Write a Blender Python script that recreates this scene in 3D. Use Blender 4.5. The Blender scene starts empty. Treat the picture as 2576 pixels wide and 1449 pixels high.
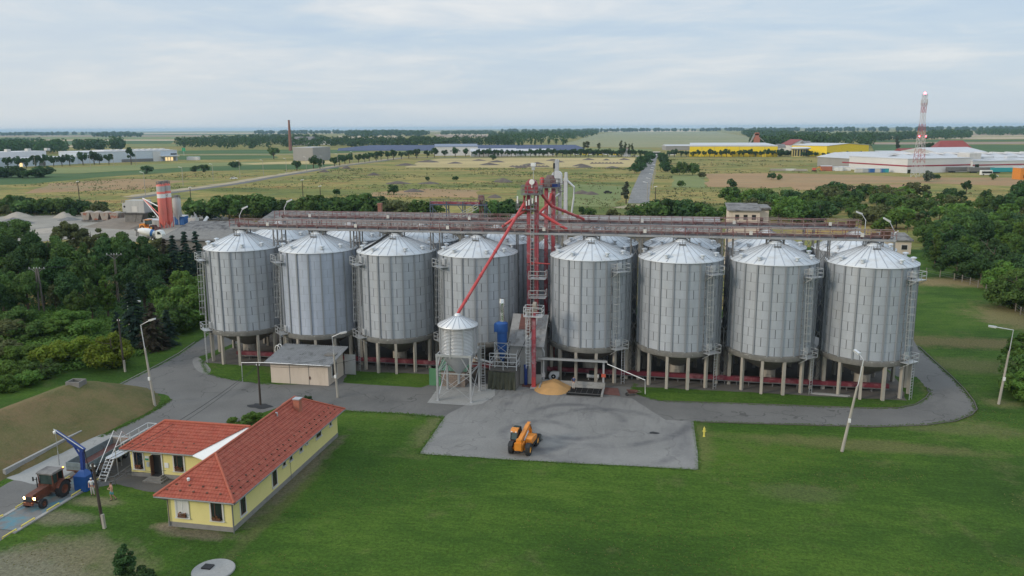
HAZE=6e-5
import bpy, bmesh, random
from math import *
from mathutils import Vector as V, Matrix
R_ = random.Random(7)
sc = bpy.context.scene
COL = sc.collection
# ------------------------------------------------------------------ camera geometry
# World axes follow the plant: x runs along the silo rows, y away from the viewer.
CH, YAW, PIT, ROL, FPX = 33.0, radians(-11.2168), 0.1953, 0.00573, 2034.13
_F = V((sin(YAW)*cos(PIT), cos(YAW)*cos(PIT), -sin(PIT)))
_r = V((cos(YAW), -sin(YAW), 0.0)); _u = _r.cross(_F)
_R = _r*cos(ROL) - _u*sin(ROL); _U = _u*cos(ROL) + _r*sin(ROL)
CAM = V((0, 0, CH))
def _ray(px, py): return _F + _R*((px-1288)/FPX) - _U*((py-724.5)/FPX)
def G(px, py, z=0.0):
    "survey helper: the point at height z seen in that direction of the photograph (2576 wide)"
    d = _ray(px, py); return CAM + d*((z-CH)/d.z)
def AT(px, py, y):
    d = _ray(px, py); return CAM + d*(y/d.y)
# ------------------------------------------------------------------ mesh builder
class MB:
    def __init__(s): s.v=[]; s.f=[]; s.m=[]; s.sm=[]; s.mi=0; s.uv=None
    def add(s, vs, fs, smooth=False, mi=None):
        o=len(s.v); s.v += [tuple(p) for p in vs]
        for f in fs:
            s.f.append(tuple(i+o for i in f)); s.m.append(s.mi if mi is None else mi); s.sm.append(smooth)
        return s
    def box(s, x0,x1,y0,y1,z0,z1):
        return s.add([(x0,y0,z0),(x1,y0,z0),(x1,y1,z0),(x0,y1,z0),(x0,y0,z1),(x1,y0,z1),(x1,y1,z1),(x0,y1,z1)],
            [(3,2,1,0),(4,5,6,7),(0,1,5,4),(1,2,6,5),(2,3,7,6),(3,0,4,7)])
    def bar(s, p, q, w, h=None):
        p=V(p); q=V(q); h=h or w; d=(q-p).normalized()
        up=V((0,0,1)) if abs(d.z)<.95 else V((0,1,0))
        a=d.cross(up).normalized(); b=a.cross(d)
        vs=[e+a*(w/2*i)+b*(h/2*j) for e in (p,q) for i,j in ((-1,-1),(1,-1),(1,1),(-1,1))]
        return s.add(vs,[(3,2,1,0),(4,5,6,7),(0,1,5,4),(1,2,6,5),(2,3,7,6),(3,0,4,7)])
    def tube(s, pts, r, n=8, cap=True, smooth=True):
        pts=[V(p) for p in pts]; rs=r if isinstance(r,(list,tuple)) else [r]*len(pts)
        vs=[]; fs=[]
        for k,p in enumerate(pts):
            d=(pts[min(k+1,len(pts)-1)]-pts[max(k-1,0)]).normalized()
            up=V((0,0,1)) if abs(d.z)<.95 else V((0,1,0))
            a=d.cross(up).normalized(); b=a.cross(d)
            vs += [p+(a*cos(2*pi*i/n)+b*sin(2*pi*i/n))*rs[k] for i in range(n)]
        for k in range(len(pts)-1):
            for i in range(n):
                j=(i+1)%n; fs.append((k*n+i,k*n+j,(k+1)*n+j,(k+1)*n+i))
        s.add(vs,fs,smooth)
        if cap: s.add(vs[:n],[tuple(range(n))[::-1]]); s.add(vs[-n:],[tuple(range(n))])
        return s
    def lathe(s, prof, n=24, c=(0,0), smooth=True, a0=0, a1=2*pi):
        full=abs(a1-a0-2*pi)<1e-6; m=n if full else n+1; vs=[]; fs=[]
        for r,z in prof:
            vs += [(c[0]+r*cos(a0+(a1-a0)*i/n), c[1]+r*sin(a0+(a1-a0)*i/n), z) for i in range(m)]
        for k in range(len(prof)-1):
            for i in range(n):
                j=(i+1)%m; fs.append((k*m+i,k*m+j,(k+1)*m+j,(k+1)*m+i))
        return s.add(vs,fs,smooth)
    def disc(s, r, z, n=24, c=(0,0)):
        return s.add([(c[0]+r*cos(2*pi*i/n),c[1]+r*sin(2*pi*i/n),z) for i in range(n)],[tuple(range(n))])
    def prism(s, pts, z0, z1):
        n=len(pts); return s.add([(p[0],p[1],z0) for p in pts]+[(p[0],p[1],z1) for p in pts],
            [tuple(range(n))[::-1],tuple(range(n,2*n))]+[(i,(i+1)%n,n+(i+1)%n,n+i) for i in range(n)])
    def side(s, pts, y0, y1):
        "profile in x,z pushed along y"
        n=len(pts); return s.add([(p[0],y0,p[1]) for p in pts]+[(p[0],y1,p[1]) for p in pts],
            [tuple(range(n)),tuple(range(n,2*n))[::-1]]+[(i,n+i,n+(i+1)%n,(i+1)%n) for i in range(n)])
    def sideX(s, pts, x0, x1):
        "profile in y,z pushed along x"
        n=len(pts); return s.add([(x0,p[0],p[1]) for p in pts]+[(x1,p[0],p[1]) for p in pts],
            [tuple(range(n))[::-1],tuple(range(n,2*n))]+[(i,(i+1)%n,n+(i+1)%n,n+i) for i in range(n)])
    def quad(s, a,b,c,d): return s.add([a,b,c,d],[(0,1,2,3)])
    def tri(s, a,b,c): return s.add([a,b,c],[(0,1,2)])
    def ball(s, c, rx, ry=None, rz=None, n=12):
        ry=ry or rx; rz=rz or rx; vs=[]; fs=[]; m=max(4,n//2)
        for j in range(m+1):
            t=pi*j/m
            vs += [(c[0]+rx*sin(t)*cos(2*pi*i/n),c[1]+ry*sin(t)*sin(2*pi*i/n),c[2]-rz*cos(t)) for i in range(n)]
        for j in range(m):
            for i in range(n):
                k=(i+1)%n; fs.append((j*n+i,j*n+k,(j+1)*n+k,(j+1)*n+i))
        return s.add(vs,fs,True)
    def xf(s, mat, start=0):
        for i in range(start,len(s.v)): s.v[i]=tuple(mat@V(s.v[i]))
        return s
    def mesh(s, name, mats, merge=True):
        me=bpy.data.meshes.new(name); me.from_pydata(s.v,[],s.f)
        for m in (mats if isinstance(mats,(list,tuple)) else [mats]): me.materials.append(m)
        me.polygons.foreach_set('material_index',s.m); me.polygons.foreach_set('use_smooth',s.sm)
        if s.uv:
            l=me.uv_layers.new(name='UVMap')
            for i,lo in enumerate(me.loops): l.data[i].uv=s.uv[lo.vertex_index]
        me.update(); s._sm=any(s.sm)
        if merge:
            bm=bmesh.new(); bm.from_mesh(me); bmesh.ops.remove_doubles(bm,verts=bm.verts,dist=1e-5)
            bmesh.ops.recalc_face_normals(bm,faces=bm.faces); bm.to_mesh(me); bm.free()
            if any(s.sm): me.set_sharp_from_angle(angle=radians(38))
        return me
    def build(s, name, mats, parent=None, loc=(0,0,0), rz=0, merge=True, label=None):
        o=bpy.data.objects.new(name,s.mesh(name,mats,merge)); COL.objects.link(o)
        if parent: o.parent=parent
        o.location=loc; o.rotation_euler=(0,0,rz)
        if label: o['label']=label
        return o
def tag(o,label,cat,group=None):
    o['label']=label; o['category']=cat
    if group: o['group']=group
    return o
def thing(name,label,cat,loc=(0,0,0),rz=0,group=None):
    o=bpy.data.objects.new(name,None); COL.objects.link(o); o.location=loc; o.rotation_euler=(0,0,rz)
    return tag(o,label,cat,group)
def struct(o): o['kind']='structure'; return o
def stuff(o,label=None,cat=None):
    o['kind']='stuff'
    if label: tag(o,label,cat)
    return o
def dup(o,loc=None,rz=None,label=None,group=None,parent=None,scale=None):
    c=o.copy(); COL.objects.link(c)
    if parent: c.parent=parent
    if loc is not None: c.location=loc
    if rz is not None: c.rotation_euler=(0,0,rz)
    if scale is not None: c.scale=scale if isinstance(scale,tuple) else (scale,)*3
    if label: c['label']=label
    if group: c['group']=group
    for ch in list(o.children): dup(ch,parent=c)
    return c
# ------------------------------------------------------------------ materials
def _nt(name):
    m=bpy.data.materials.new(name); m.use_nodes=True; nt=m.node_tree; nt.nodes.clear()
    o=nt.nodes.new('ShaderNodeOutputMaterial'); b=nt.nodes.new('ShaderNodeBsdfPrincipled')
    nt.links.new(b.outputs[0],o.inputs[0]); return m,nt,b
class N:
    "tiny node-tree helper"
    def __init__(s,nt): s.nt=nt
    def n(s,t,**k):
        x=s.nt.nodes.new(t)
        for a,b in k.items(): setattr(x,a,b)
        return x
    def l(s,a,b): s.nt.links.new(a,b)
    def put(s,sock,v):
        if isinstance(v,bpy.types.NodeSocket): s.l(v,sock)
        else: sock.default_value=v
    def math(s,op,a,b=0.0,c=None,clamp=False):
        x=s.n('ShaderNodeMath',operation=op,use_clamp=clamp); s.put(x.inputs[0],a); s.put(x.inputs[1],b)
        if c is not None: s.put(x.inputs[2],c)
        return x.outputs[0]
    def noise(s,vec,scale,detail=4,rough=.55,dist=0):
        x=s.n('ShaderNodeTexNoise'); s.l(vec,x.inputs['Vector']); x.inputs['Scale'].default_value=scale
        x.inputs['Detail'].default_value=detail; x.inputs['Roughness'].default_value=rough; x.inputs['Distortion'].default_value=dist
        return x.outputs['Fac']
    def ramp(s,fac,stops,mode='LINEAR'):
        x=s.n('ShaderNodeValToRGB'); s.l(fac,x.inputs[0]); e=x.color_ramp.elements; x.color_ramp.interpolation=mode
        while len(e)<len(stops): e.new(.5)
        for q,(p,c) in zip(e,stops):
            q.position=p; q.color=(c,c,c,1) if not isinstance(c,(tuple,list)) else (*c[:3],1)
        return x.outputs[0]
    def mix(s,fac,a,b,blend='MIX'):
        x=s.n('ShaderNodeMix',data_type='RGBA',blend_type=blend); s.put(x.inputs[0],fac)
        for i,v in ((6,a),(7,b)): s.put(x.inputs[i],(*v[:3],1) if isinstance(v,(tuple,list)) else v)
        return x.outputs[2]
    def vec(s,space): 
        if space=='world': return s.n('ShaderNodeNewGeometry').outputs['Position']
        return s.n('ShaderNodeTexCoord').outputs['Object']
    def scl(s,v,k):
        x=s.n('ShaderNodeVectorMath',operation='MULTIPLY'); s.l(v,x.inputs[0]); x.inputs[1].default_value=k; return x.outputs[0]
    def add(s,v,w):
        x=s.n('ShaderNodeVectorMath',operation='ADD'); s.l(v,x.inputs[0]); s.put(x.inputs[1],w); return x.outputs[0]
    def bump(s,h,strength,dist,b):
        x=s.n('ShaderNodeBump'); x.inputs['Strength'].default_value=strength; x.inputs['Distance'].default_value=dist
        s.l(h,x.inputs['Height']); s.l(x.outputs[0],b.inputs['Normal'])
def pm(name,col,rough=.7,metal=0.0,var=.18,vs=1.5,col2=None,c2=(.5,.7),c2s=1.0,bump=0,bs=30,space='obj',streak=False,spec=None,rnd=0,coat=0):
    m,nt,b=_nt(name); h=N(nt); v=h.vec(space)
    v1=h.scl(v,(1,1,.25)) if streak else v
    n1=h.noise(v1,vs,6,.62)
    base=h.mix(h.math('MULTIPLY',n1,1.0),tuple(c*(1-var*1.6) for c in col),tuple(c*(1+var*1.6) for c in col))
    if col2:
        n2=h.noise(h.add(v1,(31,7,3)),c2s,5,.65)
        base=h.mix(h.ramp(n2,[(c2[0],0.0),(c2[1],1.0)]),base,col2)
    if rnd:
        oi=h.n('ShaderNodeObjectInfo').outputs['Random']
        hs=h.n('ShaderNodeHueSaturation'); h.l(base,hs.inputs['Color']); h.l(h.math('ADD',h.math('MULTIPLY',oi,2*rnd),1-rnd),hs.inputs['Value']); base=hs.outputs[0]
    h.put(b.inputs['Base Color'],base); b.inputs['Roughness'].default_value=rough; b.inputs['Metallic'].default_value=metal
    if spec is not None: b.inputs['Specular IOR Level'].default_value=spec
    if coat: b.inputs['Coat Weight'].default_value=coat
    if bump: h.bump(h.noise(v,bs,4,.6),bump,.05,b)
    return m
def emit(name,col,s):
    m,nt,b=_nt(name); b.inputs['Base Color'].default_value=(*col,1); b.inputs['Emission Color'].default_value=(*col,1); b.inputs['Emission Strength'].default_value=s; return m
M={}
M['conc']=pm('concrete',(.19,.18,.165),.9,var=.28,vs=.9,col2=(.13,.125,.11),c2=(.55,.75),c2s=.6,bump=.3,bs=12)
M['conc_leg']=pm('concrete_leg',(.36,.33,.28),.9,var=.22,vs=1.2,col2=(.2,.18,.15),c2=(.5,.75),c2s=1.1,streak=True)
M['conc_dark']=pm('weathered_concrete',(.15,.145,.13),.92,var=.35,vs=1.4,col2=(.5,.49,.45),c2=(.62,.72),c2s=1.5,bump=.4,bs=9)
M['steel']=pm('galvanised_steel',(.5,.51,.52),.42,.55,var=.12,vs=3)
M['steel_dark']=pm('old_steel',(.19,.19,.19),.55,.4,var=.3,vs=3,col2=(.16,.09,.06),c2=(.55,.75),c2s=2)
M['steel_deck']=pm('grey_deck_steel',(.3,.3,.305),.6,.2,var=.35,vs=.8)
M['steel_light']=pm('bright_zinc',(.62,.63,.64),.4,.35,var=.1,vs=2)
M['alu']=pm('polished_steel',(.78,.78,.78),.22,.95,var=.06,vs=2)
M['red']=pm('faded_red_paint',(.33,.06,.075),.65,0,var=.3,vs=1.2,col2=(.36,.24,.25),c2=(.5,.68),c2s=1.0)
M['red_fresh']=pm('red_pipe_paint',(.46,.055,.055),.5,0,var=.2,vs=1.2,col2=(.42,.16,.15),c2=(.55,.75),c2s=1)
M['red_dark']=pm('rusted_red_paint',(.14,.06,.06),.8,0,var=.4,vs=1.3,col2=(.22,.18,.175),c2=(.42,.6),c2s=.9)
M['trough']=pm('shaded_trough_red_paint',(.15,.02,.032),.7,0,var=.3,vs=1.0,col2=(.3,.13,.14),c2=(.5,.7),c2s=.8)  # red darkened so the shadow under the silos is painted in
M['blue']=pm('blue_paint',(.018,.085,.29),.5,0,var=.18,vs=2)
M['blue_crane']=pm('dark_blue_paint',(.012,.04,.2),.5,0,var=.2,vs=2)
M['white']=pm('white_paint',(.72,.72,.7),.55,0,var=.08,vs=1.5)
M['offwhite']=pm('aged_white_paint',(.55,.53,.49),.7,0,var=.15,vs=.6,streak=True)
M['black']=pm('black_rubber',(.022,.022,.024),.8,0,var=.3,vs=3)
M['dark']=pm('dark_interior',(.02,.02,.02),.9,0)
M['glass']=pm('window_glass',(.02,.026,.03),.06,0,var=.2,vs=1,spec=.9)
M['tint']=pm('cab_glass',(.03,.055,.05),.08,0,var=.2,vs=2,spec=.8)
M['yellow']=pm('pale_yellow_render',(.72,.63,.26),.9,0,var=.05,vs=.7,col2=(.66,.56,.22),c2=(.55,.8),c2s=.5,bump=.1,bs=25)
M['plinth']=pm('grey_plinth',(.23,.22,.2),.95,0,var=.2,vs=2,bump=.3,bs=20)
M['tile']=pm('clay_tile',(.3,.062,.036),.8,0,var=.3,vs=1.6,col2=(.36,.1,.06),c2=(.42,.7),c2s=2.2)
M['tile_ridge']=pm('clay_ridge_tile',(.36,.09,.05),.75,0,var=.2,vs=2)
M['brick']=pm('chimney_brick',(.38,.14,.09),.9,0,var=.2,vs=6)
M['steel_blue']=pm('blue_grey_steel',(.07,.1,.15),.6,.2,var=.3,vs=1)
M['old_brick']=pm('old_brick',(.26,.12,.085),.9,0,var=.25,vs=3)
M['rail']=pm('weathered_handrail',(.27,.2,.19),.7,.1,var=.35,vs=.7,col2=(.2,.08,.08),c2=(.5,.6),c2s=.35)
M['gutter']=pm('grey_gutter',(.2,.205,.2),.5,.3,var=.1)
M['trim']=pm('white_trim',(.6,.59,.56),.7,0,var=.08)
M['wood']=pm('dark_pole_wood',(.055,.042,.033),.9,0,var=.4,vs=3,streak=True,bump=.3,bs=30)
M['wood_grey']=pm('grey_wood',(.24,.215,.18),.9,0,var=.25,vs=3,streak=True)
M['beige']=pm('beige_render',(.6,.51,.42),.92,0,var=.08,vs=.6,col2=(.48,.4,.32),c2=(.56,.78),c2s=.7,streak=True)
M['grey_wall']=pm('grey_panel_wall',(.33,.325,.31),.85,0,var=.12,vs=.7,streak=True,col2=(.24,.235,.22),c2=(.5,.75),c2s=.5)
M['asb']=pm('asbestos_roof',(.2,.19,.18),.95,0,var=.45,vs=1.1,col2=(.08,.075,.075),c2=(.46,.64),c2s=.5,bump=.2,bs=6)
M['asb_new']=pm('corrugated_sheet_grey',(.27,.265,.26),.8,0,var=.22,vs=1.3,col2=(.15,.145,.14),c2=(.52,.66),c2s=.7)
M['green_sheet']=pm('green_corrugated_sheet',(.075,.21,.1),.6,0,var=.15,vs=1.5)
M['green_roof']=pm('faded_green_sheet',(.12,.22,.15),.7,0,var=.2,vs=1.5)
M['tarp']=pm('olive_tarpaulin',(.06,.062,.04),.85,0,var=.35,vs=1.5,bump=.6,bs=4)
M['grain']=pm('wheat_grain',(.46,.26,.1),.95,0,var=.12,vs=1.2,bump=.5,bs=18)
M['grate']=pm('black_grate',(.016,.015,.014),.8,.2,var=.3,vs=3)
M['rust']=pm('rusty_plate',(.13,.055,.045),.9,0,var=.3,vs=2)
M['orange']=pm('orange_yellow_paint',(.66,.23,.025),.45,0,var=.15,vs=2,col2=(.35,.15,.05),c2=(.58,.74),c2s=1.6)
M['orange_rim']=pm('yellow_rim_paint',(.65,.3,.05),.5,0,var=.1,vs=2)
M['pole_old']=pm('old_pole_wood',(.13,.115,.1),.95,0,var=.3,vs=3,streak=True)
M['tractor']=pm('worn_red_brown_paint',(.13,.04,.022),.7,0,var=.4,vs=3,col2=(.06,.028,.02),c2=(.5,.7),c2s=3)
M['trailer']=pm('grey_blue_trailer_paint',(.16,.2,.21),.65,0,var=.25,vs=2,col2=(.1,.09,.08),c2=(.58,.75),c2s=2)
M['skin']=pm('skin',(.42,.23,.16),.6,0,var=.08,vs=6)
M['hair_dark']=pm('dark_hair',(.03,.02,.015),.8); M['hair_grey']=pm('grey_hair',(.55,.54,.52),.8)
M['shirt_white']=pm('white_shirt',(.62,.63,.64),.9,var=.15,vs=8); M['trousers']=pm('pale_trousers',(.42,.4,.37),.9,var=.15,vs=8)
M['shorts']=pm('turquoise_shorts',(.08,.25,.3),.9,var=.15,vs=8); M['shirt_blue']=pm('blue_shirt',(.05,.075,.17),.9,var=.15,vs=8)
M['shoe']=pm('dark_shoes',(.03,.028,.028),.8)
M['ramp']=pm('ramp_earth',(.2,.165,.13),.95,0,var=.3,vs=.4,bump=.4,bs=3)
M['sand']=pm('pale_sand',(.34,.3,.25),.95,0,var=.2,vs=.4,bump=.4,bs=3)
M['gravel_grey']=pm('grey_gravel',(.17,.165,.16),.95,0,var=.25,vs=.6,bump=.4,bs=4)
M['soil']=pm('dug_soil',(.11,.085,.075),.95,0,var=.3,vs=.3,space='world',bump=.5,bs=1.5,col2=(.16,.17,.08),c2=(.55,.7),c2s=.25)
M['hall_yellow']=pm('bright_yellow_cladding',(.82,.6,.02),.6,0,var=.05,vs=.05)
M['rotunda_wall']=pm('rotunda_cream',(.5,.42,.16),.6,0,var=.08,vs=.1)
M['hall_roof']=pm('pale_hall_roof',(.5,.5,.51),.6,0,var=.1,vs=.05,rnd=.05)
M['hall_white']=pm('white_cladding',(.62,.61,.6),.7,0,var=.08,vs=.06)
M['hall_blue']=pm('pale_blue_cladding',(.52,.58,.65),.6,0,var=.08,vs=.05)
M['hall_grey']=pm('concrete_panel_cladding',(.3,.29,.275),.85,0,var=.1,vs=.08,streak=True)
M['crimson']=pm('crimson_stripe',(.3,.02,.04),.6)
M['tower_red']=pm('mast_red',(.38,.08,.08),.5); M['tower_white']=pm('mast_white',(.55,.53,.53),.5)
M['plant_red']=pm('cement_silo_red',(.72,.17,.13),.55,0,var=.12,vs=.5,col2=(.45,.16,.13),c2=(.55,.75),c2s=.4,streak=True)
M['plant_grey']=pm('plant_grey_paint',(.42,.42,.4),.7,0,var=.14,vs=.5,streak=True,col2=(.3,.29,.27),c2=(.52,.75),c2s=.5)
M['bin_rust']=pm('rusty_white_bin',(.3,.26,.22),.85,0,var=.2,vs=.6,col2=(.27,.09,.05),c2=(.5,.62),c2s=.55)
M['cblue']=pm('container_blue',(.03,.13,.36),.6); M['cteal']=pm('container_teal',(.03,.3,.33),.6)
M['roof_red']=pm('red_tin_roof',(.25,.05,.04),.7,0,var=.15,vs=.2)
M['solar']=pm('solar_panel',(.05,.065,.13),.22,0,var=.15,vs=.2,spec=.7)
M['lamp_on']=emit('lit_headlamp',(1.0,.62,.22),30); M['lamp_red']=emit('red_warning_light',(1,.07,.1),14)
M['lamp_warm']=emit('warm_dock_light',(1,.72,.35),.9); M['amber']=emit('amber_marker',(1,.35,.05),7)
M['lens']=pm('lamp_lens',(.75,.75,.72),.25)
M['sign_red']=pm('faded_red_sign',(.5,.1,.06),.6); M['sign_grey']=pm('grey_sign',(.42,.42,.42),.6); M['sign_green']=pm('green_sign',(.02,.3,.14),.6)
M['hyd']=pm('yellow_hydrant_paint',(.75,.62,.12),.6)
M['brown']=pm('rusty_brown',(.12,.06,.04),.8,var=.3)
M['wire']=pm('black_cable',(.015,.015,.015),.7)
M['flower']=pm('red_flowers',(.3,.05,.035),.8,var=.5,vs=12,col2=(.03,.08,.02),c2=(.45,.55),c2s=14)
# --- silo sheet: rings of corrugated panels with staggered dark laps; uv in panel units
def silo_wall(name,base,dash,ringk,cont,tint,metal=.18,rough=.55,waves=11,bs=.5,bd=.02):
    m,nt,b=_nt(name); h=N(nt); uv=h.n('ShaderNodeUVMap').outputs[0]; s=h.n('ShaderNodeSeparateXYZ'); h.l(uv,s.inputs[0])
    u,v=s.outputs[0],s.outputs[1]
    row=h.math('FLOOR',v); uu=h.math('ADD',u,h.math('MULTIPLY',h.math('MODULO',row,2.0),.5)); fu=h.math('FRACT',uu)
    cell=h.n('ShaderNodeCombineXYZ'); h.l(h.math('FLOOR',uu),cell.inputs[0]); h.l(row,cell.inputs[1])
    oi=h.n('ShaderNodeObjectInfo'); h.l(h.math('MULTIPLY',oi.outputs['Random'],97.0),cell.inputs[2])
    wn=h.n('ShaderNodeTexWhiteNoise',noise_dimensions='3D'); h.l(cell.outputs[0],wn.inputs[0])
    ov=h.n('ShaderNodeTexCoord').outputs['Object']
    rusty=h.noise(h.scl(ov,(1,1,.22)),1.3,6,.65)
    val=h.math('ADD',h.math('MULTIPLY',wn.outputs['Value'],cont),h.math('ADD',h.math('MULTIPLY',rusty,.45),1-.225-cont*.5))
    col=h.mix(1.0,base,val,'MULTIPLY')
    col=h.mix(h.ramp(h.noise(h.scl(ov,(1,1,.35)),.45,4,.6),[(.5,0.0),(.75,.45)]),col,tint)
    d=h.math('LESS_THAN',h.math('ABSOLUTE',h.math('SUBTRACT',fu,.5)),.015)
    col=h.mix(h.math('MULTIPLY',d,dash),col,(.03,.032,.035))
    fr=h.math('FRACT',v); ring=h.math('LESS_THAN',fr,.06)
    col=h.mix(h.math('MULTIPLY',ring,ringk),col,(.06,.06,.065))
    h.put(b.inputs['Base Color'],col); b.inputs['Metallic'].default_value=metal; b.inputs['Roughness'].default_value=rough
    w=h.math('SINE',h.math('MULTIPLY',v,2*pi*waves))
    h.bump(w,bs,bd,b); return m
M['silo']=silo_wall('corrugated_silo_steel',(.39,.42,.455),.75,.28,.07,(.34,.335,.32))
M['rib']=pm('silo_rib_steel',(.24,.255,.27),.7,.05,var=.2,vs=1,streak=True)
M['roof_rib']=pm('roof_rib_steel',(.4,.42,.45),.5,.3,var=.1)
M['silo_new']=silo_wall('newer_corrugated_silo_steel',(.41,.455,.53),.25,.15,.05,(.37,.41,.48),.18,.58)
M['hopper_sheet']=silo_wall('bright_corrugated_sheet',(.66,.66,.65),0.0,.0,.04,(.66,.64,.6),.6,.32,4,1.0,.05)
M['silo_roof']=pm('silo_roof_sheet',(.58,.615,.65),.5,.15,var=.1,vs=.5,col2=(.46,.45,.43),c2=(.52,.8),c2s=.5,rnd=.05)
M['hopper_roof']=pm('hopper_roof_sheet',(.68,.69,.7),.42,.3,var=.05,vs=.7)
# --- ground
def ground_mat(name,stops,scale,fine,dry,dryr,dscale=.05,bumps=.5,bscale=6,stretch=(1,1,1)):
    m,nt,b=_nt(name); h=N(nt); p=h.vec('world'); ps=h.scl(p,stretch)
    a=h.noise(ps,scale,6,.62,.3); f=h.noise(p,fine,5,.7)
    mixv=h.math('ADD',h.math('MULTIPLY',a,.62),h.math('MULTIPLY',f,.38))
    col=h.ramp(mixv,stops)
    if dry:
        d=h.ramp(h.noise(h.add(ps,(140,60,0)),dscale,5,.6,.4),[(dryr[0],0.0),(dryr[1],1.0)])
        d=h.math('MULTIPLY',d,h.ramp(h.noise(p,fine*.6,4,.7),[(.3,.25),(.65,1.0)]))
        col=h.mix(d,col,dry)
    h.put(b.inputs['Base Color'],col); b.inputs['Roughness'].default_value=.95; b.inputs['Specular IOR Level'].default_value=.15
    h.bump(h.noise(p,bscale,4,.7),bumps,.12,b); return m
def meadow(name):
    m,nt,b=_nt(name); h=N(nt); p=h.vec('world')
    q=h.scl(p,(.5,1.3,1))
    a=h.noise(q,.013,6,.6,.5); c=h.noise(h.add(q,(300,50,0)),.03,5,.65,.4)
    col=h.ramp(a,[(.34,(.115,.14,.04)),(.45,(.2,.2,.06)),(.52,(.31,.245,.085)),(.6,(.17,.185,.055)),(.72,(.28,.195,.075))])
    col=h.mix(h.ramp(c,[(.54,0.0),(.7,.85)]),col,(.33,.185,.07))
    col=h.mix(h.ramp(h.noise(h.add(q,(90,700,0)),.045,5,.7,.3),[(.55,0.0),(.66,.8)]),col,(.1,.135,.05))
    f=h.noise(h.scl(p,(.6,1.1,1)),.2,8,.78); g=h.noise(h.scl(p,(.7,1,1)),.9,5,.8)
    v=h.math('ADD',h.math('MULTIPLY',f,2.0),h.math('ADD',h.math('MULTIPLY',g,1.2),-.62))
    col=h.mix(1.0,col,v,'MULTIPLY')
    h.put(b.inputs['Base Color'],col); b.inputs['Roughness'].default_value=.95; b.inputs['Specular IOR Level'].default_value=.1
    h.bump(f,.6,.5,b); return m
M['scrub']=meadow('rough_meadow')
def lawn_mat(name,spots):
    m,nt,b=_nt(name); h=N(nt); p=h.vec('world')
    big=h.noise(h.scl(p,(.7,1.4,1)),.07,5,.6,.4); mid=h.noise(h.scl(p,(.55,1.5,1)),.8,7,.75); fine=h.noise(p,3.4,4,.75); vf=h.noise(p,9.0,2,.7)
    col=h.ramp(h.math('ADD',h.math('MULTIPLY',big,.6),h.math('MULTIPLY',mid,.4)),[(.32,(.027,.06,.010)),(.47,(.045,.094,.013)),(.58,(.072,.13,.018)),(.72,(.108,.148,.03))])
    col=h.mix(h.ramp(h.noise(h.add(p,(40,90,0)),.16,6,.7,.3),[(.56,0.0),(.74,.55)]),col,(.14,.13,.055))
    n3=h.noise(p,.45,5,.7)
    for (cx,cy,rx,ry,st,c) in spots:
        w=h.n('ShaderNodeVectorMath',operation='LENGTH'); h.l(h.scl(h.add(p,(-cx,-cy,0)),(1/rx,1/ry,0)),w.inputs[0])
        d=h.math('ADD',w.outputs['Value'],h.math('MULTIPLY',h.math('SUBTRACT',n3,.5),1.5))
        col=h.mix(h.math('MULTIPLY',h.ramp(d,[(.45,1.0),(1.1,0.0)]),st),col,c)
    v=h.math('ADD',h.math('MULTIPLY',fine,2.1),h.math('ADD',h.math('MULTIPLY',vf,.9),-.5))
    col=h.mix(1.0,col,v,'MULTIPLY')
    h.put(b.inputs['Base Color'],col); b.inputs['Roughness'].default_value=.95; b.inputs['Specular IOR Level'].default_value=.12
    h.bump(h.math('ADD',fine,vf),.8,.09,b); return m
def gs(px,py): p=G(px,py); return p.x,p.y
_sp=[]
for px,py,rx,ry,st,c in ((60,1440,9,4.5,.85,(.2,.18,.13)),(190,1385,6,3,.75,(.17,.15,.09)),(270,1420,5,3,.5,(.17,.15,.08)),(130,1300,5,1.6,.7,(.2,.17,.12)),(240,1262,3.5,1.2,.7,(.21,.18,.11)),(420,1325,1.6,.9,.9,(.24,.19,.13)),
 (2150,1118,17,2.2,.55,(.17,.145,.065)),(2420,1080,9,2.5,.45,(.17,.15,.07)),(2450,712,26,7,.75,(.27,.19,.1)),(2560,800,9,14,.7,(.24,.18,.09)),(2430,862,24,4.5,.75,(.17,.13,.06)),(2450,920,12,5,.5,(.18,.15,.07)),(2380,1010,2.4,9,.5,(.2,.16,.08)),(2010,1240,5,2.5,.4,(.13,.13,.06)),(1760,1110,2,8,.4,(.18,.15,.07)),(1085,1080,2,7,.45,(.2,.17,.09)),(700,1280,1.0,12,.45,(.14,.12,.06)),(1000,1012,6,1.0,.6,(.2,.17,.1)),(2520,1015,3,2,.5,(.2,.17,.08))):
    x,y=gs(px,py); _sp.append((x,y,rx,ry,st,c))
for sx,sy,rx,ry in ((-34.6,68,1.2,13),(-38,55.8,4.5,1.1),(-47,64.0,5,1.4)): _sp.append((sx,sy,rx,ry,.85,(.16,.135,.095)))
M['lawn']=lawn_mat('mown_grass',_sp)
M['mound']=ground_mat('dry_grass_bank',[(.3,(.05,.07,.02)),(.48,(.12,.115,.045)),(.72,(.2,.155,.075))],.2,3.5,(.2,.135,.07),(.42,.62),.2,.8,4)
M['stubble']=ground_mat('stubble_field',[(.3,(.37,.29,.14)),(.7,(.52,.41,.2))],.008,.12,(.17,.16,.08),(.52,.7),.012,.2,.5,(.3,1.5,1))
M['brownf']=ground_mat('brown_stubble',[(.3,(.27,.165,.085)),(.7,(.4,.26,.135))],.012,.2,(.2,.2,.1),(.5,.68),.02,.2,.5,(.3,1.5,1))
M['crop']=ground_mat('green_crop',[(.3,(.045,.09,.032)),(.7,(.09,.15,.05))],.02,.3,(.14,.17,.07),(.55,.75),.01,.6,.5,(.3,1.3,1))
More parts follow.
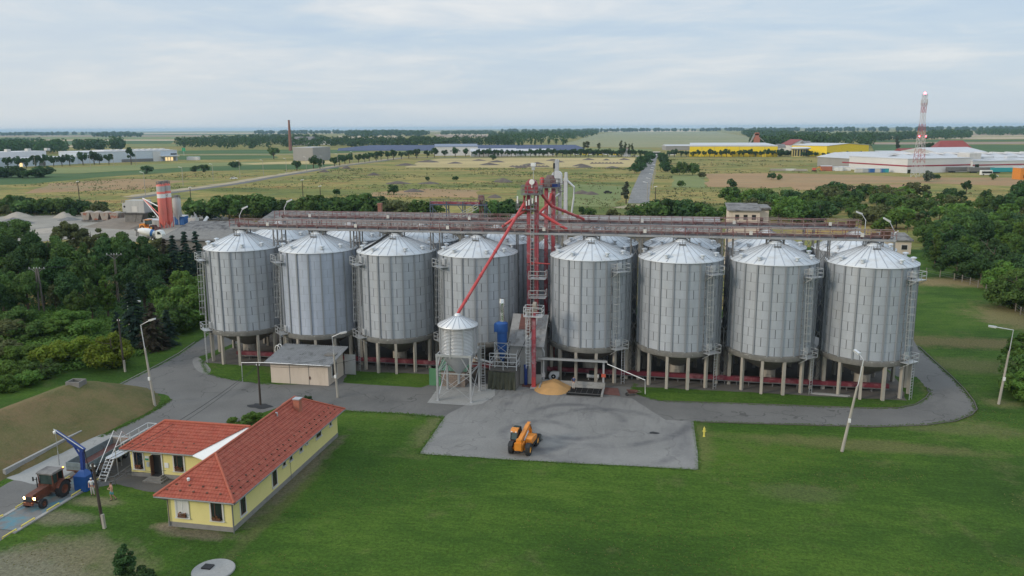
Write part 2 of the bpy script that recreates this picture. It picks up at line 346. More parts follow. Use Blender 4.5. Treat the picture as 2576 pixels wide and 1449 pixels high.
M['crop_pale']=ground_mat('pale_green_crop',[(.3,(.13,.17,.06)),(.7,(.24,.25,.1))],.01,.2,None,None,.01,.4,.5,(.3,1.3,1))
M['olive']=ground_mat('olive_field',[(.3,(.22,.22,.12)),(.7,(.3,.28,.16))],.004,.05,(.2,.23,.11),(.45,.7),.004,.1,.2,(.25,1.5,1))
M['far_tan']=ground_mat('far_tan_field',[(.3,(.42,.33,.22)),(.7,(.52,.42,.28))],.002,.03,None,None,.01,.1,.2,(.2,1.5,1))
M['plough']=ground_mat('ploughed_field',[(.3,(.26,.19,.14)),(.7,(.36,.27,.2))],.002,.03,None,None,.01,.1,.2,(.2,1.5,1))
M['dirt']=ground_mat('bare_dirt',[(.3,(.32,.26,.17)),(.7,(.46,.38,.26))],.1,1.5,(.1,.11,.05),(.52,.68),.1,.4,3)
M['worn']=ground_mat('worn_grass',[(.3,(.04,.045,.018)),(.55,(.1,.095,.05)),(.75,(.17,.15,.1))],.22,3.0,(.23,.2,.15),(.5,.68),.12,.6,5)
def paved(name,c,dark,stain,dscale,crack=.5,tyre=False):
    m,nt,b=_nt(name); h=N(nt); p=h.vec('world')
    a=h.noise(p,.12,6,.6); f=h.noise(p,5.0,4,.7)
    mv=h.math('ADD',h.math('MULTIPLY',a,.6),h.math('MULTIPLY',f,.4))
    col=h.ramp(mv,[(.3,tuple(x*.72 for x in c)),(.7,tuple(x*1.25 for x in c))])
    d=h.ramp(h.noise(h.scl(p,(1,.6,1)),dscale,5,.7,.6),[(.52,0.0),(.75,1.0)]); col=h.mix(h.math('MULTIPLY',d,stain),col,dark)
    vo=h.n('ShaderNodeTexVoronoi',feature='DISTANCE_TO_EDGE'); vo.inputs['Scale'].default_value=.09
    q=h.n('ShaderNodeVectorMath',operation='ADD'); nz=h.n('ShaderNodeTexNoise'); nz.inputs['Scale'].default_value=.35; h.l(p,nz.inputs[0])
    h.l(p,q.inputs[0]); h.l(h.scl(nz.outputs['Color'],(7,7,0)),q.inputs[1]); h.l(q.outputs[0],vo.inputs['Vector'])
    col=h.mix(h.math('MULTIPLY',h.math('LESS_THAN',vo.outputs['Distance'],.006),crack),col,tuple(x*.4 for x in c))
    if tyre:   # rubber from vehicles turning on the slab
        for k,(cx,cy,r) in enumerate(((-10,88,5.5),(-6,84,8.5),(-13,83,4.2),(-7.5,92,11))):
            w=h.n('ShaderNodeVectorMath',operation='DISTANCE'); h.l(h.add(p,h.scl(nz.outputs['Color'],(.6,.6,0))),w.inputs[0]); w.inputs[1].default_value=(cx,cy,.3)
            t=h.ramp(h.math('ABSOLUTE',h.math('SUBTRACT',w.outputs['Value'],r)),[(.2,1.0),(.8,0.0)])
            br=h.ramp(h.noise(h.add(p,(k*9,4,0)),.16,4,.7),[(.4,0.0),(.58,1.0)])
            col=h.mix(h.math('MULTIPLY',h.math('MULTIPLY',t,br),.55),col,(.085,.083,.09))
    if tyre:
        st=h.ramp(h.noise(h.scl(h.add(p,(3,0,0)),(1.1,.16,1)),1.0,5,.7,.5),[(.5,0.0),(.7,.55)]); far_=h.math('MULTIPLY',h.ramp(h.math('DIVIDE',h.math('SUBTRACT',h.n('ShaderNodeSeparateXYZ').outputs[1],80.0),18.0),[(0.0,0.0),(.9,1.0)]),1.0)
        sy=[x for x in nt.nodes if x.type=='SEPXYZ'][-1]; h.l(p,sy.inputs[0])
        col=h.mix(h.math('MULTIPLY',st,far_),col,(.1,.096,.095))
    h.put(b.inputs['Base Color'],col); b.inputs['Roughness'].default_value=.9; b.inputs['Specular IOR Level'].default_value=.2
    h.bump(f,.25,.02,b); return m
M['asphalt']=paved('worn_asphalt',(.155,.149,.14),(.075,.075,.075),.6,.12,.6)
M['slab']=paved('concrete_slab',(.225,.218,.206),(.11,.108,.115),.7,.09,.35,True)
M['pad']=paved('pale_concrete',(.31,.305,.29),(.2,.195,.185),.5,.2,.3)
M['dust']=paved('dusty_floor',(.12,.11,.097),(.1,.095,.085),.6,.2,.4)  # dust tone lowered, putting some of the shade under the silos into colour
M['gravel']=paved('gravel_yard',(.3,.275,.235),(.19,.18,.165),.7,.04,.1)
M['teal']=pm('worn_turquoise_paint',(.16,.165,.165),.85,0,var=.25,vs=2,col2=(.075,.2,.25),c2=(.46,.66),c2s=.7)
# --- leaves
def leaf(name,col,hue=.02,val=.32,trans=.3):
    m,nt,b=_nt(name); h=N(nt); g=h.n('ShaderNodeNewGeometry').outputs['Random Per Island']; oi=h.n('ShaderNodeObjectInfo').outputs['Random']
    hs=h.n('ShaderNodeHueSaturation'); hs.inputs['Color'].default_value=(*col,1)
    h.l(h.math('ADD',h.math('MULTIPLY',h.math('ADD',g,oi),hue),.5-hue),hs.inputs['Hue'])
    h.l(h.math('ADD',h.math('ADD',h.math('MULTIPLY',g,val*1.6),h.math('MULTIPLY',oi,val)),1-val*1.3),hs.inputs['Value'])
    h.put(b.inputs['Base Color'],hs.outputs[0]); b.inputs['Roughness'].default_value=.6; b.inputs['Specular IOR Level'].default_value=.1
    if trans:
        t=h.n('ShaderNodeBsdfTranslucent'); h.l(hs.outputs[0],t.inputs[0]); mx=h.n('ShaderNodeMixShader'); mx.inputs[0].default_value=trans
        o=[x for x in nt.nodes if x.type=='OUTPUT_MATERIAL'][0]; h.l(b.outputs[0],mx.inputs[1]); h.l(t.outputs[0],mx.inputs[2]); h.l(mx.outputs[0],o.inputs[0])
    return m
M['leaf']=leaf('broad_leaves',(.092,.158,.04)); M['leaf_dark']=leaf('dark_leaves',(.056,.108,.036))
M['leaf_lime']=leaf('fresh_green_leaves',(.115,.2,.04)); M['leaf_yel']=leaf('yellow_green_leaves',(.17,.235,.03),.025)
M['leaf_olive']=leaf('olive_leaves',(.125,.14,.055)); M['needle']=leaf('spruce_needles',(.034,.062,.044),.015,.3,.1)
M['needle_brown']=leaf('brown_needles',(.06,.052,.035),.015,.3,.1); M['leaf_dry']=leaf('dry_weeds',(.22,.165,.085),.02,.3,.15); M['tuft']=leaf('grass_blades',(.085,.15,.028),.02,.4,.2); M['tuft_dry']=leaf('dry_grass_blades',(.16,.15,.05),.02,.3,.2); M['leaf_silver']=leaf('grey_green_leaves',(.1,.125,.08))
M['bark']=pm('bark',(.09,.07,.05),.95,0,var=.3,vs=3)
# ================================================================== SETTING
def sheet(name,pts,z,mat,jag=0.0,step=1.2,hard=False):
    rr=random.Random(sum(map(ord,name))); out=[]
    n=len(pts)
    for i in range(n):
        a=V((pts[i][0],pts[i][1])); b=V((pts[(i+1)%n][0],pts[(i+1)%n][1])); L=(b-a).length
        if jag and L>step*1.5 and L<4000:
            k=max(1,min(60,int(L/step)))
            nr=V((-(b-a).y,(b-a).x)).normalized()
            out += [a.lerp(b,j/k)+nr*(rr.uniform(-jag,jag) if j else 0) for j in range(k)]
        else: out.append(a)
    mb=MB(); mb.add([(p.x,p.y,z) for p in out],[tuple(range(len(out)))])
    o=mb.build(name,mat,merge=False)
    me=o.data
    if len(me.polygons) and me.polygons[0].normal.z<0: me.flip_normals()
    return struct(o)
def gp(*px): return [G(*p) for p in px]
def smooth(pts,k=4,closed=True):
    n=len(pts); out=[]
    for i in range(n):
        p0,p1,p2,p3=(pts[(i+j)%n] for j in (-1,0,1,2))
        for t in range(k):
            t/=k; out.append(.5*((2*p1)+(p2-p0)*t+(2*p0-5*p1+4*p2-p3)*t*t+(3*p1-p0-3*p2+p3)*t**3))
    return out
gm=MB(); gm.add([(-22000,-300,0),(22000,-300,0),(22000,22000,0),(-22000,22000,0)],[(0,1,2,3)])
struct(gm.build('ground',M['scrub']))
sheet('lawn',[V((-150,15)),V((140,15)),V((140,235)),V((28,235)),V((28,150)),V((-90,150)),V((-150,110))],.006,M['lawn'])
# asphalt round the silos
outer=gp((-120,1440),(-20,1375),(60,1322),(120,1280),(235,1228),(300,1216),(420,1222),(500,1180),(560,1075),(640,1045),(700,1025),(860,1034),(1000,1040),(1118,1050),(1200,1100),(1690,1100),(1745,1061),(1990,1068),(2200,1074),(2330,1069),(2405,1059),(2445,1043),(2457,1030),(2450,1012),(2425,980),(2390,945),(2345,905),(2310,872),(2294,850))
outer += [V((32.5,128)),V((30,140)),V((-75,150)),V((-72,132))]
outer += gp((518,846),(488,863),(450,890),(400,918),(345,946),(297,968),(335,987),(400,990),(424,996),(429,1004),(418,1014),(385,1034),(330,1063),(250,1100),(120,1170),(20,1215),(-120,1290))
sheet('road',outer,.012,M['asphalt'],.12,.9)
# grass islands under and in front of the silos
isl_l=gp((506,905),(520,938),(552,948),(590,956),(640,962),(700,968))+[V((-44,95.5)),V((-44,112)),V((-67,112)),V((-68,104))]
sheet('grass_verge',isl_l,.020,M['lawn'],.12,.7)
sheet('grass_verge',gp((872,944),(862,962),(905,966),(960,970),(1060,975),(1088,965))+[V((-29,104)),V((-43,104))],.020,M['lawn'],.15,.7)
isl_r=gp((1600,965),(1588,985),(1612,994),(1640,1003),(1668,1009),(1800,1013),(2000,1020),(2200,1027),(2260,1026),(2302,1017),(2328,1001),(2337,988),(2330,975),(2306,948))
isl_r+= [V((30.4,112)),V((29,122)),V((-2,122))]
sheet('grass_verge',isl_r,.020,M['lawn'],.1,.7)
# dusty hard standing under the silos
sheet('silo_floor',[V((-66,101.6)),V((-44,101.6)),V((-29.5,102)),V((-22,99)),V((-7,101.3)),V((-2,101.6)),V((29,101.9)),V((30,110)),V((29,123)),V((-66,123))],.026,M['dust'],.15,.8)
sheet('path',smooth(gp((485,906),(498,899),(516,912),(530,930),(522,941),(500,935),(487,920))),.026,M['slab'],.06,.4)
# concrete yard
yard=gp((1055,1142),(1300,1158),(1757,1182),(1756,1150),(1745,1061),(1675,1057),(1632,1030),(1590,1003),(1545,998),(1500,1002),(1360,992),(1310,968),(1220,985),(1190,1010),(1130,1040),(1118,1050),(1100,1078))
sheet('concrete_yard',yard,.034,M['slab'],.04,.8)
sheet('hopper_pad',gp((1075,1014),(1130,1018),(1185,1021),(1214,1016),(1245,996),(1245,968),(1120,962),(1108,968)),.042,M['pad'],.03,.5)
sheet('path',[V((-57,65.2)),V((-41.2,65.2)),V((-41.2,61.8)),V((-47,62.2)),V((-52,63.4)),V((-57,66))],.020,M['dust'],.1,.5)
# worn ground in the near left corner and dry verges
# kerb round the right-hand bend
def strip(name,pts,w,h,mat):
    mb=MB(); pts=[V((p[0],p[1],0)) for p in pts]
    for a,b in zip(pts,pts[1:]): mb.bar(a+V((0,0,h/2)),b+V((0,0,h/2)),w,h)
    return struct(mb.build(name,mat,merge=False))
ko=[V((p.x,p.y)) for p in gp((1760,1062),(1990,1069),(2200,1075),(2330,1070),(2405,1060),(2445,1044),(2458,1030),(2451,1011),(2426,979),(2391,944),(2346,904),(2311,871))]
strip('kerb',ko,.12,.09,M['dust'])
strip('kerb',gp((1668,1009.5),(1800,1013.5),(2000,1020.5),(2200,1027.5),(2260,1026.5),(2303,1017.5),(2329,1001),(2338,988),(2331,974)),.1,.09,M['dust'])
strip('kerb',gp((300,968),(345,945),(400,917),(450,889),(490,861)),.14,.09,M['conc'])
# earth bank over the buried tank (terrain)
r1=G(197,962,3.3); r2=G(-10,1040,3.3); r3=r2+(r2-r1)*1.0
mb=MB(); nx,ny=90,60
x0,x1,y0,y1=-88,-44,60,112
def seg(p,a,b):
    d=b-a; t=max(0,min(1,(p-a).dot(d)/d.dot(d))); return (p-(a+d*t)).length
front=G(210,1115); half=seg(V((front.x,front.y)),V((r1.x,r1.y)),V((r3.x,r3.y)))
rr=random.Random(3)
def bank(x,y):
    d=seg(V((x,y)),V((r1.x,r1.y)),V((r3.x,r3.y)))/half
    return 3.4*(1-d**1.18) if d<1 else -.25
vs=[];fs=[]
for j in range(ny+1):
    for i in range(nx+1):
        x=x0+(x1-x0)*i/nx; y=y0+(y1-y0)*j/ny; z=bank(x,y); vs.append((x,y,z+(rr.uniform(-.05,.05) if z>0 else 0)))
for j in range(ny):
    for i in range(nx):
        q=(j*(nx+1)+i,j*(nx+1)+i+1,(j+1)*(nx+1)+i+1,(j+1)*(nx+1)+i)
        if max(vs[k][2] for k in q)>0: fs.append(q)
mb.add(vs,fs,True); struct(mb.build('hill',M['mound']))
def ring_box(name,c,w,d,h,t,mat,label,cat,rz=0):
    m=MB(); m.box(-w,w,-d,-d+t,0,h).box(-w,w,d-t,d,0,h).box(-w,-w+t,-d+t,d-t,0,h).box(w-t,w,-d+t,d-t,0,h)
    return m.build(name,mat,loc=c,rz=rz)
p=G(192,968,3.2)
tag(ring_box('concrete_shaft',(p.x,p.y,2.9),.85,.75,.85,.16,M['conc'],0,0,.1),'square open concrete shaft on top of the grassy earth bank','shaft')
p=G(237,965,2.0); m=MB(); m.box(-1,1,-.2,.2,0,.9); m.side([(-1,.9),(1,.9),(1.0,1.05),(-1,1.05)],-.28,.28)
tag(m.build('concrete_block',M['conc'],loc=(p.x,p.y,1.1),rz=-.2),'low concrete block half buried behind the open shaft on the bank','block')
# ---- middle distance ground
sheet('gravel_yard',gp((-80,575),(0,545),(60,538),(200,540),(330,545),(480,538),(560,545),(640,556),(600,600),(470,605),(420,595),(330,610),(200,600),(80,610),(-80,640)),.02,M['gravel'],.6,2)
def rd(pts,w,z,name,mat,jag=.2):
    a=[];b=[]
    for i,p in enumerate(pts):
        d=(pts[min(i+1,len(pts)-1)]-pts[max(i-1,0)]); n=V((-d.y,d.x)).normalized()*w/2; a.append(V((p.x,p.y))+n); b.append(V((p.x,p.y))-n)
    return sheet(name,a+b[::-1],z,mat,jag,6)
acc=[G(1648,388),G(1640,402),G(1633,419),G(1622,449),G(1612,480),G(1606,512)]
rd([p for p in acc],9.5,.05,'road',M['slab'],.1)
rd([G(1560,524),G(1606,516),G(1660,520)],9,.045,'road',M['dirt'],.5)
lroad=[V((p.x,p.y,0)) for p in gp((330,500),(400,489),(500,476),(600,462),(700,444),(780,431),(860,418),(960,405),(1010,398))]
rd(lroad,7,.05,'road',M['asphalt'],.2)
rd([q+V((-6,9,0)) for q in lroad],13,.035,'dirt_track',M['dirt'],1.5)
hw=[V((p.x,p.y,0)) for p in gp((440,389.5),(700,388.5),(900,386.5),(1010,384.5),(1300,392))]; rd(hw,9,.06,'road',M['pad'],.1)
rd([V((p.x,p.y,0)) for p in gp((1000,397),(1200,396),(1400,394.5),(1640,393.5),(1900,393),(2110,394))],9,.05,'road',M['asphalt'],.1)
def field(mat,*px,jag=2.0,z=.02): return sheet('field',gp(*px),z,M[mat],jag,15)
field('stubble',(1020,421),(1290,422),(1590,420),(1606,397),(1290,397.5),(1110,399),(1060,404),z=.02)
field('crop',(-60,468),(90,462),(250,446),(480,431),(640,427),(850,425),(855,414),(700,413.5),(480,420),(200,436),(-60,437),z=.02)
field('crop_pale',(-60,437),(200,435.5),(480,419.5),(700,413),(640,407),(420,412),(200,420),(-60,428),z=.024)
field('stubble',(640,414),(740,412.5),(840,411.5),(830,404),(700,407),(600,412),z=.028)
field('crop',(447,387.5),(700,386.5),(860,385),(930,381),(900,377),(640,376.5),(447,379),z=.03)
field('crop',(447,402),(600,401),(700,398),(690,391),(447,391.5),z=.03)
field('crop_pale',(1000,383.5),(1130,384),(1500,383),(1640,384),(1640,375),(1400,372),(1000,379),z=.03)
field('olive',(1400,367.5),(1560,371),(1876,371),(1900,352),(1880,343),(1800,331.5),(1570,331.2),(1500,338),z=.06)
field('far_tan',(1508,331.5),(1640,332),(1763,331),(1740,327.2),(1520,327.5),z=.1)
field('brownf',(1780,470),(1940,473),(2150,463),(2330,461),(2640,470),(2640,447),(2330,447),(2150,440),(1950,436),(1775,437),z=.025)
field('brownf',(2000,478),(2150,478),(2330,470),(2300,463),(2100,466),(1990,470),z=.03)
field('crop_pale',(1690,470),(1780,473),(1775,440),(1690,440),z=.02)
field('crop_pale',(1300,520),(1550,520),(1590,470),(1420,462),(1300,478),z=.02,jag=3)
field('brownf',(940,496),(1200,497),(1210,478),(1080,474),(940,484),z=.02,jag=4)
field('brownf',(60,487),(360,476),(480,455),(330,450),(120,462),z=.02,jag=4)
far=[('plough',1100,345,1290,346.5,338,1),('far_tan',860,349,1010,349,341.5,1),('far_tan',1110,339.5,1240,340,337.5,1),
 ('crop',-200,366,430,362,355,1),('far_tan',-200,355,450,354,351.5,1),('crop_pale',-200,351,600,349.5,345,1),('plough',-200,344.5,520,343.2,341,1),('crop',-200,340.5,700,339.5,338,1),('far_tan',300,337.8,900,335.5,334.2,1),
 ('far_tan',-200,372.5,200,370,367.5,1),('crop_pale',330,369,460,368,364,1),
 ('far_tan',2190,351,2680,349,345.5,1),('crop',2200,357.5,2680,355.5,352,1),('plough',2200,364,2680,362,358,1),('crop',2200,383,2680,385,364.5,1),('far_tan',2200,345,2680,343,341,1),('plough',2300,340.8,2680,339,337,1),('crop_pale',1900,336.5,2300,335,332,1),('far_tan',2350,336,2680,334.5,333,1),('crop_pale',1300,333.5,1500,333,331,1),('far_tan',700,333.6,1100,332.2,331.2,1)]
for k,(m,xa,ya,xb,yb,yt,_) in enumerate(far):
    field(m,(xa,ya),((xa+xb)/2,(ya+yb)/2),(xb,yb),(xb+10,yt-(ya-yb)*.5),((xa+xb)/2,yt),(xa-10,yt+(ya-yb)*.5),z=.08+.02*k,jag=0)
# ================================================================== GRASS TUFTS on the lawn and along the paving
def tufts(name,n,ls,h,mat,label,seed,region,keep):
    rr=random.Random(seed); vs=[]; fs=[]; k=0
    while k<n:
        x=rr.uniform(region[0],region[1]); y=rr.uniform(region[2],region[3])
        if not keep(x,y): continue
        k+=1; a=rr.uniform(0,6.28); c,s=cos(a),sin(a); z=.006
        for j in range(3):
            b=a+j*1.05+rr.uniform(-.3,.3); c,s=cos(b),sin(b); hh=h*rr.uniform(.5,1.3); w=ls*rr.uniform(.6,1.2); lx,ly=rr.gauss(0,.5)*hh,rr.gauss(0,.5)*hh; ox,oy=rr.gauss(0,ls*.6),rr.gauss(0,ls*.6)
            o=len(vs); vs+=[(x+ox-c*w,y+oy-s*w,z),(x+ox+c*w,y+oy+s*w,z),(x+ox+lx,y+oy+ly,z+hh)]; fs.append((o,o+1,o+2))
    m=MB(); m.add(vs,fs); return stuff(m.build(name,M[mat],merge=False),label,'grass')
def inpoly(P):
    def f(x,y):
        c=False
        for i in range(len(P)):
            x1,y1=P[i][0],P[i][1]; x2,y2=P[i-1][0],P[i-1][1]
            if (y1>y)!=(y2>y) and x<(x2-x1)*(y-y1)/(y2-y1)+x1: c=not c
        return c
    return f
i_road=inpoly(outer); i_yard=inpoly(yard)
def free(x,y): return not i_road(x,y) and not i_yard(x,y) and not (-52.5<x<-34.9 and 56.5<y<78.5) and not (-57<x<-52 and 50<y<72) and bank(x,y)<=0
tufts('grass',5000,.05,.05,'tuft_dry','straw coloured tufts scattered through the mown lawn',6,(-58,60,46,100),lambda x,y: free(x,y) and sin(x*.21+2*sin(y*.13))+sin(y*.33+x*.05)>.3)
def edge(name,pts,n,label,seed,spread=.28):
    rr=random.Random(seed); vs=[]; fs=[]; P=[V((p[0],p[1])) for p in pts]; L=[(b-a).length for a,b in zip(P,P[1:])]; T=sum(L)
    for _ in range(n):
        t=rr.uniform(0,T)
        for a,b,l in zip(P,P[1:],L):
            if t<=l: break
            t-=l
        q=a.lerp(b,t/l); nr=V((-(b-a).y,(b-a).x)).normalized(); q=q+nr*rr.gauss(0,spread)
        for j in range(3):
            an=rr.uniform(0,3.14); w=rr.uniform(.04,.09); hh=rr.uniform(.02,.07); o=len(vs); z=.012
            vs+=[(q.x-cos(an)*w,q.y-sin(an)*w,z),(q.x+cos(an)*w,q.y+sin(an)*w,z),(q.x+rr.gauss(0,.08),q.y+rr.gauss(0,.08),z+hh)]; fs.append((o,o+1,o+2))
    m=MB(); m.add(vs,fs); return stuff(m.build(name,M['tuft'],merge=False),label,'grass')
edge('grass',yard[:4]+[yard[4]],1500,'ragged grass growing over the edge of the concrete yard',7,.16)
edge('grass',gp((700,1025),(860,1034),(1000,1040),(1118,1050),(1100,1078),(1055,1142)),1500,'ragged grass along the asphalt edge right of the house',8,.2)
edge('grass',gp((1745,1061),(1990,1068),(2200,1074),(2330,1069),(2405,1059),(2445,1043),(2457,1030),(2450,1012),(2425,980),(2390,945),(2345,905),(2310,872)),2600,'ragged grass along the outer edge of the bend',9,.2)
edge('grass',isl_r[:13],2000,'ragged grass along the inner edge of the bend',10,.2)
edge('grass',gp((518,846),(488,863),(450,890),(400,918),(345,946),(297,968)),1200,'ragged grass along the road below the left wood',11,.2)
edge('grass',gp((429,1004),(418,1014),(385,1034),(330,1063),(250,1100)),1000,'ragged grass between the bank and the asphalt',12,.2)
edge('grass',gp((506,905),(520,938),(552,948),(590,956),(640,962),(678,967)),800,'ragged grass in front of the first silo',13,.18)
# ================================================================== SILOS
SX=[-60.98+11.688*(i+(1/3 if i>=4 else 0)) for i in range(8)]; SY=106.71; SR=5.36; Z0=4.93; Z1=16.4
def wall_mesh(r,z0,z1,nseg,npan,rings,nst,mats,name,stw=.16,std=.13):
    mb=MB(); uv=[]; vs=[]; fs=[]
    for z in (z0,z1):
        for i in range(nseg+1):
            a=2*pi*i/nseg; vs.append((r*cos(a),r*sin(a),z)); uv.append((npan*i/nseg,rings*(z-z0)/(z1-z0)))
    for i in range(nseg): fs.append((i,i+1,nseg+2+i,nseg+1+i))
    mb.add(vs,fs,True,0)
    for k in range(nst):
        a=2*pi*(k+.5)/nst; c,s=cos(a),sin(a); n0=len(mb.v)
        mb.mi=1; mb.box(r-.05,r+std,-stw/2,stw/2,z0-.25,z1-.03); mb.mi=0
        for i in range(n0,len(mb.v)):
            x,y,z=mb.v[i]; mb.v[i]=(x*c-y*s,x*s+y*c,z)
        uv += [(0,0)]*(len(mb.v)-n0)
    mb.uv=uv; return mb.mesh(name,mats,merge=False)
def roof_mesh(re,ze,rn,zn,ztop,nrib,mats,name):
    mb=MB(); n=nrib*3
    mb.lathe([(re,ze-.12),(re,ze),(rn,zn)],n); mb.mi=0
    mb.lathe([(rn,zn-.05),(rn,zn+.12),(rn*.8,zn+.2),(rn*.72,ztop),(0.01,ztop+.05)],24)
    for k in range(nrib):
        a=2*pi*(k+.5)/nrib; mb.mi=1; mb.bar((rn*cos(a),rn*sin(a),zn+.02),(re*cos(a),re*sin(a),ze+.02),.08,.04); mb.mi=0
    return mb.mesh(name,mats,merge=False)
def railing(mb,pts,h=1.1,step=1.5,r=.03,mid=True):
    pts=[V(p) for p in pts]
    for a,b in zip(pts,pts[1:]):
        k=max(1,round((b-a).length/step))
        for j in range(k+1):
            p=a.lerp(b,j/k); mb.bar(p,p+V((0,0,h)),2*r)
        for z in ((h,h*.5) if mid else (h,)): mb.bar(a+V((0,0,z)),b+V((0,0,z)),2*r)
def ladder(mb,p,q,side,w=.5,step=.4,r=.03,cage=False,out=None,c0=2.2):
    p=V(p); q=V(q); s=V(side).normalized()*w/2
    mb.bar(p-s,q-s,2*r); mb.bar(p+s,q+s,2*r); L=(q-p).length; d=(q-p)/L
    k=int(L/step)
    for i in range(1,k): mb.bar(p+d*(i*step)-s,p+d*(i*step)+s,r*1.4)
    if cage:
        o=V(out).normalized(); t=c0; hoops=[]
        while t<L:
            c=p+d*t; pts=[c-s*1.3]+[c+ (s*1.3)*(-cos(pi*j/6))+o*(.75*sin(pi*j/6)) for j in range(1,6)]+[c+s*1.3]
            for a,b in zip(pts,pts[1:]): mb.bar(a,b,.035)
            hoops.append(pts); t+=.95
        for j in (1,3,5):
            for a,b in zip(hoops,hoops[1:]): mb.bar(a[j],b[j],.03)
wm=wall_mesh(SR,Z0,Z1,80,10,10,20,[M['silo'],M['rib']],'silo_wall',.2,.15); wm2=wall_mesh(SR,Z0,Z1,80,10,10,20,[M['silo_new'],M['rib']],'silo_wall_new',.2,.15)
rm=roof_mesh(SR+.14,Z1+.06,.95,18.42,18.8,28,[M['silo_roof'],M['roof_rib']],'silo_roof')
b=MB(); b.lathe([(5.2,4.2),(5.62,4.3),(5.66,4.62),(5.6,4.86),(5.42,4.94),(5.3,4.98)],64); base_me=b.mesh('base_ring',M['conc_dark'])
b=MB(); b.lathe([(5.35,4.5),(5.3,4.25),(.95,1.9),(.95,1.7)],20,smooth=False); cone_me=b.mesh('hopper_cone',M['conc'])
b=MB(); b.lathe([(1.0,0),(1.0,1.85)],14,smooth=False); b.box(-.35,.35,-1.12,-.98,.55,1.35); col_me=b.mesh('outlet_column',M['conc_leg'])
b=MB(); b.box(-.17,.17,-.19,.19,0,4.4); leg_me=b.mesh('silo_leg',M['conc_leg'])
b=MB(); b.lathe([(.2,0),(.2,.28),(.36,.34),(.36,.46),(.05,.56)],14); cap_me=b.mesh('roof_vent',M['silo_roof'])
b=MB(); b.box(-.45,.45,-.12,.12,.08,.18); b.bar((-.4,0,0),(-.4,0,.5),.05); b.bar((.4,0,0),(.4,0,.5),.05); b.bar((0,0,.15),(0,0,.7),.06); hook_me=b.mesh('lifting_bracket',M['steel_dark'])
def mesh_obj(name,me,parent,loc=(0,0,0),rz=0):
    o=bpy.data.objects.new(name,me); COL.objects.link(o); o.parent=parent; o.location=loc; o.rotation_euler=(0,0,rz); return o
def access(parent,a,side):
    c,s=cos(a),sin(a); rad=V((c,s,0)); tan=V((-s,c,0))*side
    def P(r,t,z): return rad*r+tan*t+V((0,0,z))
    def plat(z,name,door):
        m=MB(); w0,w1,r0,r1=-.9,1.15,SR+.12,SR+1.25
        q=[P(r0,w0,z),P(r1,w0,z),P(r1,w1,z),P(r0,w1,z)]
        m.add([*q,*[p+V((0,0,.07)) for p in q]],[(0,1,2,3),(4,5,6,7),(0,1,5,4),(1,2,6,5),(2,3,7,6),(3,0,4,7)])
        railing(m,[q[0],q[1],q[2],q[3]],1.05,1.0,.03)
        for t in (w0,w1): m.bar(P(r0,t,z-.75),P(r1,t,z),.06)
        o=m.build(name,M['steel'],parent)
        d=MB(); 
        if door:
            qq=[P(SR+.02,-.1,z+.25),P(SR+.02,.65,z+.25),P(SR+.22,.65,z+.25),P(SR+.22,-.1,z+.25)]
            d.add([*qq,*[p+V((0,0,.85)) for p in qq]],[(0,1,2,3),(4,5,6,7),(0,1,5,4),(1,2,6,5),(2,3,7,6),(3,0,4,7)])
            d.build('inspection_door',M['steel_light'],o)
    plat(14.9,'upper_platform',True); plat(4.75,'lower_platform',True)
    m=MB(); ladder(m,P(SR+.55,-.45,4.8),P(SR+.32,-.45,16.0),tan,.5,.42,.03,True,rad); m.build('caged_ladder',M['steel'],parent)
    m=MB(); ladder(m,P(SR+1.05,.5,0),P(SR+1.05,.5,4.8),tan,.5,.36,.03); m.build('ground_ladder',M['steel'],parent)
    m=MB(); m.tube([P(SR+.25,-1.05,4.9),P(SR+.22,-1.05,15.2)],.045,6)
    for k in range(9): m.ball(P(SR+.3,-1.05,5.6+k*1.1),.1,n=6)
    m.build('cable_riser',M['steel_dark'],parent)
slab=['large corrugated grain silo at the left end of the front row','smoother bluish grain silo behind the beige kiosk, second in the front row',
 'grain silo with black cables running down its roof, just right of the kiosk','grain silo behind the small hopper bin, crossed by the long red pipe',
 'front grain silo directly behind the canopy and the wheat pile','front grain silo right of the canopy, second right of the red elevator tower',
 'front grain silo next to the last one at the right end of the row','grain silo nearest the bend in the road, right end of the front row']
silos=[]
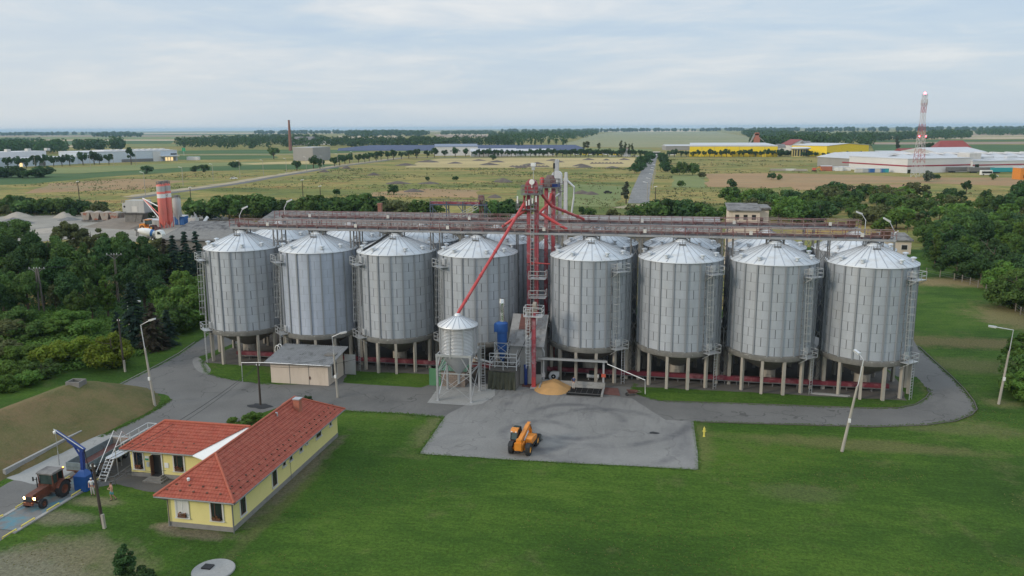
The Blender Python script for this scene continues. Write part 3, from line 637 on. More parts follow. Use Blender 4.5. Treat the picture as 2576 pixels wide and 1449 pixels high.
for i in range(8):
    t=thing('grain_silo',slab[i],'silo',(SX[i],SY,0),0,'big grain silos of the front row'); silos.append(t)
    mesh_obj('wall',wm2 if i==1 else wm,t,rz=radians(i*18)); rf=mesh_obj('roof',rm,t)
    mesh_obj('base_ring',base_me,t,rz=i); hc=mesh_obj('hopper_cone',cone_me,t); mesh_obj('outlet_column',col_me,t)
    for k in range(13):
        a=radians(-90+27.69*(k+.5)); mesh_obj('leg',leg_me,t,(5.42*cos(a),5.42*sin(a),.0),a+pi/2)
    for a in (-118,-62,-28,-152,20,100,170):
        a=radians(a+ (i%3)*3); r=4.75; mesh_obj('roof_vent',cap_me,rf,(r*cos(a),r*sin(a),Z1+.06+(5.5-r)*.52))
    a=radians(-86); mesh_obj('lifting_bracket',hook_me,rf,(1.7*cos(a),1.7*sin(a),18.1))
    access(t,radians(-135) if i<4 else radians(-47),1 if i>=4 else 1)
    m=MB()
    for sx in (-1,1):
        m.bar((sx*1.05,-.5,18.15),(sx*1.05,-.5,19.1),.13); m.bar((sx*1.05,.5,18.15),(sx*1.05,.5,19.1),.13); m.bar((sx*1.05,-.5,18.95),(sx*.45,-.5,18.6),.1)
    m.bar((-1.2,-.5,19.0),(1.2,-.5,19.0),.14); m.lathe([(.42,18.8),(.3,19.1)],10)
    m.build('inlet_frame',M['steel_dark'],t)
    if i==2:
        m=MB()
        for k in range(3):
            o=k*.18; m.tube([(-.9+o,-.8,18.75),(-2.2+o,-2.1,17.75),(-3.7+o,-3.6,16.75),(-3.95+o,-3.85,15.5),(-3.95+o,-3.85,9)],.05,6)
        m.build('power_cable',M['wire'],t)
rlab=['roof showing behind the leftmost front silo','roof showing behind the bluish front silo','roof showing behind the silo with cables on its roof','roof showing between the hopper-bin silo and the red tower',
 'roof showing right of the red tower behind the canopy silo','roof showing second right of the red tower','roof showing behind the gap before the last silo','roof showing beside the small cream house at the right']
SX2=[x+0.2 for x in SX]; SY2=118.4
for i in range(8):
    t=thing('grain_silo','rear grain silo, '+rlab[i],'silo',(SX2[i],SY2,0),0,'big grain silos of the rear row')
    mesh_obj('wall',wm,t,rz=i*.7); rf=mesh_obj('roof',rm,t); mesh_obj('base_ring',base_me,t); mesh_obj('hopper_cone',cone_me,t)
    for k in range(13):
        a=radians(-90+27.69*(k+.5)); mesh_obj('leg',leg_me,t,(5.42*cos(a),5.42*sin(a),0),a+pi/2)
    for a in (-125,-60,-25,-150,60,120):
        a=radians(a); r=4.75; mesh_obj('roof_vent',cap_me,rf,(r*cos(a),r*sin(a),Z1+.06+(5.5-r)*.52))
t=thing('slim_silo','narrow corrugated silo standing in the gap behind the red tower','silo',(-18.6,121.0,0))
mesh_obj('wall',wall_mesh(2.3,3,15.2,40,4,10,8,[M['silo'],M['steel']],'slim_wall'),t); mesh_obj('roof',roof_mesh(2.4,15.25,.5,16.2,16.4,16,[M['silo_roof'],M['roof_rib']],'slim_roof'),t)
b=MB(); b.lathe([(2.3,3.05),(.4,1.2)],20); b.build('hopper_cone',M['steel'],t)
for a in range(4):
    b=MB(); b.bar((2.2*cos(a*pi/2+.78),2.2*sin(a*pi/2+.78),0),(2.2*cos(a*pi/2+.78),2.2*sin(a*pi/2+.78),3.2),.2); b.build('leg',M['steel'],t)
# red trough conveyor running under the outlets
t=thing('trough_conveyor','red trough conveyor running along the ground under the front silos','conveyor',(0,SY-1.9,0))
m=MB(); m.box(-62,27.5,-.3,.3,.62,1.12); m.build('trough',M['trough'],t)
m=MB(); m.box(-62,27.5,-.34,.34,.5,.6)
for k in range(60):
    x=-61.5+k*1.5; m.box(x-.04,x+.04,-.3,-.22,0,.5); m.box(x-.04,x+.04,.22,.3,0,.5)
m.build('support_frame',M['steel_dark'],t)
# ------------------------------------------------------------------ galleries on top of the rows
def gallery(y,x0,x1,label,z=19.05,trest=None,lamps=()):
    t=thing('conveyor_gallery',label,'conveyor',(0,y,z))
    m=MB(); m.box(x0,x1,-.85,-.72,-.05,.22); m.box(x0,x1,.72,.85,-.05,.22); m.box(x0,x1,-.7,.7,.0,.06)
    k=int((x1-x0)/1.5)
    for i in range(k+1): m.box(x0+i*(x1-x0)/k-.04,x0+i*(x1-x0)/k+.04,-.7,.7,-.12,-.01)
    m.build('deck',M['steel_deck'],t)
    m=MB(); m.box(x0+.8,x1-.6,-.22,.22,.34,.64); n=int((x1-x0)/3)
    for i in range(n+1):
        x=x0+1+i*(x1-x0-1.8)/n; m.box(x-.06,x+.06,-.3,.3,.06,.72)
    m.build('conveyor_trough',M['red_dark'],t)
    for s,nm in ((-.82,'railing'),(.82,'railing')):
        m=MB(); railing(m,[(x0,s,.2),(x1,s,.2)],1.05,1.5,.04); m.build(nm,M['rail'],t)
    m=MB(); m.box(x1-1.6,x1-.6,-.4,.4,.3,1.15); m.tube([(x1-1.9,.1,.7),(x1-2.8,.1,.7)],.25,10); m.build('drive_unit',M['brown'],t)
    m=MB()
    for i in range(7):
        x=x0+6+i*(x1-x0-10)/6; m.box(x-.22,x+.22,-1.0,-.86,.55,.95)
    for i in range(7):
        x=x0+6+i*(x1-x0-10)/6
        b=MB(); b.box(x-.2,x+.2,-1.02,-.87,.5,.95); b.build('switch_box',M['offwhite'],t)
    for x in trest or ():
        b=MB()
        for sx in (-.65,.65):
            for sy in (-.6,.6): b.bar((x+sx,sy,-z),(x+sx,sy,-.05),.15)
        zz=-z
        while zz<-2:
            b.bar((x-.65,-.6,zz),(x+.65,-.6,zz+2),.07); b.bar((x+.65,-.6,zz),(x-.65,-.6,zz+2),.07); zz+=2
        b.build('trestle',M['steel_dark'],t)
    return t
gaps=[(SX[i]+SX[i+1])/2 for i in range(7)]
gallery(SY,-62.4,27.2,'long dark red conveyor gallery with handrails above the front silo row',trest=[g for k,g in enumerate(gaps) if k!=3])
gallery(SY2,-61.4,25.5,'second long conveyor gallery with handrails above the rear silo row',trest=[g for k,g in enumerate(gaps) if k!=3])
t=thing('truss_gallery','open dark lattice gallery between the two long conveyor galleries','conveyor',(0,112.5,18.6))
for x0,x1 in ((-46,-21),(-12,8)):
    m=MB()
    for s in (-.6,.6):
        m.bar((x0,s,0),(x1,s,0),.12); m.bar((x0,s,1.0),(x1,s,1.0),.1); n=int((x1-x0)/1.2)
        for i in range(n):
            a=x0+(x1-x0)*i/n; b_=x0+(x1-x0)*(i+1)/n; m.bar((a,s,0),(b_,s,1) ,.06); m.bar((a,s,0),(a,s,1.0),.06)
    m.box(x0,x1,-.5,.5,-.02,.04)
    for x in (x0+.5,x1-.5): m.bar((x,-.6,-18.6),(x,-.6,0),.16); m.bar((x,.6,-18.6),(x,.6,0),.16)
    m.build('lattice_span',M['steel_dark'],t)
# ================================================================== OFFICE HOUSE AND WEIGHBRIDGE
def root(o):
    while o.parent: o=o.parent
    return o
def pt(mb,name,mats,par,label=None,merge=True):
    "part given in world coordinates, stored relative to its thing"
    L=root(par).location
    mb.v=[(a-L.x,b-L.y,c-L.z) for a,b,c in mb.v]
    return mb.build(name,mats,par,merge=merge,label=label)
def tiles(mb,A,B,C,D,row=.36,per=.3,amp=.035,lift=.05):
    A,B,C,D=V(A),V(B),V(C),V(D); s=(B-A).normalized(); n=s.cross((D-A)).normalized()
    if n.z<0: n=-n
    up=n.cross(s).normalized()
    if up.z<0: up=-up
    H=(D-A).dot(up); rows=max(1,round(H/row)); L=(B-A).length
    l0,l1=0,L; t0,t1=(D-A).dot(s),(C-A).dot(s); step=per/4; k=int(max(L,t1)/step)+1
    for j in range(rows):
        vs=[];fs=[]
        for e,(t,lf) in enumerate(((j/rows,lift),((j+1.12)/rows if j<rows-1 else 1.0,.004))):
            a=l0+(t0-l0)*min(t,1); b=l1+(t1-l1)*min(t,1)
            for i in range(k+1):
                x=min(max(i*step,a),b); vs.append(A+s*x+up*(H*t)+n*(lf+amp*(.5+.5*cos(2*pi*x/per))))
        for i in range(k):
            if (vs[i+1]-vs[i]).length<1e-5 and (vs[k+2+i]-vs[k+1+i]).length<1e-5: continue
            fs.append((i,i+1,k+2+i,k+1+i))
        o=len(vs); vs+= [p-n*.05 for p in vs[:k+1]]; fs+=[(o+i,o+i+1,i+1,i) for i in range(k) if (vs[i+1]-vs[i]).length>1e-5]
        mb.add(vs,fs,False)
def win(par,face,c,a0,a1,z0,z1,flowers=False,blind=False,sill=True,fw=.1):
    def P(a,d,z): return (a,c-d,z) if face=='-y' else (c+d,a,z)
    def bx(m,a,b,d0,d1,za,zb):
        p,q=P(a,d0,za),P(b,d1,zb); m.box(min(p[0],q[0]),max(p[0],q[0]),min(p[1],q[1]),max(p[1],q[1]),za,zb)
    m=MB(); w=fw*1.3
    bx(m,a0-w,a0,-.02,.07,z0-.05,z1+w); bx(m,a1,a1+w,-.02,.07,z0-.05,z1+w); bx(m,a0,a1,-.02,.07,z1,z1+w)
    if sill: bx(m,a0-w-.05,a1+w+.05,-.02,.14,z0-.13,z0-.05)
    f=pt(m,'window',M['trim'],par)
    m=MB(); t=.05
    for q in ((a0,a0+t),(a1-t,a1)): bx(m,*q,.0,.045,z0,z1)
    bx(m,a0+t,a1-t,.0,.045,z0,z0+t); bx(m,a0+t,a1-t,.0,.045,z1-t,z1)
    if a1-a0>.7: bx(m,(a0+a1)/2-.025 if blind else a0+.3*(a1-a0),((a0+a1)/2+.025) if blind else a0+.3*(a1-a0)+.05,.0,.04,z0+t,z1-t)
    pt(m,'frame',M['brown'] if not blind else M['white'],f)
    m=MB(); bx(m,a0+t,a1-t,.004,.02,z0+t,z1-t); pt(m,'pane',M['trim'] if blind else M['glass'],f)
    if flowers:
        m=MB(); bx(m,a0+.15,a1-.15,.06,.22,z0+.0,z0+.14); m.mi=1; rr=random.Random(int(a0*77))
        for k in range(26):
            a=rr.uniform(a0+.15,a1-.15); z=z0+.14+rr.uniform(0,.28); d=rr.uniform(.05,.28); m.ball(P(a,d,z),.06,n=5)
        pt(m,'flower_box',[M['brown'],M['flower']],f)
H=thing('office_house','long pale yellow office house with orange-red tiled hip roof and a side wing','house',(-38.08,67,0))
WX0,WX1,WY0,WY1=-41.05,-35.05,56.6,78.35; WZ=2.92
m=MB()
m.box(WX0,WX1,WY0,WY1,.45,WZ); wmain=pt(m,'wall',M['yellow'],H)
m=MB(); m.box(WX0-.03,WX1+.03,WY0-.03,WY1+.03,0,.45); pt(m,'plinth',M['plinth'],H)
m=MB(); m.box(-50.7,WX0-.04,65.1,70.1,.45,WZ); wing=pt(m,'wing_wall',M['yellow'],H)
m=MB(); m.box(-50.73,WX0-.04,65.07,70.13,0,.45); pt(m,'plinth',M['plinth'],H)
EX0,EX1,EY0,EY1,EZ,RZ=-41.75,-34.4,55.95,79.05,2.93,5.5; RX=-38.08; RY0,RY1=59.65,74.8
m=MB()
tiles(m,(EX0,EY0,EZ),(EX1,EY0,EZ),(RX,RY0,RZ),(RX,RY0,RZ))
tiles(m,(EX1,EY0,EZ),(EX1,EY1,EZ),(RX,RY1,RZ),(RX,RY0,RZ))
tiles(m,(EX1,EY1,EZ),(EX0,EY1,EZ),(RX,RY1,RZ),(RX,RY1,RZ))
tiles(m,(EX0,EY1,EZ),(EX0,EY0,EZ),(RX,RY0,RZ),(RX,RY1,RZ))
# snow guards
m.mi=1
for (x0,y0,x1,y1,nx_,ny_) in ((EX0+.9,EY0+.55,EX1-.9,EY0+.55,0,-1),(EX1-.55,EY0+.9,EX1-.55,EY1-.9,1,0),(-50.3,65.05,-44,65.05,0,-1)):
    L=hypot(x1-x0,y1-y0); k=int(L/1.15)
    for j in range(k+1):
        for q in (0,1):
            t=(j+.5*q)/(k+.5); x=x0+(x1-x0)*t-nx_*.45*q; y=y0+(y1-y0)*t-ny_*.45*q; s=.7 if y0!=65.05 else .62
            z=EZ+(.58+.45*q)*s+.06; m.box(x-.08,x+.08,y-.06,y+.06,z-.05,z+.05)
roof=pt(m,'roof',[M['tile'],M['brown']],H,merge=False)
def ridge(m,a,b,r=.13):
    a,b=V(a),V(b); L=(b-a).length; k=max(1,int(L/.4))
    for i in range(k):
        p=a.lerp(b,i/k); q=a.lerp(b,(i+1.1)/k); m.tube([p+V((0,0,.03)),q+V((0,0,.05))],[r*1.08,r*.92],7)
m=MB()
for a,b_ in (((RX,RY0,RZ),(RX,RY1,RZ)),((EX0,EY0,EZ),(RX,RY0,RZ)),((EX1,EY0,EZ),(RX,RY0,RZ)),((EX1,EY1,EZ),(RX,RY1,RZ)),((EX0,EY1,EZ),(RX,RY1,RZ))): ridge(m,a,b_)
pt(m,'ridge_tiles',M['tile_ridge'],roof,merge=False)
m=MB(); wy0,wyr,wz,wxl,wxr=64.45,67.55,4.9,-51.3,-48.3
tiles(m,(wxl,wy0,EZ),(-43.55,wy0,EZ),(-39.45,wyr,wz),(wxr,wyr,wz))
tiles(m,(wxl,70.75,EZ),(wxl,wy0,EZ),(wxr,wyr,wz),(wxr,wyr,wz))
tiles(m,(-41.9,70.75,EZ),(wxl,70.75,EZ),(wxr,wyr,wz),(-39.1,wyr,wz))
wr=pt(m,'wing_roof',M['tile'],H,merge=False)
m=MB(); ridge(m,(wxr,wyr,wz),(-39.2,wyr,wz)); ridge(m,(wxl,wy0,EZ),(wxr,wyr,wz)); ridge(m,(wxl,70.75,EZ),(wxr,wyr,wz)); pt(m,'ridge_tiles',M['tile_ridge'],wr,merge=False)
m=MB(); a=[(-43.6,64.42,2.92),(-41.78,63.6,2.90),(-39.1,67.62,4.86),(-39.6,67.62,4.88)]
m.add(a+[(x,y,z-.06) for x,y,z in a],[(0,1,2,3),(7,6,5,4),(0,4,5,1),(1,5,6,2),(2,6,7,3),(3,7,4,0)]); pt(m,'valley_flashing',M['white'],roof)
m=MB(); m.box(-37.35,-36.7,72.95,73.6,3.6,5.9); m.mi=1; m.box(-37.42,-36.63,72.88,73.67,5.9,5.99); m.box(-36.95,-36.4,72.8,73.75,4.2,4.32); pt(m,'chimney',[M['brick'],M['steel']],roof)
m=MB(); m.tube([(-37.6,70,4.9),(-37.6,70,5.5),(-37.75,69.95,5.6)],.08,8); pt(m,'vent_pipe',M['steel'],roof)
m=MB(); m.lathe([(.11,0),(.14,.2),(.04,.3)],10,(-39.3,57.3)); m.xf(Matrix.Translation((0,0,3.95))); pt(m,'vent_cap',M['white'],roof)
m=MB(); g=.07
m.tube([(EX0,EY0-.03,EZ-.03),(EX1+.03,EY0-.03,EZ-.03)],g,8); m.tube([(EX1+.03,EY0-.03,EZ-.03),(EX1+.03,EY1,EZ-.03)],g,8); m.tube([(wxl,wy0-.03,EZ-.03),(-43.55,wy0-.03,EZ-.03)],g,8)
pt(m,'gutter',M['gutter'],H)
m=MB(); m.tube([(WX1+.12,EY0,2.86),(WX1+.1,WY0-.1,2.5),(WX1+.1,WY0-.1,.1),(WX1+.2,WY0-.3,.05)],.06,8); pt(m,'downpipe',M['gutter'],H)
m=MB(); m.tube([(EX0+.1,EY0,2.86),(WX0+.15,WY0-.1,2.45),(WX0+.15,WY0-.1,.1)],.06,8); pt(m,'downpipe',M['gutter'],H)
m=MB(); m.tube([(WX1+.1,67.0,2.9),(WX1+.1,67.0,.1)],.02,6); pt(m,'downpipe',M['gutter'],H)
m=MB()
m.box(WX0-.5,WX1+.45,WY0-.55,WY0,2.84,2.915); m.box(WX1,WX1+.5,WY0,WY1+.5,2.84,2.915); m.box(-51.1,-41.9,64.55,65.1,2.84,2.915); pt(m,'soffit',M['trim'],roof)
win(wmain,'-y',WY0,-40.15,-39.1,.98,2.55,True,True); win(wmain,'-y',WY0,-36.95,-35.93,.98,2.55,True)
for a0,a1,z0,z1 in ((57.85,58.7,.85,2.6),(63.5,64.35,.85,2.6),(65.62,66.15,1.95,2.55),(67.02,67.55,1.95,2.55),(69.18,69.7,1.95,2.55),(70.6,70.95,2.2,2.55),(72.95,74.1,1.85,2.6),(76.3,76.75,1.95,2.6)):
    win(wmain,'+x',WX1,a0,a1,z0,z1,fw=.07)
win(wing,'-y',65.1,-50.3,-49.35,.85,2.5,True); win(wing,'-y',65.1,-46.0,-45.0,.95,2.5,True)
m=MB(); m.box(-48.4,-48.28,65.02,65.12,.42,2.55); m.box(-47.35,-47.23,65.02,65.12,.42,2.55); m.box(-48.28,-47.35,65.02,65.12,2.43,2.55); dr=pt(m,'door',M['trim'],H)
m=MB(); m.box(-48.26,-47.37,65.06,65.09,.42,2.42); pt(m,'door_opening',M['dark'],dr)
m=MB(); m.box(-48.27,-48.2,64.6,65.06,.42,2.4); pt(m,'door_leaf',M['brown'],dr)
m=MB(); m.box(-48.75,-46.75,63.9,65.05,0,.15); m.box(-48.55,-47.0,64.2,65.05,.15,.3); m.box(-48.4,-47.2,64.5,65.05,.3,.42); st=pt(m,'front_steps',M['conc'],H)
m=MB(); m.box(-48.2,-47.4,64.52,65.0,.42,.44); pt(m,'doormat',M['black'],st)
m=MB(); m.box(-49.1,-48.68,65.05,65.09,1.75,2.2); m.mi=1; m.box(-49.08,-48.70,65.04,65.05,1.78,1.95); pt(m,'name_board',[M['white'],M['sign_green']],H)
m=MB(); m.box(-47.05,-46.62,65.05,65.09,1.15,1.65); pt(m,'notice_board',M['white'],H)
m=MB(); m.box(-48.9,-48.62,64.95,65.1,1.15,1.6); pt(m,'letter_box',M['steel_light'],H)
m=MB(); m.ball((-50.55,65.0,2.35),.07,n=6); pt(m,'wall_lamp',M['lens'],H)
# ------------------------------------------------------------------ weighbridge
t=thing('weighbridge','long vehicle weighbridge with worn turquoise deck and yellow side rails','weighbridge',(-54.65,58,0))
m=MB(); m.box(-56.1,-53.25,53.4,63.4,.02,.09); pt(m,'deck',M['teal'],t)
m=MB(); m.box(-56.45,-56.12,53.0,63.6,.02,.12); m.box(-53.23,-52.9,53.0,63.6,.02,.12); pt(m,'edge_beam',M['pad'],t)
for x in (-56.28,-53.1):
    for y in (51.9,53.9,56.8,59.8,62):
        if y<53 and x<-55: continue
        m=MB(); m.tube([(x,y,.12),(x,y,.24),(x,y+1.45,.24),(x,y+1.45,.12)],.055,6); pt(m,'guide_rail',M['hyd'],t)
m=MB(); m.box(-62.95,-62.65,62.6,73.2,0,.75); tag(pt(m,'retaining_wall',M['pad'],bpy.data.objects['weighbridge']) ,'long low concrete wall at the foot of the grassy bank','wall')
o=bpy.data.objects['retaining_wall']; o.parent=None; o.location=(-54.65,58,0)
sheet('concrete_pad',[V((-62.6,62.4)),V((-58.6,61.6)),V((-57.2,63.6)),V((-57.2,74.2)),V((-62.6,74.2))],.022,M['pad'],.08,.6)
# ------------------------------------------------------------------ sampling crane
t=thing('sampling_crane','dark blue sampling crane with raised telescopic boom beside the weighbridge','crane',(-53.1,61.6,0))
m=MB(); m.prism([(-53.75,61.0),(-52.5,61.0),(-52.5,62.1),(-53.75,62.1)],.05,1.5); m.add([(-53.75,61.0,1.5),(-52.5,61.0,1.5),(-52.5,62.1,1.5),(-53.75,62.1,1.5),(-53.3,61.4,2.0),(-52.9,61.4,2.0),(-52.9,61.8,2.0),(-53.3,61.8,2.0)],[(0,1,5,4),(1,2,6,5),(2,3,7,6),(3,0,4,7),(4,5,6,7)]); pt(m,'cabinet',M['blue'],t)
m=MB(); m.bar((-53.1,61.6,1.9),(-53.0,61.6,4.0),.3); m.bar((-53.05,61.6,3.0),(-53.9,61.6,4.45),.12); mast=pt(m,'mast',M['blue_crane'],t)
m=MB(); m.bar((-52.75,61.6,3.9),(-54.3,61.6,4.85),.34,.3); m.mi=1; m.bar((-52.7,61.42,4.12),(-55.6,61.42,5.85),.06); m.mi=0; m.bar((-54.2,61.6,4.8),(-55.5,61.6,5.6),.22,.2); bm_=pt(m,'boom',[M['blue_crane'],M['steel_light']],t)
m=MB(); m.lathe([(.16,0),(.22,.2),(.08,.35)],8,(-55.6,61.6)); m.xf(Matrix.Translation((0,0,5.35))); pt(m,'head',M['white'],bm_)
m=MB(); m.tube([(-55.6,61.6,5.4),(-55.6,61.6,3.6)],.025,6); m.tube([(-55.6,61.6,3.6),(-55.6,61.6,2.2)],.05,6); pt(m,'probe',M['steel'],bm_)
m=MB(); m.tube([(-52.75,61.6,4.0),(-52.5,61.5,2.8),(-52.2,61.6,1.6),(-52.3,61.8,.6)],.04,6); pt(m,'hose',M['wire'],mast)
# ------------------------------------------------------------------ inspection stairs
t=thing('inspection_stairs','grey steel stairs and railed platform beside the trailer','stairs',(-52.6,66,0))
m=MB(); 
for x in (-53.15,-52.35): m.bar((x,63.4,0),(x,64.9,1.75),.06,.14)
for k in range(7): m.box(-53.15,-52.35,63.45+k*.215,63.65+k*.215,.22+k*.25,.25+k*.25)
pt(m,'stair_flight',M['steel_light'],t)
m=MB(); m.box(-53.3,-52.1,64.9,71.5,1.72,1.78)
for y in (65,67,69,71.4):
    for x in (-53.25,-52.15): m.bar((x,y,0),(x,y,1.72),.07)
pt(m,'platform',M['steel'],t)
m=MB(); railing(m,[(-52.15,64.9,1.78),(-52.15,71.5,1.78),(-53.25,71.5,1.78),(-53.25,67.2,1.78)],1.1,1.4,.028); m.bar((-53.2,63.35,.95),(-53.2,66.3,4.0),.05); m.bar((-52.3,63.35,.95),(-52.3,66.3,4.0),.05); m.bar((-52.3,66.3,4.0),(-52.3,67.3,2.9),.05); m.bar((-53.2,66.3,4.0),(-53.2,67.3,2.9),.05); pt(m,'handrail',M['steel_light'],t)
# low pipe rails on the asphalt beside the bridge
m=MB(); railing(m,[(-52.0,62.0,0),(-50.9,62.9,0),(-51.4,70.0,0)],.9,1.8,.03); tag(m.build('pipe_barrier',M['steel_dark'],loc=(0,0,0)),'low grey pipe barrier between the stairs and the yellow house','barrier')
# ------------------------------------------------------------------ manhole pad
p=G(537,1436); t=thing('manhole','round concrete manhole slab with black square lid in the lawn','manhole',(p.x,p.y,0))
m=MB(); m.lathe([(0,.14),(1.55,.14),(1.6,.1),(1.6,0)],32); m.build('slab',M['pad'],t)
m=MB(); m.box(-.95,-.2,-.15,.5,.14,.24); m.build('lid',M['black'],t)
# ================================================================== YARD EQUIPMENT
def corr(m,x0,x1,y0,y1,z0,z1,per=.2,amp=.025,axis='x'):
    "corrugated sloping sheet: z0 at y0, z1 at y1, ribs along y"
    k=int((x1-x0)/per*4); vs=[]
    for y,z in ((y0,z0),(y1,z1)):
        vs+=[(x0+(x1-x0)*i/k,y,z+amp*sin(2*pi*i/4)) for i in range(k+1)]
    o=len(vs); vs+=[(a,b_,c-.03) for a,b_,c in vs]
    m.add(vs,[(i,i+1,k+2+i,k+1+i) for i in range(k)]+[(o+i+1,o+i,o+k+1+i,o+k+2+i) for i in range(k)]+[(o+i,o+i+1,i+1,i) for i in range(k)])
# ---- kiosk
t=thing('kiosk','beige flat-sided control hut with a sloping grey corrugated roof','hut',(-47.4,97.2,0))
m=MB(); x0,x1,y0,y1=-51.45,-43.35,94.8,99.8
m.add([(x0,y0,0),(x1,y0,0),(x1,y1,0),(x0,y1,0),(x0,y0,3.0),(x1,y0,3.0),(x1,y1,3.75),(x0,y1,3.75)],[(3,2,1,0),(4,5,6,7),(0,1,5,4),(1,2,6,5),(2,3,7,6),(3,0,4,7)])
w=pt(m,'wall',M['beige'],t)
m=MB()
for x in (-48.75,-46.05): m.box(x-.03,x+.03,94.77,94.79,.02,2.95)
pt(m,'panel_joint',M['conc'],w)
m=MB(); m.box(-46.0,-45.85,94.72,94.79,.75,1.15); pt(m,'meter_box',M['brown'],w)
m=MB(); corr(m,-52.0,-42.7,94.2,100.3,2.98,3.9,.3,.05); r_=pt(m,'roof',M['asb_new'],t,merge=False)
m=MB(); m.box(-44.7,-43.2,96.9,97.9,3.42,3.62); pt(m,'roof_hatch',M['conc'],r_)
m=MB(); m.tube([(-52,94.15,2.93),(-42.7,94.15,2.93)],.06,6); m.tube([(-52,94.15,2.93),(-55.3,94.3,2.7),(-55.35,94.3,.05)],.05,6); pt(m,'gutter',M['steel_light'],t)
win(w,'+x',-43.35,96.0,97.5,.9,2.5)
m=MB(); corr(m,-43.2,-41.6,99.9,99.95,.1,2.9,.2,.03); pt(m,'side_screen',M['steel'],t,merge=False)
m=MB(); m.tube([(-51.9,99.2,3.2)]+[(-51.9-.35+.35*cos(a*pi/5),99.2,3.6+.5*sin(a*pi/5)) for a in range(6)]+[(-52.6,99.2,0)],.05,6); m.tube([(-51.9,98.5,3.2)]+[(-51.9-.35+.35*cos(a*pi/5),98.5,3.6+.5*sin(a*pi/5)) for a in range(6)]+[(-52.6,98.5,0)],.05,6); pt(m,'ladder_hoop',M['white'],t)
# ---- hopper bin on its steel frame
t=thing('hopper_bin','small shiny corrugated hopper bin on a galvanised four-legged frame','hopper',(-25.5,94.0,0))
fx0,fx1,fy0,fy1=-27.62,-23.4,91.75,96.26
for x in (fx0,fx1):
    for y in (fy0,fy1):
        m=MB(); m.box(x-.12,x+.12,y-.12,y+.12,.03,5.7); m.box(x-.22,x+.22,y-.22,y+.22,.03,.1); pt(m,'leg',M['steel'],t)
m=MB()
for z in (5.8,):
    m.bar((fx0-.15,fy0,z),(fx1+.15,fy0,z),.2,.3); m.bar((fx0-.15,fy1,z),(fx1+.15,fy1,z),.2,.3); m.bar((fx0,fy0+.12,z),(fx0,fy1-.12,z),.2,.26); m.bar((fx1,fy0+.12,z),(fx1,fy1-.12,z),.2,.26)
m.bar((fx0,fy0,3.55),(fx1,fy0,3.55),.12); m.bar((fx1,fy0,3.55),(fx1,fy1,3.55),.12); m.bar((fx0,fy1,3.55),(fx1,fy1,3.55),.12); m.bar((fx0,fy0,3.55),(fx0,fy1,3.55),.12)
pt(m,'frame_beam',M['steel'],t)
m=MB()
for (xa,ya,xb,yb) in ((fx0,fy0,fx1,fy0),(fx0,fy1,fx1,fy1),(fx0,fy0,fx0,fy1),(fx1,fy0,fx1,fy1)):
    m.bar((xa,ya,.3),(xb,yb,3.5),.07); m.bar((xb,yb,.3),(xa,ya,3.5),.05)
    for (p,q) in (((xa,ya),(xb,yb)),((xb,yb),(xa,ya))):
        m.bar((p[0],p[1],3.6),(p[0]+(q[0]-p[0])*.28,p[1]+(q[1]-p[1])*.28,5.65),.08)
pt(m,'cross_brace',M['steel'],t)
hx,hy=-25.5,94.0
hm=wall_mesh(2.35,5.75,9.25,48,6,5,9,[M['hopper_sheet'],M['steel']],'hopper_wall',.12,.08); o=bpy.data.objects.new('bin_wall',hm); COL.objects.link(o); o.parent=t
mesh_obj('bin_roof',roof_mesh(2.5,9.3,.42,10.35,10.65,18,[M['hopper_roof'],M['roof_rib']],'hopper_roof'),t)
m=MB(); m.lathe([(2.3,5.75),(2.25,5.4),(.25,2.9)],28); m.tube([(0,0,2.95),(0,0,1.6)],.17,10); m.build('bin_cone',M['steel'],t)
m=MB(); ladder(m,(fx1+.5,fy1,.1),(fx1+.5,fy1,6.6),(1,0,0),.5,.35,.03,True,(0,-1,0)); pt(m,'access_ladder',M['steel'],t)
# ---- brick shed with green roof, green sheet panel
t=thing('brick_shed','small block-built shed with faded green roof behind the hopper legs','shed',(-27.2,98.5,0))
m=MB(); m.box(-28.75,-25.6,97.3,100.3,0,2.3); sw=pt(m,'wall',M['plinth'],t)
def brickmat():
    m_,nt,b=_nt('rough_blockwork'); h=N(nt); v=h.vec('obj'); c=h.n('ShaderNodeCombineXYZ'); s=h.n('ShaderNodeSeparateXYZ'); h.l(v,s.inputs[0])
    h.l(h.math('ADD',s.outputs[0],s.outputs[1]),c.inputs[0]); h.l(s.outputs[2],c.inputs[1])
    bt=h.n('ShaderNodeTexBrick'); bt.inputs['Scale'].default_value=1; bt.inputs['Brick Width'].default_value=.5; bt.inputs['Row Height'].default_value=.25; bt.inputs['Mortar Size'].default_value=.022
    for k,c_ in (('Color1',(.24,.185,.15)),('Color2',(.31,.25,.21)),('Mortar',(.16,.14,.125))): bt.inputs[k].default_value=(*c_,1)
    h.l(c.outputs[0],bt.inputs['Vector']); h.l(bt.outputs[0],b.inputs['Base Color']); b.inputs['Roughness'].default_value=.95; return m_
M['block']=brickmat(); sw.data.materials[0]=M['block']
m=MB(); corr(m,-29.1,-25.2,96.9,100.7,2.3,3.5,.25,.03); pt(m,'roof',M['green_roof'],t,merge=False)
m=MB(); corr(m,-30.35,-28.85,97.32,97.4,.05,2.35,.22,.03); m.box(-30.42,-28.8,97.42,97.47,2.2,2.3); m.box(-30.42,-30.36,97.36,97.44,0,2.4); tag(m.build('sheet_fence',M['green_sheet'],merge=False),'upright green corrugated fence panel beside the brick shed','fence')
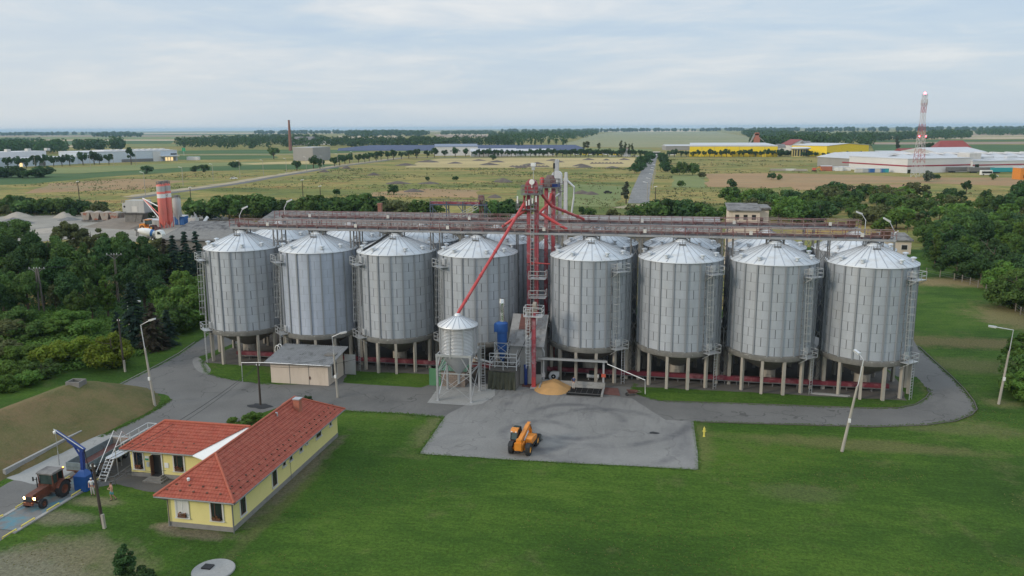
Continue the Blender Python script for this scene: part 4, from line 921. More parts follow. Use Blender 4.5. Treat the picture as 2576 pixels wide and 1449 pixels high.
# ---- dust cyclone
t=thing('dust_cyclone','blue cyclone dust separator with a silver chimney on a railed platform','cyclone',(-20.8,99.0,0))
cx,cy=-21.0,99.2
m=MB(); m.lathe([(.1,3.2),(.22,3.3),(.62,5.0),(.66,5.2),(.66,7.3)],28,(cx,cy)); m.mi=0; m.lathe([(.72,7.2),(.8,7.25),(.8,8.35),(.72,8.42),(.3,8.6)],28,(cx-.05,cy)); m.box(cx-.95,cx-.3,cy-.5,cy+.2,7.25,8.35); pt(m,'cyclone_body',M['blue'],t)
m=MB(); m.lathe([(.33,8.5),(.3,8.75),(.3,10.35),(.38,10.75),(.38,11.0),(.42,11.02),(.33,11.6),(.28,11.6)],20,(cx,cy)); chn=pt(m,'chimney_pipe',M['alu'],t)
# mark on the pipe: bracket, bar and angle
m=MB(); yy=cy-.315
for p,q in (((-.09,9.72),(.02,9.72)),((-.09,9.56),(.02,9.56)),((-.09,9.4),(.02,9.4)),((-.09,9.4),(-.09,9.5)),((-.09,9.62),(-.09,9.72)),((.03,9.56),(.12,9.72)),((.03,9.56),(.12,9.4))): m.bar((cx+p[0],yy,p[1]),(cx+q[0],yy,q[1]),.035)
pt(m,'painted_mark',M['white'],chn)
m=MB(); 
for sx in (-.85,.85):
    for sy in (-.85,.85): m.bar((cx+sx,cy+sy,2.6),(cx+sx,cy+sy,5.9),.09)
for z in (3.4,4.6,5.9):
    for sx in (-.85,.85): m.bar((cx+sx,cy-.85,z),(cx+sx,cy+.85,z),.07); m.bar((cx-.85,cy+sx,z),(cx+.85,cy+sx,z),.07)
for z0,z1 in ((2.6,4.6),(4.6,5.9)):
    m.bar((cx-.85,cy-.85,z0),(cx+.85,cy-.85,z1),.05); m.bar((cx+.85,cy-.85,z0),(cx-.85,cy-.85,z1),.05); m.bar((cx+.85,cy-.85,z0),(cx+.85,cy+.85,z1),.05); m.bar((cx-.85,cy-.85,z0),(cx-.85,cy+.85,z1),.05)
pt(m,'support_frame',M['steel'],t)
m=MB(); m.box(-22.35,-18.75,97.4,101.2,2.4,2.56); pt(m,'platform',M['dust'],t)
m=MB(); m.box(-19.0,-18.85,97.6,101.1,0,2.4); m.box(-22.2,-22.05,97.6,101.1,0,2.4); m.box(-22.05,-19.0,97.9,98.0,0,2.4); pt(m,'platform_wall',M['conc'],t)
m=MB(); railing(m,[(-22.3,101.1,2.56),(-22.3,97.45,2.56),(-18.8,97.45,2.56),(-18.8,101.1,2.56)],1.1,1.7,.035)
for a,b_ in (((-22.3,97.45),(-18.8,97.45)),): m.bar((a[0],a[1],4.75),(b_[0],b_[1],4.75),.08); m.bar((a[0],a[1],4.3),(b_[0],b_[1],4.3),.07); m.bar((a[0],a[1],2.56),(a[0],a[1],4.75),.08); m.bar((b_[0],b_[1],2.56),(b_[0],b_[1],4.75),.08); m.bar((b_[0],b_[1],4.7),(b_[0]-.4,101.1,4.6),.06)
pt(m,'handrail',M['steel_light'],t)
m=MB(); k=44; vs=[]
for j in range(9):
    z=2.42-j*.29
    for i in range(k+1):
        s=i/k; x=-22.45+3.5*s; f=.02+.012*j; vs.append((x+(.25*(j/8)**2)*(s-.5),97.36-.03*j-f*1.2*(sin(s*41)+.6*sin(s*23+j*.5)),z-.12*sin(s*pi)*(1 if j==0 else .3)))
m.add(vs,[(j*(k+1)+i,j*(k+1)+i+1,(j+1)*(k+1)+i+1,(j+1)*(k+1)+i) for j in range(8) for i in range(k)],True)
o=m.build('tarpaulin',M['tarp'],merge=False); tag(o,'dark olive tarpaulin hanging in folds from the cyclone platform','tarpaulin')
m=MB(); m.tube([(-25.3,99.6,3.5),(-22.2,99.2,2.9)],.14,8); m.tube([(-25.3,99.6,3.1),(-22.2,99.2,2.5)],.05,6); tag(m.build('dust_pipe',M['steel']),'slanting grey pipe from the hopper to the cyclone platform','pipe')
# ---- elevator hut
t=thing('elevator_hut','grey gabled machinery hut with a patched sheet roof beside the red leg','hut',(-18,102.5,0))
m=MB(); m.sideX([(100.0,0),(105,0),(105,7.2),(103.6,8.4),(100.0,5.3)],-20.1,-15.95); hw_=pt(m,'wall',M['grey_wall'],t)
m=MB(); m.quad((-20.4,99.55,5.3),(-15.6,99.55,5.3),(-15.6,103.7,8.62),(-20.4,103.7,8.62)); m.quad((-20.4,103.7,8.62),(-15.6,103.7,8.62),(-15.6,105.4,7.2),(-20.4,105.4,7.2))
vs=m.v[:]; m.add([(a,b_,c-.08) for a,b_,c in vs],[(3,2,1,0),(7,6,5,4)]); m.add([vs[0],vs[1],(vs[1][0],vs[1][1],vs[1][2]-.08),(vs[0][0],vs[0][1],vs[0][2]-.08)],[(0,1,2,3)]); rf=pt(m,'roof',M['asb_new'],t)
m=MB()
def patch(x0,x1,s0,s1,mi):
    f=lambda s:(99.55+s*4.15,5.33+s*3.32); m.mi=mi; m.quad((x0,f(s0)[0],f(s0)[1]),(x1,f(s0)[0],f(s0)[1]),(x1,f(s1)[0],f(s1)[1]),(x0,f(s1)[0],f(s1)[1]))
patch(-19.3,-18.35,.5,.99,0); patch(-20.3,-19.4,.06,.48,1); patch(-18.2,-17.75,.35,.9,0); patch(-17.0,-15.75,.55,.98,1)
pt(m,'roof_patch',[M['rust'],M['steel_dark']],rf)
m=MB(); m.box(-16.85,-16.05,99.93,99.99,1.5,3.2); pt(m,'window',M['dark'],hw_)
m=MB(); m.tube([(-15.9,99.9,5.2),(-15.6,99.8,4.6),(-15.6,99.8,4.0)],.06,6); pt(m,'downpipe',M['steel'],t)
# ---- small red elevator leg in front of the hut
t=thing('bucket_elevator','single faded red elevator leg with a caged platform at its head','elevator',(-16.78,98.7,0))
m=MB(); m.box(-17.03,-16.53,98.5,98.95,1.5,10.6); m.mi=1; m.box(-17.04,-16.52,98.49,98.96,.2,1.5); m.mi=0
for z in (3.3,4.9,6.5,8.2,9.4): m.box(-17.1,-16.46,98.43,99.02,z,z+.1)
pt(m,'leg_casing',[M['red'],M['red_fresh']],t)
m=MB(); m.box(-17.2,-16.3,98.3,99.1,.0,.2); pt(m,'boot',M['steel'],t)
m=MB(); m.lathe([(.45,-.22),(.5,-.2),(.5,.2),(.45,.22),(0,.22)],16); m.xf(Matrix.Translation((-16.65,98.75,10.9))@Matrix.Rotation(pi/2,4,'Y')); m.box(-16.95,-16.35,98.4,99.1,10.2,10.9); m.box(-17.6,-17.0,98.5,99.0,9.7,10.3); pt(m,'head_drive',M['bin_rust'],t)
m=MB(); m.box(-17.95,-15.6,97.9,99.6,9.56,9.64); railing(m,[(-17.95,97.9,9.64),(-15.6,97.9,9.64),(-15.6,99.6,9.64),(-17.95,99.6,9.64),(-17.95,97.9,9.64)],1.15,1.2,.035); pt(m,'head_platform',M['steel_light'],t)
m=MB(); ladder(m,(-17.45,98.3,2.7),(-17.45,98.3,10.6),(1,0,0),.5,.4,.03,True,(0,-1,0)); pt(m,'caged_ladder',M['steel_light'],t)
m=MB(); m.tube([(-17.0,99.2,9.4),(-17.3,99.7,7.6),(-17.7,100.0,6.6)],.16,10); m.mi=1; m.tube([(-17.7,100.0,6.6),(-18.0,100.0,6.2)],.16,10); pt(m,'drop_pipe',[M['brown'],M['steel']],t)
m=MB(); m.tube([(-18.05,99.95,6.0),(-19.4,98.6,2.8)],.045,6); tag(m.build('loose_rod',M['wire']),'thin dark rod leaning from the hut roof down to the platform','rod')
m=MB(); m.tube([(-18.0,99.7,0),(-18.0,99.7,2.6)],.22,10); m.tube([(-18.0,99.7,2.5),(-18.0,99.7,2.75)],.27,10); tag(m.build('standpipe',M['blue_crane']),'dark blue standpipe against the hut wall','pipe')
# ---- main red elevator tower
TX,TY=-18.2,106.4
t=thing('red_elevator_tower','tall twin-legged red bucket elevator tower rising between the silos','elevator',(TX,TY,0))
for x in (-.52,.52):
    m=MB(); m.box(TX+x-.26,TX+x+.26,TY-.3,TY+.3,0,24.4)
    for z in range(2,24,2): m.box(TX+x-.32,TX+x+.32,TY-.36,TY+.36,z,z+.09)
    pt(m,'elevator_leg',M['red'],t)
m=MB()
for z in range(3,22,2): m.bar((TX-.3,TY-.38,z),(TX+.3,TY-.38,z),.1)
m.bar((TX-.8,TY-.35,15.2),(-11.6,TY-.6,15.0),.12); pt(m,'leg_tie',M['red_fresh'],t)
m=MB(); m.box(-19.6,-17.0,TY-1.0,TY+1.0,24.3,24.4); railing(m,[(-19.6,TY-1,24.4),(-17,TY-1,24.4),(-17,TY+1,24.4),(-19.6,TY+1,24.4),(-19.6,TY-1,24.4)],1.1,1.0,.04); pt(m,'upper_platform',M['steel_dark'],t)
m=MB(); m.side([(-19.25,24.5),(-17.5,24.5),(-17.5,25.4),(-17.7,26.0),(-18.05,26.3),(-18.7,26.3),(-19.05,26.0),(-19.25,25.4)],TY-.35,TY+.35); m.box(-19.32,-17.4,TY-.42,TY+.42,24.9,25.02); hd=pt(m,'head_casing',M['red'],t)
m=MB(); m.lathe([(.33,-.3),(.33,.3),(0,.3)],14); m.xf(Matrix.Translation((-17.15,TY-.2,25.05))@Matrix.Rotation(pi/2,4,'Y')); m.box(-17.3,-16.9,TY-.5,TY+.3,24.4,24.8); pt(m,'motor',M['steel_dark'],hd)
m=MB(); m.lathe([(.36,0),(.36,.06),(0,.08)],20); m.xf(Matrix.Translation((-18.25,TY-.5,26.0))@Matrix.Rotation(pi/2,4,'X')); m.box(-18.3,-18.2,TY-.5,TY-.4,25.2,26.0); tag(m.build('dish_antenna',M['white']),'round cream dish antenna on the red tower head','antenna')
m=MB(); m.bar((-18.2,TY+.4,26),(-18.2,TY+.4,27.6),.06); m.box(-18.4,-18.0,TY+.2,TY+.55,27.5,28.0); m.mi=1; m.box(-18.5,-17.9,TY+.1,TY+.65,28.0,28.45); tag(m.build('mast_lamp',[M['steel'],M['white']]),'white floodlight box on a pole above the red tower','lamp')
m=MB(); m.box(-20.3,-17.6,TY-.9,TY+.9,22.3,22.4); railing(m,[(-20.3,TY-.9,22.4),(-17.6,TY-.9,22.4),(-17.6,TY+.9,22.4),(-20.3,TY+.9,22.4),(-20.3,TY-.9,22.4)],1.1,1.2,.035); pt(m,'middle_platform',M['steel_dark'],t)
for x,z,h_ in ((-20.1,23.2,.95),(-18.55,23.0,.7),(-18.1,23.2,.7),(-17.6,23.4,.8),(-18.9,22.9,.6)):
    m=MB(); m.box(x-.08,x+.08,TY-1.05,TY-.9,z,z+h_); tag(m.build('antenna_panel',M['white']),'slim white antenna panel on the middle platform of the red tower','antenna','antenna panels on the red tower')
for z in (10.6,13.2):
    m=MB(); m.box(-18.4,-16.2,TY-2.0,TY-.5,z,z+.07); railing(m,[(-18.4,TY-2,z),(-16.2,TY-2,z),(-16.2,TY-.5,z)],1.1,1.1,.04); pt(m,'lower_platform',M['steel'],t)
m=MB(); ladder(m,(TX,TY-.55,.5),(TX,TY-.55,24.3),(1,0,0),.45,.45,.03); pt(m,'ladder',M['steel'],t)
def pipe(name,pts,label,r=.2,mat='red_fresh'):
    m=MB(); m.tube(pts,r,10)
    for p in pts[1:-1]: m.ball(p,r*1.15,n=8)
    for a,b_ in zip(pts,pts[1:]):
        a,b_=V(a),V(b_); d=(b_-a).normalized(); L=(b_-a).length
        for k in range(1,int(L/4)+1):
            q=a+d*(k*4); m.tube([q-d*.05,q+d*.05],r*1.3,10)
    return tag(m.build(name,M[mat]),label,'pipe')
pipe('grain_spout',[(-19.2,TY-.7,24.2),(-19.3,TY-1,23.0),(hx+.2,hy+.2,10.95),(hx,hy,10.5)],'longest red spout running from the tower down to the small hopper bin',.2)
pipe('grain_spout',[(-19.0,TY-.3,23.5),(-19.2,TY-.4,22.2),(-22.4,TY+.1,19.9)],'short red spout dropping from the tower to the gallery on its left')
pipe('grain_spout',[(-17.2,TY+.2,21.8),(-13.6,TY+.1,19.7)],'short red spout dropping from the tower to the gallery on its right')
pipe('grain_spout',[(-17.0,TY+.4,24.2),(-16.0,108.5,22.6),(-12.6,117.6,19.9)],'bent red spout running from the tower to the rear gallery on the right')
pipe('grain_spout',[(-16.6,112.6,24.0),(-16.9,112,22.6),(-18.4,109.5,21.0)],'short red spout between the two red towers')
# ---- second red tower
SX_,SY_=-16.9,113.0
t=thing('rear_elevator_tower','darker red elevator tower standing just behind the main red tower','elevator',(SX_,SY_,0))
for x in (-.5,.5):
    m=MB(); m.box(SX_+x-.25,SX_+x+.25,SY_-.28,SY_+.28,0,24.7); pt(m,'elevator_leg',M['red'],t)
m=MB(); m.box(-18.1,-15.6,SY_-1,SY_+1,24.75,24.85); railing(m,[(-18.1,SY_-1,24.85),(-15.6,SY_-1,24.85),(-15.6,SY_+1,24.85),(-18.1,SY_+1,24.85)],1.1,1.0,.04); pt(m,'upper_platform',M['steel_dark'],t)
m=MB(); m.side([(-17.7,24.9),(-16.1,24.9),(-16.1,25.8),(-16.5,26.5),(-17.3,26.5),(-17.7,25.8)],SY_-.4,SY_+.4); pt(m,'head_casing',M['red_dark'],t)
m=MB(); m.lathe([(.35,24.9),(.35,26.0),(.2,26.2)],12,(-18.0,SY_)); pt(m,'red_drum',M['red_fresh'],t)
m=MB(); m.box(-16.5,-15.5,SY_-.6,SY_-.1,24.9,25.4); m.lathe([(.25,-.25),(.25,.25)],12); pt(m,'motor',M['blue_crane'],t)
m=MB()
for z in range(3,24,2): m.bar((SX_-.3,SY_-.35,z),(SX_+.3,SY_-.35,z),.1)
for z in range(12,24,2): m.bar((SX_+.8,SY_-.8,z),(SX_-.8,SY_-.8,z+2),.07)
pt(m,'leg_tie',M['steel_dark'],t)
m=MB(); m.bar((-16.4,SY_+.5,26),(-16.4,SY_+.5,28.0),.07); m.lathe([(.14,0),(.14,.7),(.05,.8)],8,(-16.4,SY_+.5)); m.v=[(a,b_,c+(27.4 if c<1 and abs(a+16.4)<.2 else 0)) for a,b_,c in m.v]; tag(m.build('beacon_mast',M['wire']),'thin black beacon mast above the rear red tower','mast')
# ---- grey elevator with domed head
t=thing('grey_elevator','tall grey double elevator with a domed head and caged ladder','elevator',(-17.2,122,0))
for x in (-17.55,-16.75):
    m=MB(); m.box(x-.24,x+.24,121.7,122.3,0,24.6); pt(m,'elevator_leg',M['steel_light'],t)
m=MB(); pr=[(-17.95,24.5),(-16.4,24.5),(-16.4,25.9)]+[(-17.17+.78*cos(a*pi/8),25.9+.75*sin(a*pi/8)) for a in range(1,8)]+[(-17.95,25.9)]; m.side(pr,121.5,122.5); m.box(-17.98,-16.37,121.45,122.55,25.3,25.42); pt(m,'head_casing',M['steel_light'],t)
m=MB(); m.box(-17.5,-16.9,121.7,122.3,26.6,28.0); m.side([(-17.5,28.0),(-16.9,28.0),(-17.0,28.35),(-17.4,28.35)],121.7,122.3); pt(m,'vent_stack',M['steel'],t)
m=MB(); ladder(m,(-17.15,121.3,2),(-17.15,121.3,24.5),(1,0,0),.5,.4,.035,True,(0,-1,0)); pt(m,'caged_ladder',M['steel_dark'],t)
m=MB(); m.box(-18.4,-16.0,120.9,121.7,23.6,23.7); railing(m,[(-18.4,120.9,23.7),(-16.0,120.9,23.7)],1.1,.8,.04); m.box(-17.6,-16.8,120.8,121.4,23.9,24.6); pt(m,'drive_platform',M['steel_dark'],t)
m=MB()
for z in range(8,24,2): m.bar((-16.5,121.6,z),(-15.95,121.0,z+1.4),.07); m.bar((-17.8,121.6,z),(-18.25,121.4,z+.8),.06)
for x in (-17.95,-16.35): m.bar((x,120.95,10),(x,120.95,24.4),.09)
for z in range(10,24,2): m.bar((-17.95,120.95,z),(-16.35,120.95,z),.07); m.bar((-17.95,120.95,z),(-16.35,120.95,z+2),.05)
pt(m,'lattice_brace',M['steel'],t)
t=thing('slim_elevator','slim pale grey elevator leg with bent outlet pipe','elevator',(-15.6,121,0))
m=MB(); m.box(-15.95,-15.45,120.7,121.3,0,25.5); m.side([(-15.95,25.5),(-15.45,25.5),(-15.5,26.5),(-15.85,26.5)],120.7,121.3); m.box(-16.0,-15.4,120.65,121.35,25.2,25.6); pt(m,'leg_casing',M['steel_light'],t)
m=MB(); m.tube([(-15.5,120.9,25.3),(-14.4,120.9,24.3),(-14.5,120.9,22.5),(-14.9,120.9,19.6)],.14,10); pt(m,'outlet_pipe',M['steel_light'],t)
pipe('grey_spout',[(-16.3,121.5,23.6),(-18.3,119.5,22.0),(-19.0,118.6,20.2)],'pale grey spout slanting behind the red towers',.13,'steel_light')
for x,y in ((-18.1,121.2),(-14.0,116.5)):
    pass
pipe('vertical_pipe',[(-18.25,121.4,0),(-18.25,121.4,23.4)],'thin pale grey vertical pipe left of the grey elevator',.14,'steel_light')
# ---- intake canopy
t=thing('intake_canopy','low sheet-roofed canopy over the grain intake pit','canopy',(-12,101,0))
for x in (-15.75,-7.95):
    for y in (100.3,):
        m=MB(); m.box(x-.12,x+.12,y-.12,y+.12,0,3.65); pt(m,'post',M['steel'],t)
m=MB(); corr(m,-16.5,-7.5,99.4,101.9,3.98,3.25,.25,.03); pt(m,'roof',M['asb_new'],t,merge=False)
m=MB(); m.box(-16.4,-7.6,99.5,99.62,3.62,3.9); m.box(-16.4,-7.6,101.2,101.3,3.1,3.3); pt(m,'fascia_beam',M['steel'],t)
m=MB(); m.tube([(-7.5,99.45,3.85),(-7.4,99.4,3.5),(-2.6,98.6,1.9),(-2.55,98.6,.05)],.055,8); pt(m,'drain_pipe',M['white'],t)
m=MB(); m.box(-16.08,-15.5,100.08,100.14,1.1,1.7); m.mi=1
m.box(-15.82,-15.75,100.06,100.08,1.22,1.58); m.box(-15.88,-15.69,100.06,100.08,1.22,1.27); m.bar((-15.79,100.07,1.56),(-15.9,100.07,1.47),.05,.02); tag(m.build('number_sign',[M['sign_grey'],M['white']]),'grey square sign with a white 1 on the canopy post','sign')
m=MB(); m.box(-8.2,-7.65,100.06,100.12,1.5,1.95); tag(m.build('red_sign',M['sign_red']),'faded red blank sign on the canopy post at the right','sign')
m=MB(); m.box(-15.9,-7.7,99.85,100.1,0,.8); m.box(-7.95,-7.7,96.6,99.85,0,.35); m.box(-16.0,-15.8,97.8,99.85,0,.6); tag(m.build('pit_wall',M['pad']),'low concrete wall behind the wheat pile and grate','wall')
t=thing('intake_grate','black steel intake grate over the unloading pit','grate',(-10,98,0))
m=MB(); m.box(-12.3,-8.05,96.6,99.6,.045,.075)
for k in range(22): x=-12.2+k*.19; m.box(x,x+.06,96.65,99.55,.075,.13)
for k in range(7): y=96.7+k*.46; m.box(-12.25,-8.1,y,y+.05,.075,.125)
pt(m,'bars',M['grate'],t)
m=MB(); m.bar((-12.35,97.3,.15),(-8.1,97.1,.15),.05)
for k in range(6): x=-12+k*.72; m.bar((x,97.4,.14),(x+.05,99.4,.14),.025)
pt(m,'frame_bar',M['steel_dark'],t)
rr=random.Random(5); m=MB(); n=36; k=44; vs=[]
for j in range(n+1):
    for i in range(k+1):
        x=-16.6+5.4*i/k; y=95.9+3.95*j/n; dx=(x+14.35)/2.35; dy=(y-98.75)/2.6
        d=hypot(dx*(1.0 if dx<0 else .98),dy if dy<0 else dy*.35); z=1.12*max(0,1-d)**.85; z=z+ (.1*sin(x*3+y)+.06*sin(y*5))*min(z,.5)
        vs.append((x,y,z+.03 if d<1 else -.05))
fs=[(j*(k+1)+i,j*(k+1)+i+1,(j+1)*(k+1)+i+1,(j+1)*(k+1)+i) for j in range(n) for i in range(k)]
fs=[f for f in fs if max(vs[q][2] for q in f)>0]; m.add(vs,fs,True); tag(m.build('wheat_pile',M['grain']),'heap of golden wheat spilled beside the intake grate','grain pile')
for nm,px,lab in (('cover_plate',((1312,973),(1336,975),(1352,968),(1318,961)),'rusty red-brown steel cover plate left of the wheat pile'),('cover_plate',((1512,992),(1560,996),(1555,978),(1515,976)),'rusty red-brown steel cover plate right of the black grate')):
    q=gp(*px); m=MB(); m.prism([(p.x,p.y) for p in q],.03,.09); tag(m.build(nm,M['rust']),lab,'plate')
t=thing('fan_blower','grey snail-shaped fan blower under the canopy','fan',(-14.6,101.6,0))
m=MB(); m.lathe([(.15,-.25),(.62,-.25),(.66,-.2),(.66,.2),(.62,.25),(0,.25)],20); m.xf(Matrix.Translation((0,0,.85))@Matrix.Rotation(pi/2,4,'X')); m.box(.1,.75,-.22,.22,.85,1.5); m.box(-.5,.6,-.3,.3,0,.2); m.build('casing',M['steel_light'],t)
m=MB(); m.lathe([(.1,.27),(.3,.29),(.32,.26)],14); m.xf(Matrix.Translation((0,0,.85))@Matrix.Rotation(pi/2,4,'X')); m.build('inlet_ring',M['wire'],t)
t=thing('compressor','white tank compressor standing under the canopy silo','compressor',(-9.6,103.4,0))
m=MB(); m.tube([(-.8,0,.55),(.8,0,.55)],.28,12); m.bar((-.6,0,0),(-.6,0,.4),.1); m.bar((.6,0,0),(.6,0,.4),.1); m.build('tank',M['white'],t)
m=MB(); m.box(-.5,.45,-.25,.25,.82,1.25); m.lathe([(.25,-.12),(.25,.12)],10); m.build('motor',M['wire'],t)
p=G(1771,1098); t=thing('hydrant','yellow post hydrant standing in the grass by the yard corner','hydrant',(p.x,p.y,0))
m=MB(); m.lathe([(.13,0),(.13,.06),(.085,.08),(.085,.75),(.12,.78),(.12,.9),(.05,1.02),(.03,1.12)],12); m.build('body',M['hyd'],t)
m=MB(); m.tube([(-.2,0,.62),(.2,0,.62)],.05,8); m.build('outlet',M['hyd'],t)
t=thing('wheelbarrow','old grey wheelbarrow lying by the grass edge right of the pit','wheelbarrow',(*G(1592,995).xy,0),.3)
m=MB(); m.add([(-.55,-.3,.35),(.35,-.25,.35),(.35,.25,.35),(-.55,.3,.35),(-.75,-.4,.72),(.6,-.36,.62),(.6,.36,.62),(-.75,.4,.72)],[(3,2,1,0),(0,1,5,4),(1,2,6,5),(2,3,7,6),(3,0,4,7)]); m.build('tray',M['rust'],t)
m=MB(); m.lathe([(.22,-.05),(.22,.05),(0,.05)],12); m.xf(Matrix.Translation((-.75,0,.22))@Matrix.Rotation(pi/2,4,'X')); m.build('wheel',M['black'],t)
m=MB(); m.bar((-.8,-.05,.25),(1.0,-.3,.55),.05); m.bar((-.8,.05,.25),(1.0,.3,.55),.05); m.bar((.3,-.25,.4),(.35,-.28,0),.04); m.bar((.3,.25,.4),(.35,.28,0),.04); m.build('handles',M['wood_grey'],t)
p=G(2085,994); m=MB(); m.box(-2.2,2.2,-.25,.05,.03,.16); m.box(-1.7,2.5,.1,.35,.03,.12); tag(m.build('stacked_planks',M['pad'],loc=(p.x,p.y,0),rz=-.08),'pale planks lying on the ground under the last front silo','planks')
for px,py,s,lab in ((655,1022,.9,'black ragged tar patch on the asphalt behind the house'),(1645,1090,.35,'dark drain cover on the concrete yard')):
    p=G(px,py); rr=random.Random(px); m=MB(); m.prism([(s*cos(a*pi/7)*rr.uniform(.8,1.3)*1.6,s*sin(a*pi/7)*rr.uniform(.7,1.2)) for a in range(14)],0,.012); o=m.build('tar_patch',M['black'],loc=(p.x,p.y,.036)); tag(o,lab,'patch')
# ================================================================== VEHICLES, PEOPLE, POLES
def wheel(par,name,loc,r,w,rim,lug=True,rimmat='orange_rim'):
    "axis along x; tyre with lugs, dished rim as sub-part"
    m=MB(); m.lathe([(r*.55,-w/2),(r*.9,-w/2),(r,-w*.36),(r,w*.36),(r*.9,w/2),(r*.55,w/2)],26); 
    if lug:
        for k in range(18):
            for s in (-1,1):
                a=2*pi*(k+.25*s)/18; p=V((r*cos(a),r*sin(a),s*w*.05)); q=V((r*cos(a+.16),r*sin(a+.16),s*w*.46)); m.bar(p*1.0,q,.07*r/.6,.06)
    m.xf(Matrix.Rotation(pi/2,4,'Y')); o=m.build(name,M['black'],par,loc)
    m=MB(); m.lathe([(r*.58,-w*.42),(r*.5,-w*.3),(r*.2,-w*.18),(.02,-w*.2)],20); m.lathe([(r*.58,w*.42),(r*.5,w*.3),(r*.2,w*.18),(.02,w*.2)],20); m.xf(Matrix.Rotation(pi/2,4,'Y')); m.build('rim',M[rimmat],o)
    return o
def prof(pts,x0,x1,m):  # y,z profile extruded in x
    return m.sideX(pts,x0,x1)
# ---- telehandler, driving away from the viewer (local +y forward)
a=G(1287,1141); b_=G(1329,1146); c=G(1349,1120); fw=(c-b_); fw.z=0; mid=(a+b_)/2; ang=atan2(fw.y,fw.x)-pi/2
ctr=mid+fw*.5; t=thing('telehandler','orange-yellow telescopic handler with a dark bucket on the concrete yard','telehandler',(ctr.x,ctr.y,.034),ang)
for sx in (-1,1):
    for yy in (-1.38,1.38): wheel(t,'wheel',(sx*.92,yy,.6),.6,.44,.3)
m=MB(); prof([(-1.95,.55),(-1.95,1.25),(-1.0,1.3),(1.9,1.1),(2.0,.6),(1.7,.5)],-.42,.42,m); m.box(-.36,.36,-2.2,-1.9,.7,1.45); m.box(-1.0,1.0,1.2,1.5,.5,.68); m.box(-1.0,1.0,-1.5,-1.2,.5,.68); m.build('chassis',M['orange'],t)
m=MB(); prof([(-.95,1.0),(-.95,1.55),(-.3,1.62),(.95,1.48),(1.05,1.0)],.46,1.12,m); m.build('engine_cover',M['orange'],t)
m=MB(); prof([(-.7,.7),(-.7,1.0),(.8,1.0),(.8,.7)],.5,1.14,m); m.build('side_step',M['black'],t)
# cab on the left
m=MB()
P=[(-1.0,1.05),(-1.05,1.6),(-.75,2.3),(.35,2.3),(.75,1.6),(.75,1.05)]
prof([(-1.0,.95),(-1.03,1.35),(.75,1.35),(.75,.95)],-1.16,-.44,m)
for x in (-1.14,-.46):
    for p,q in (((-1.03,1.35),(-.75,2.3)),((.75,1.35),(.4,2.3)),((-.1,1.35),(-.1,2.3))): m.bar((x,*p),(x,*q),.07)
cab=m.build('cab',M['black'],t)
m=MB(); prof([(-1.0,1.36),(-.73,2.28),(.38,2.28),(.72,1.36)],-1.1,-.5,m); m.build('cab_glass',M['tint'],cab)
m=MB(); prof([(-.98,2.12),(-.8,2.4),(-.35,2.44),(-.25,2.3),(-.7,2.27)],-1.17,-.43,m); m.build('cab_roof',M['orange'],cab)
m=MB(); prof([(-.35,2.3),(-.3,2.42),(.35,2.38),(.42,2.28)],-1.12,-.48,m); m.build('roof_window',M['tint'],cab)
for x in (-1.05,-.58):
    m=MB(); m.box(x-.07,x+.07,-.99,-.93,2.1,2.2); m.build('work_lamp',M['white'],cab)
m=MB(); m.box(-1.2,-.75,-1.12,-1.03,1.02,1.2); m.build('tail_light_board',M['sign_red'],t)
# boom from the rear pivot forward over the machine
m=MB(); m.bar((.02,-1.75,1.45),(.02,1.3,2.15),.4,.42); m.box(-.24,.28,-2.0,-1.5,1.1,1.75); bo=m.build('boom',M['orange'],t)
m=MB(); m.bar((.02,1.0,2.08),(.02,1.75,2.25),.32,.34); m.bar((.02,1.7,2.3),(.02,2.35,1.0),.3,.3); m.build('boom_nose',M['orange'],bo)
m=MB(); m.tube([(.3,-.9,1.35),(.3,.5,1.85)],.07,8); m.tube([(.2,1.5,2.3),(.2,2.2,1.5)],.06,8); m.build('ram',M['steel'],bo)
m=MB(); pr=[(2.35,.95),(2.3,.3),(2.5,.08),(3.15,.05),(3.2,.1),(2.6,.2),(2.45,.4),(2.5,.95)]; prof(pr,-1.12,1.12,m)
for x in (-1.12,1.08): prof([(2.35,.95),(2.3,.3),(2.5,.08),(3.15,.05),(2.95,.6)],x,x+.04,m)
bk=m.build('bucket',M['gutter'],t)
for sx in (-1,1):
    for yy in (-1.38,1.38):
        m=MB(); m.lathe([(.68,-.24),(.68,.24)],10,a0=.35,a1=2.3); m.lathe([(.66,-.24),(.66,.24)],10,a0=.35,a1=2.3); m.xf(Matrix.Translation((sx*.92,yy,.6))@Matrix.Rotation(pi/2,4,'Y')@Matrix.Rotation(pi/2+.25,4,'Z')); m.build('mudguard',M['black'],t)
m=MB(); m.bar((-1.2,.7,1.8),(-1.35,.8,1.85),.04); m.box(-1.42,-1.28,.76,.8,1.7,2.0); m.build('mirror',M['black'],cab)
# ---- tractor facing the viewer (-y forward), on the weighbridge
t=thing('tractor','worn red-brown farm tractor with lit headlights on the weighbridge','tractor',(-54.75,58.6,.09))
for sx in (-1,1): wheel(t,'front_wheel',(sx*.78,-1.2,.42),.42,.3,.2,True,'tractor'); wheel(t,'rear_wheel',(sx*.85,1.2,.78),.78,.44,.4,True,'tractor')
m=MB(); m.box(-.32,.32,-1.75,.3,.62,.85); m.box(-.9,.9,-1.27,-1.13,.38,.5); m.box(-.5,.5,.7,1.7,.55,1.0); m.build('chassis',M['brown'],t)
m=MB(); prof([(-1.85,.8),(-1.9,1.25),(-1.7,1.42),(.25,1.52),(.25,.8)],-.36,.36,m); hood=m.build('bonnet',M['tractor'],t)
m=MB(); m.box(-.3,.3,-1.93,-1.88,.85,1.3); m.build('grille',M['black'],hood)
m=MB(); m.box(-.45,.45,-2.05,-1.85,.55,.8); m.build('front_weight',M['tractor'],t)
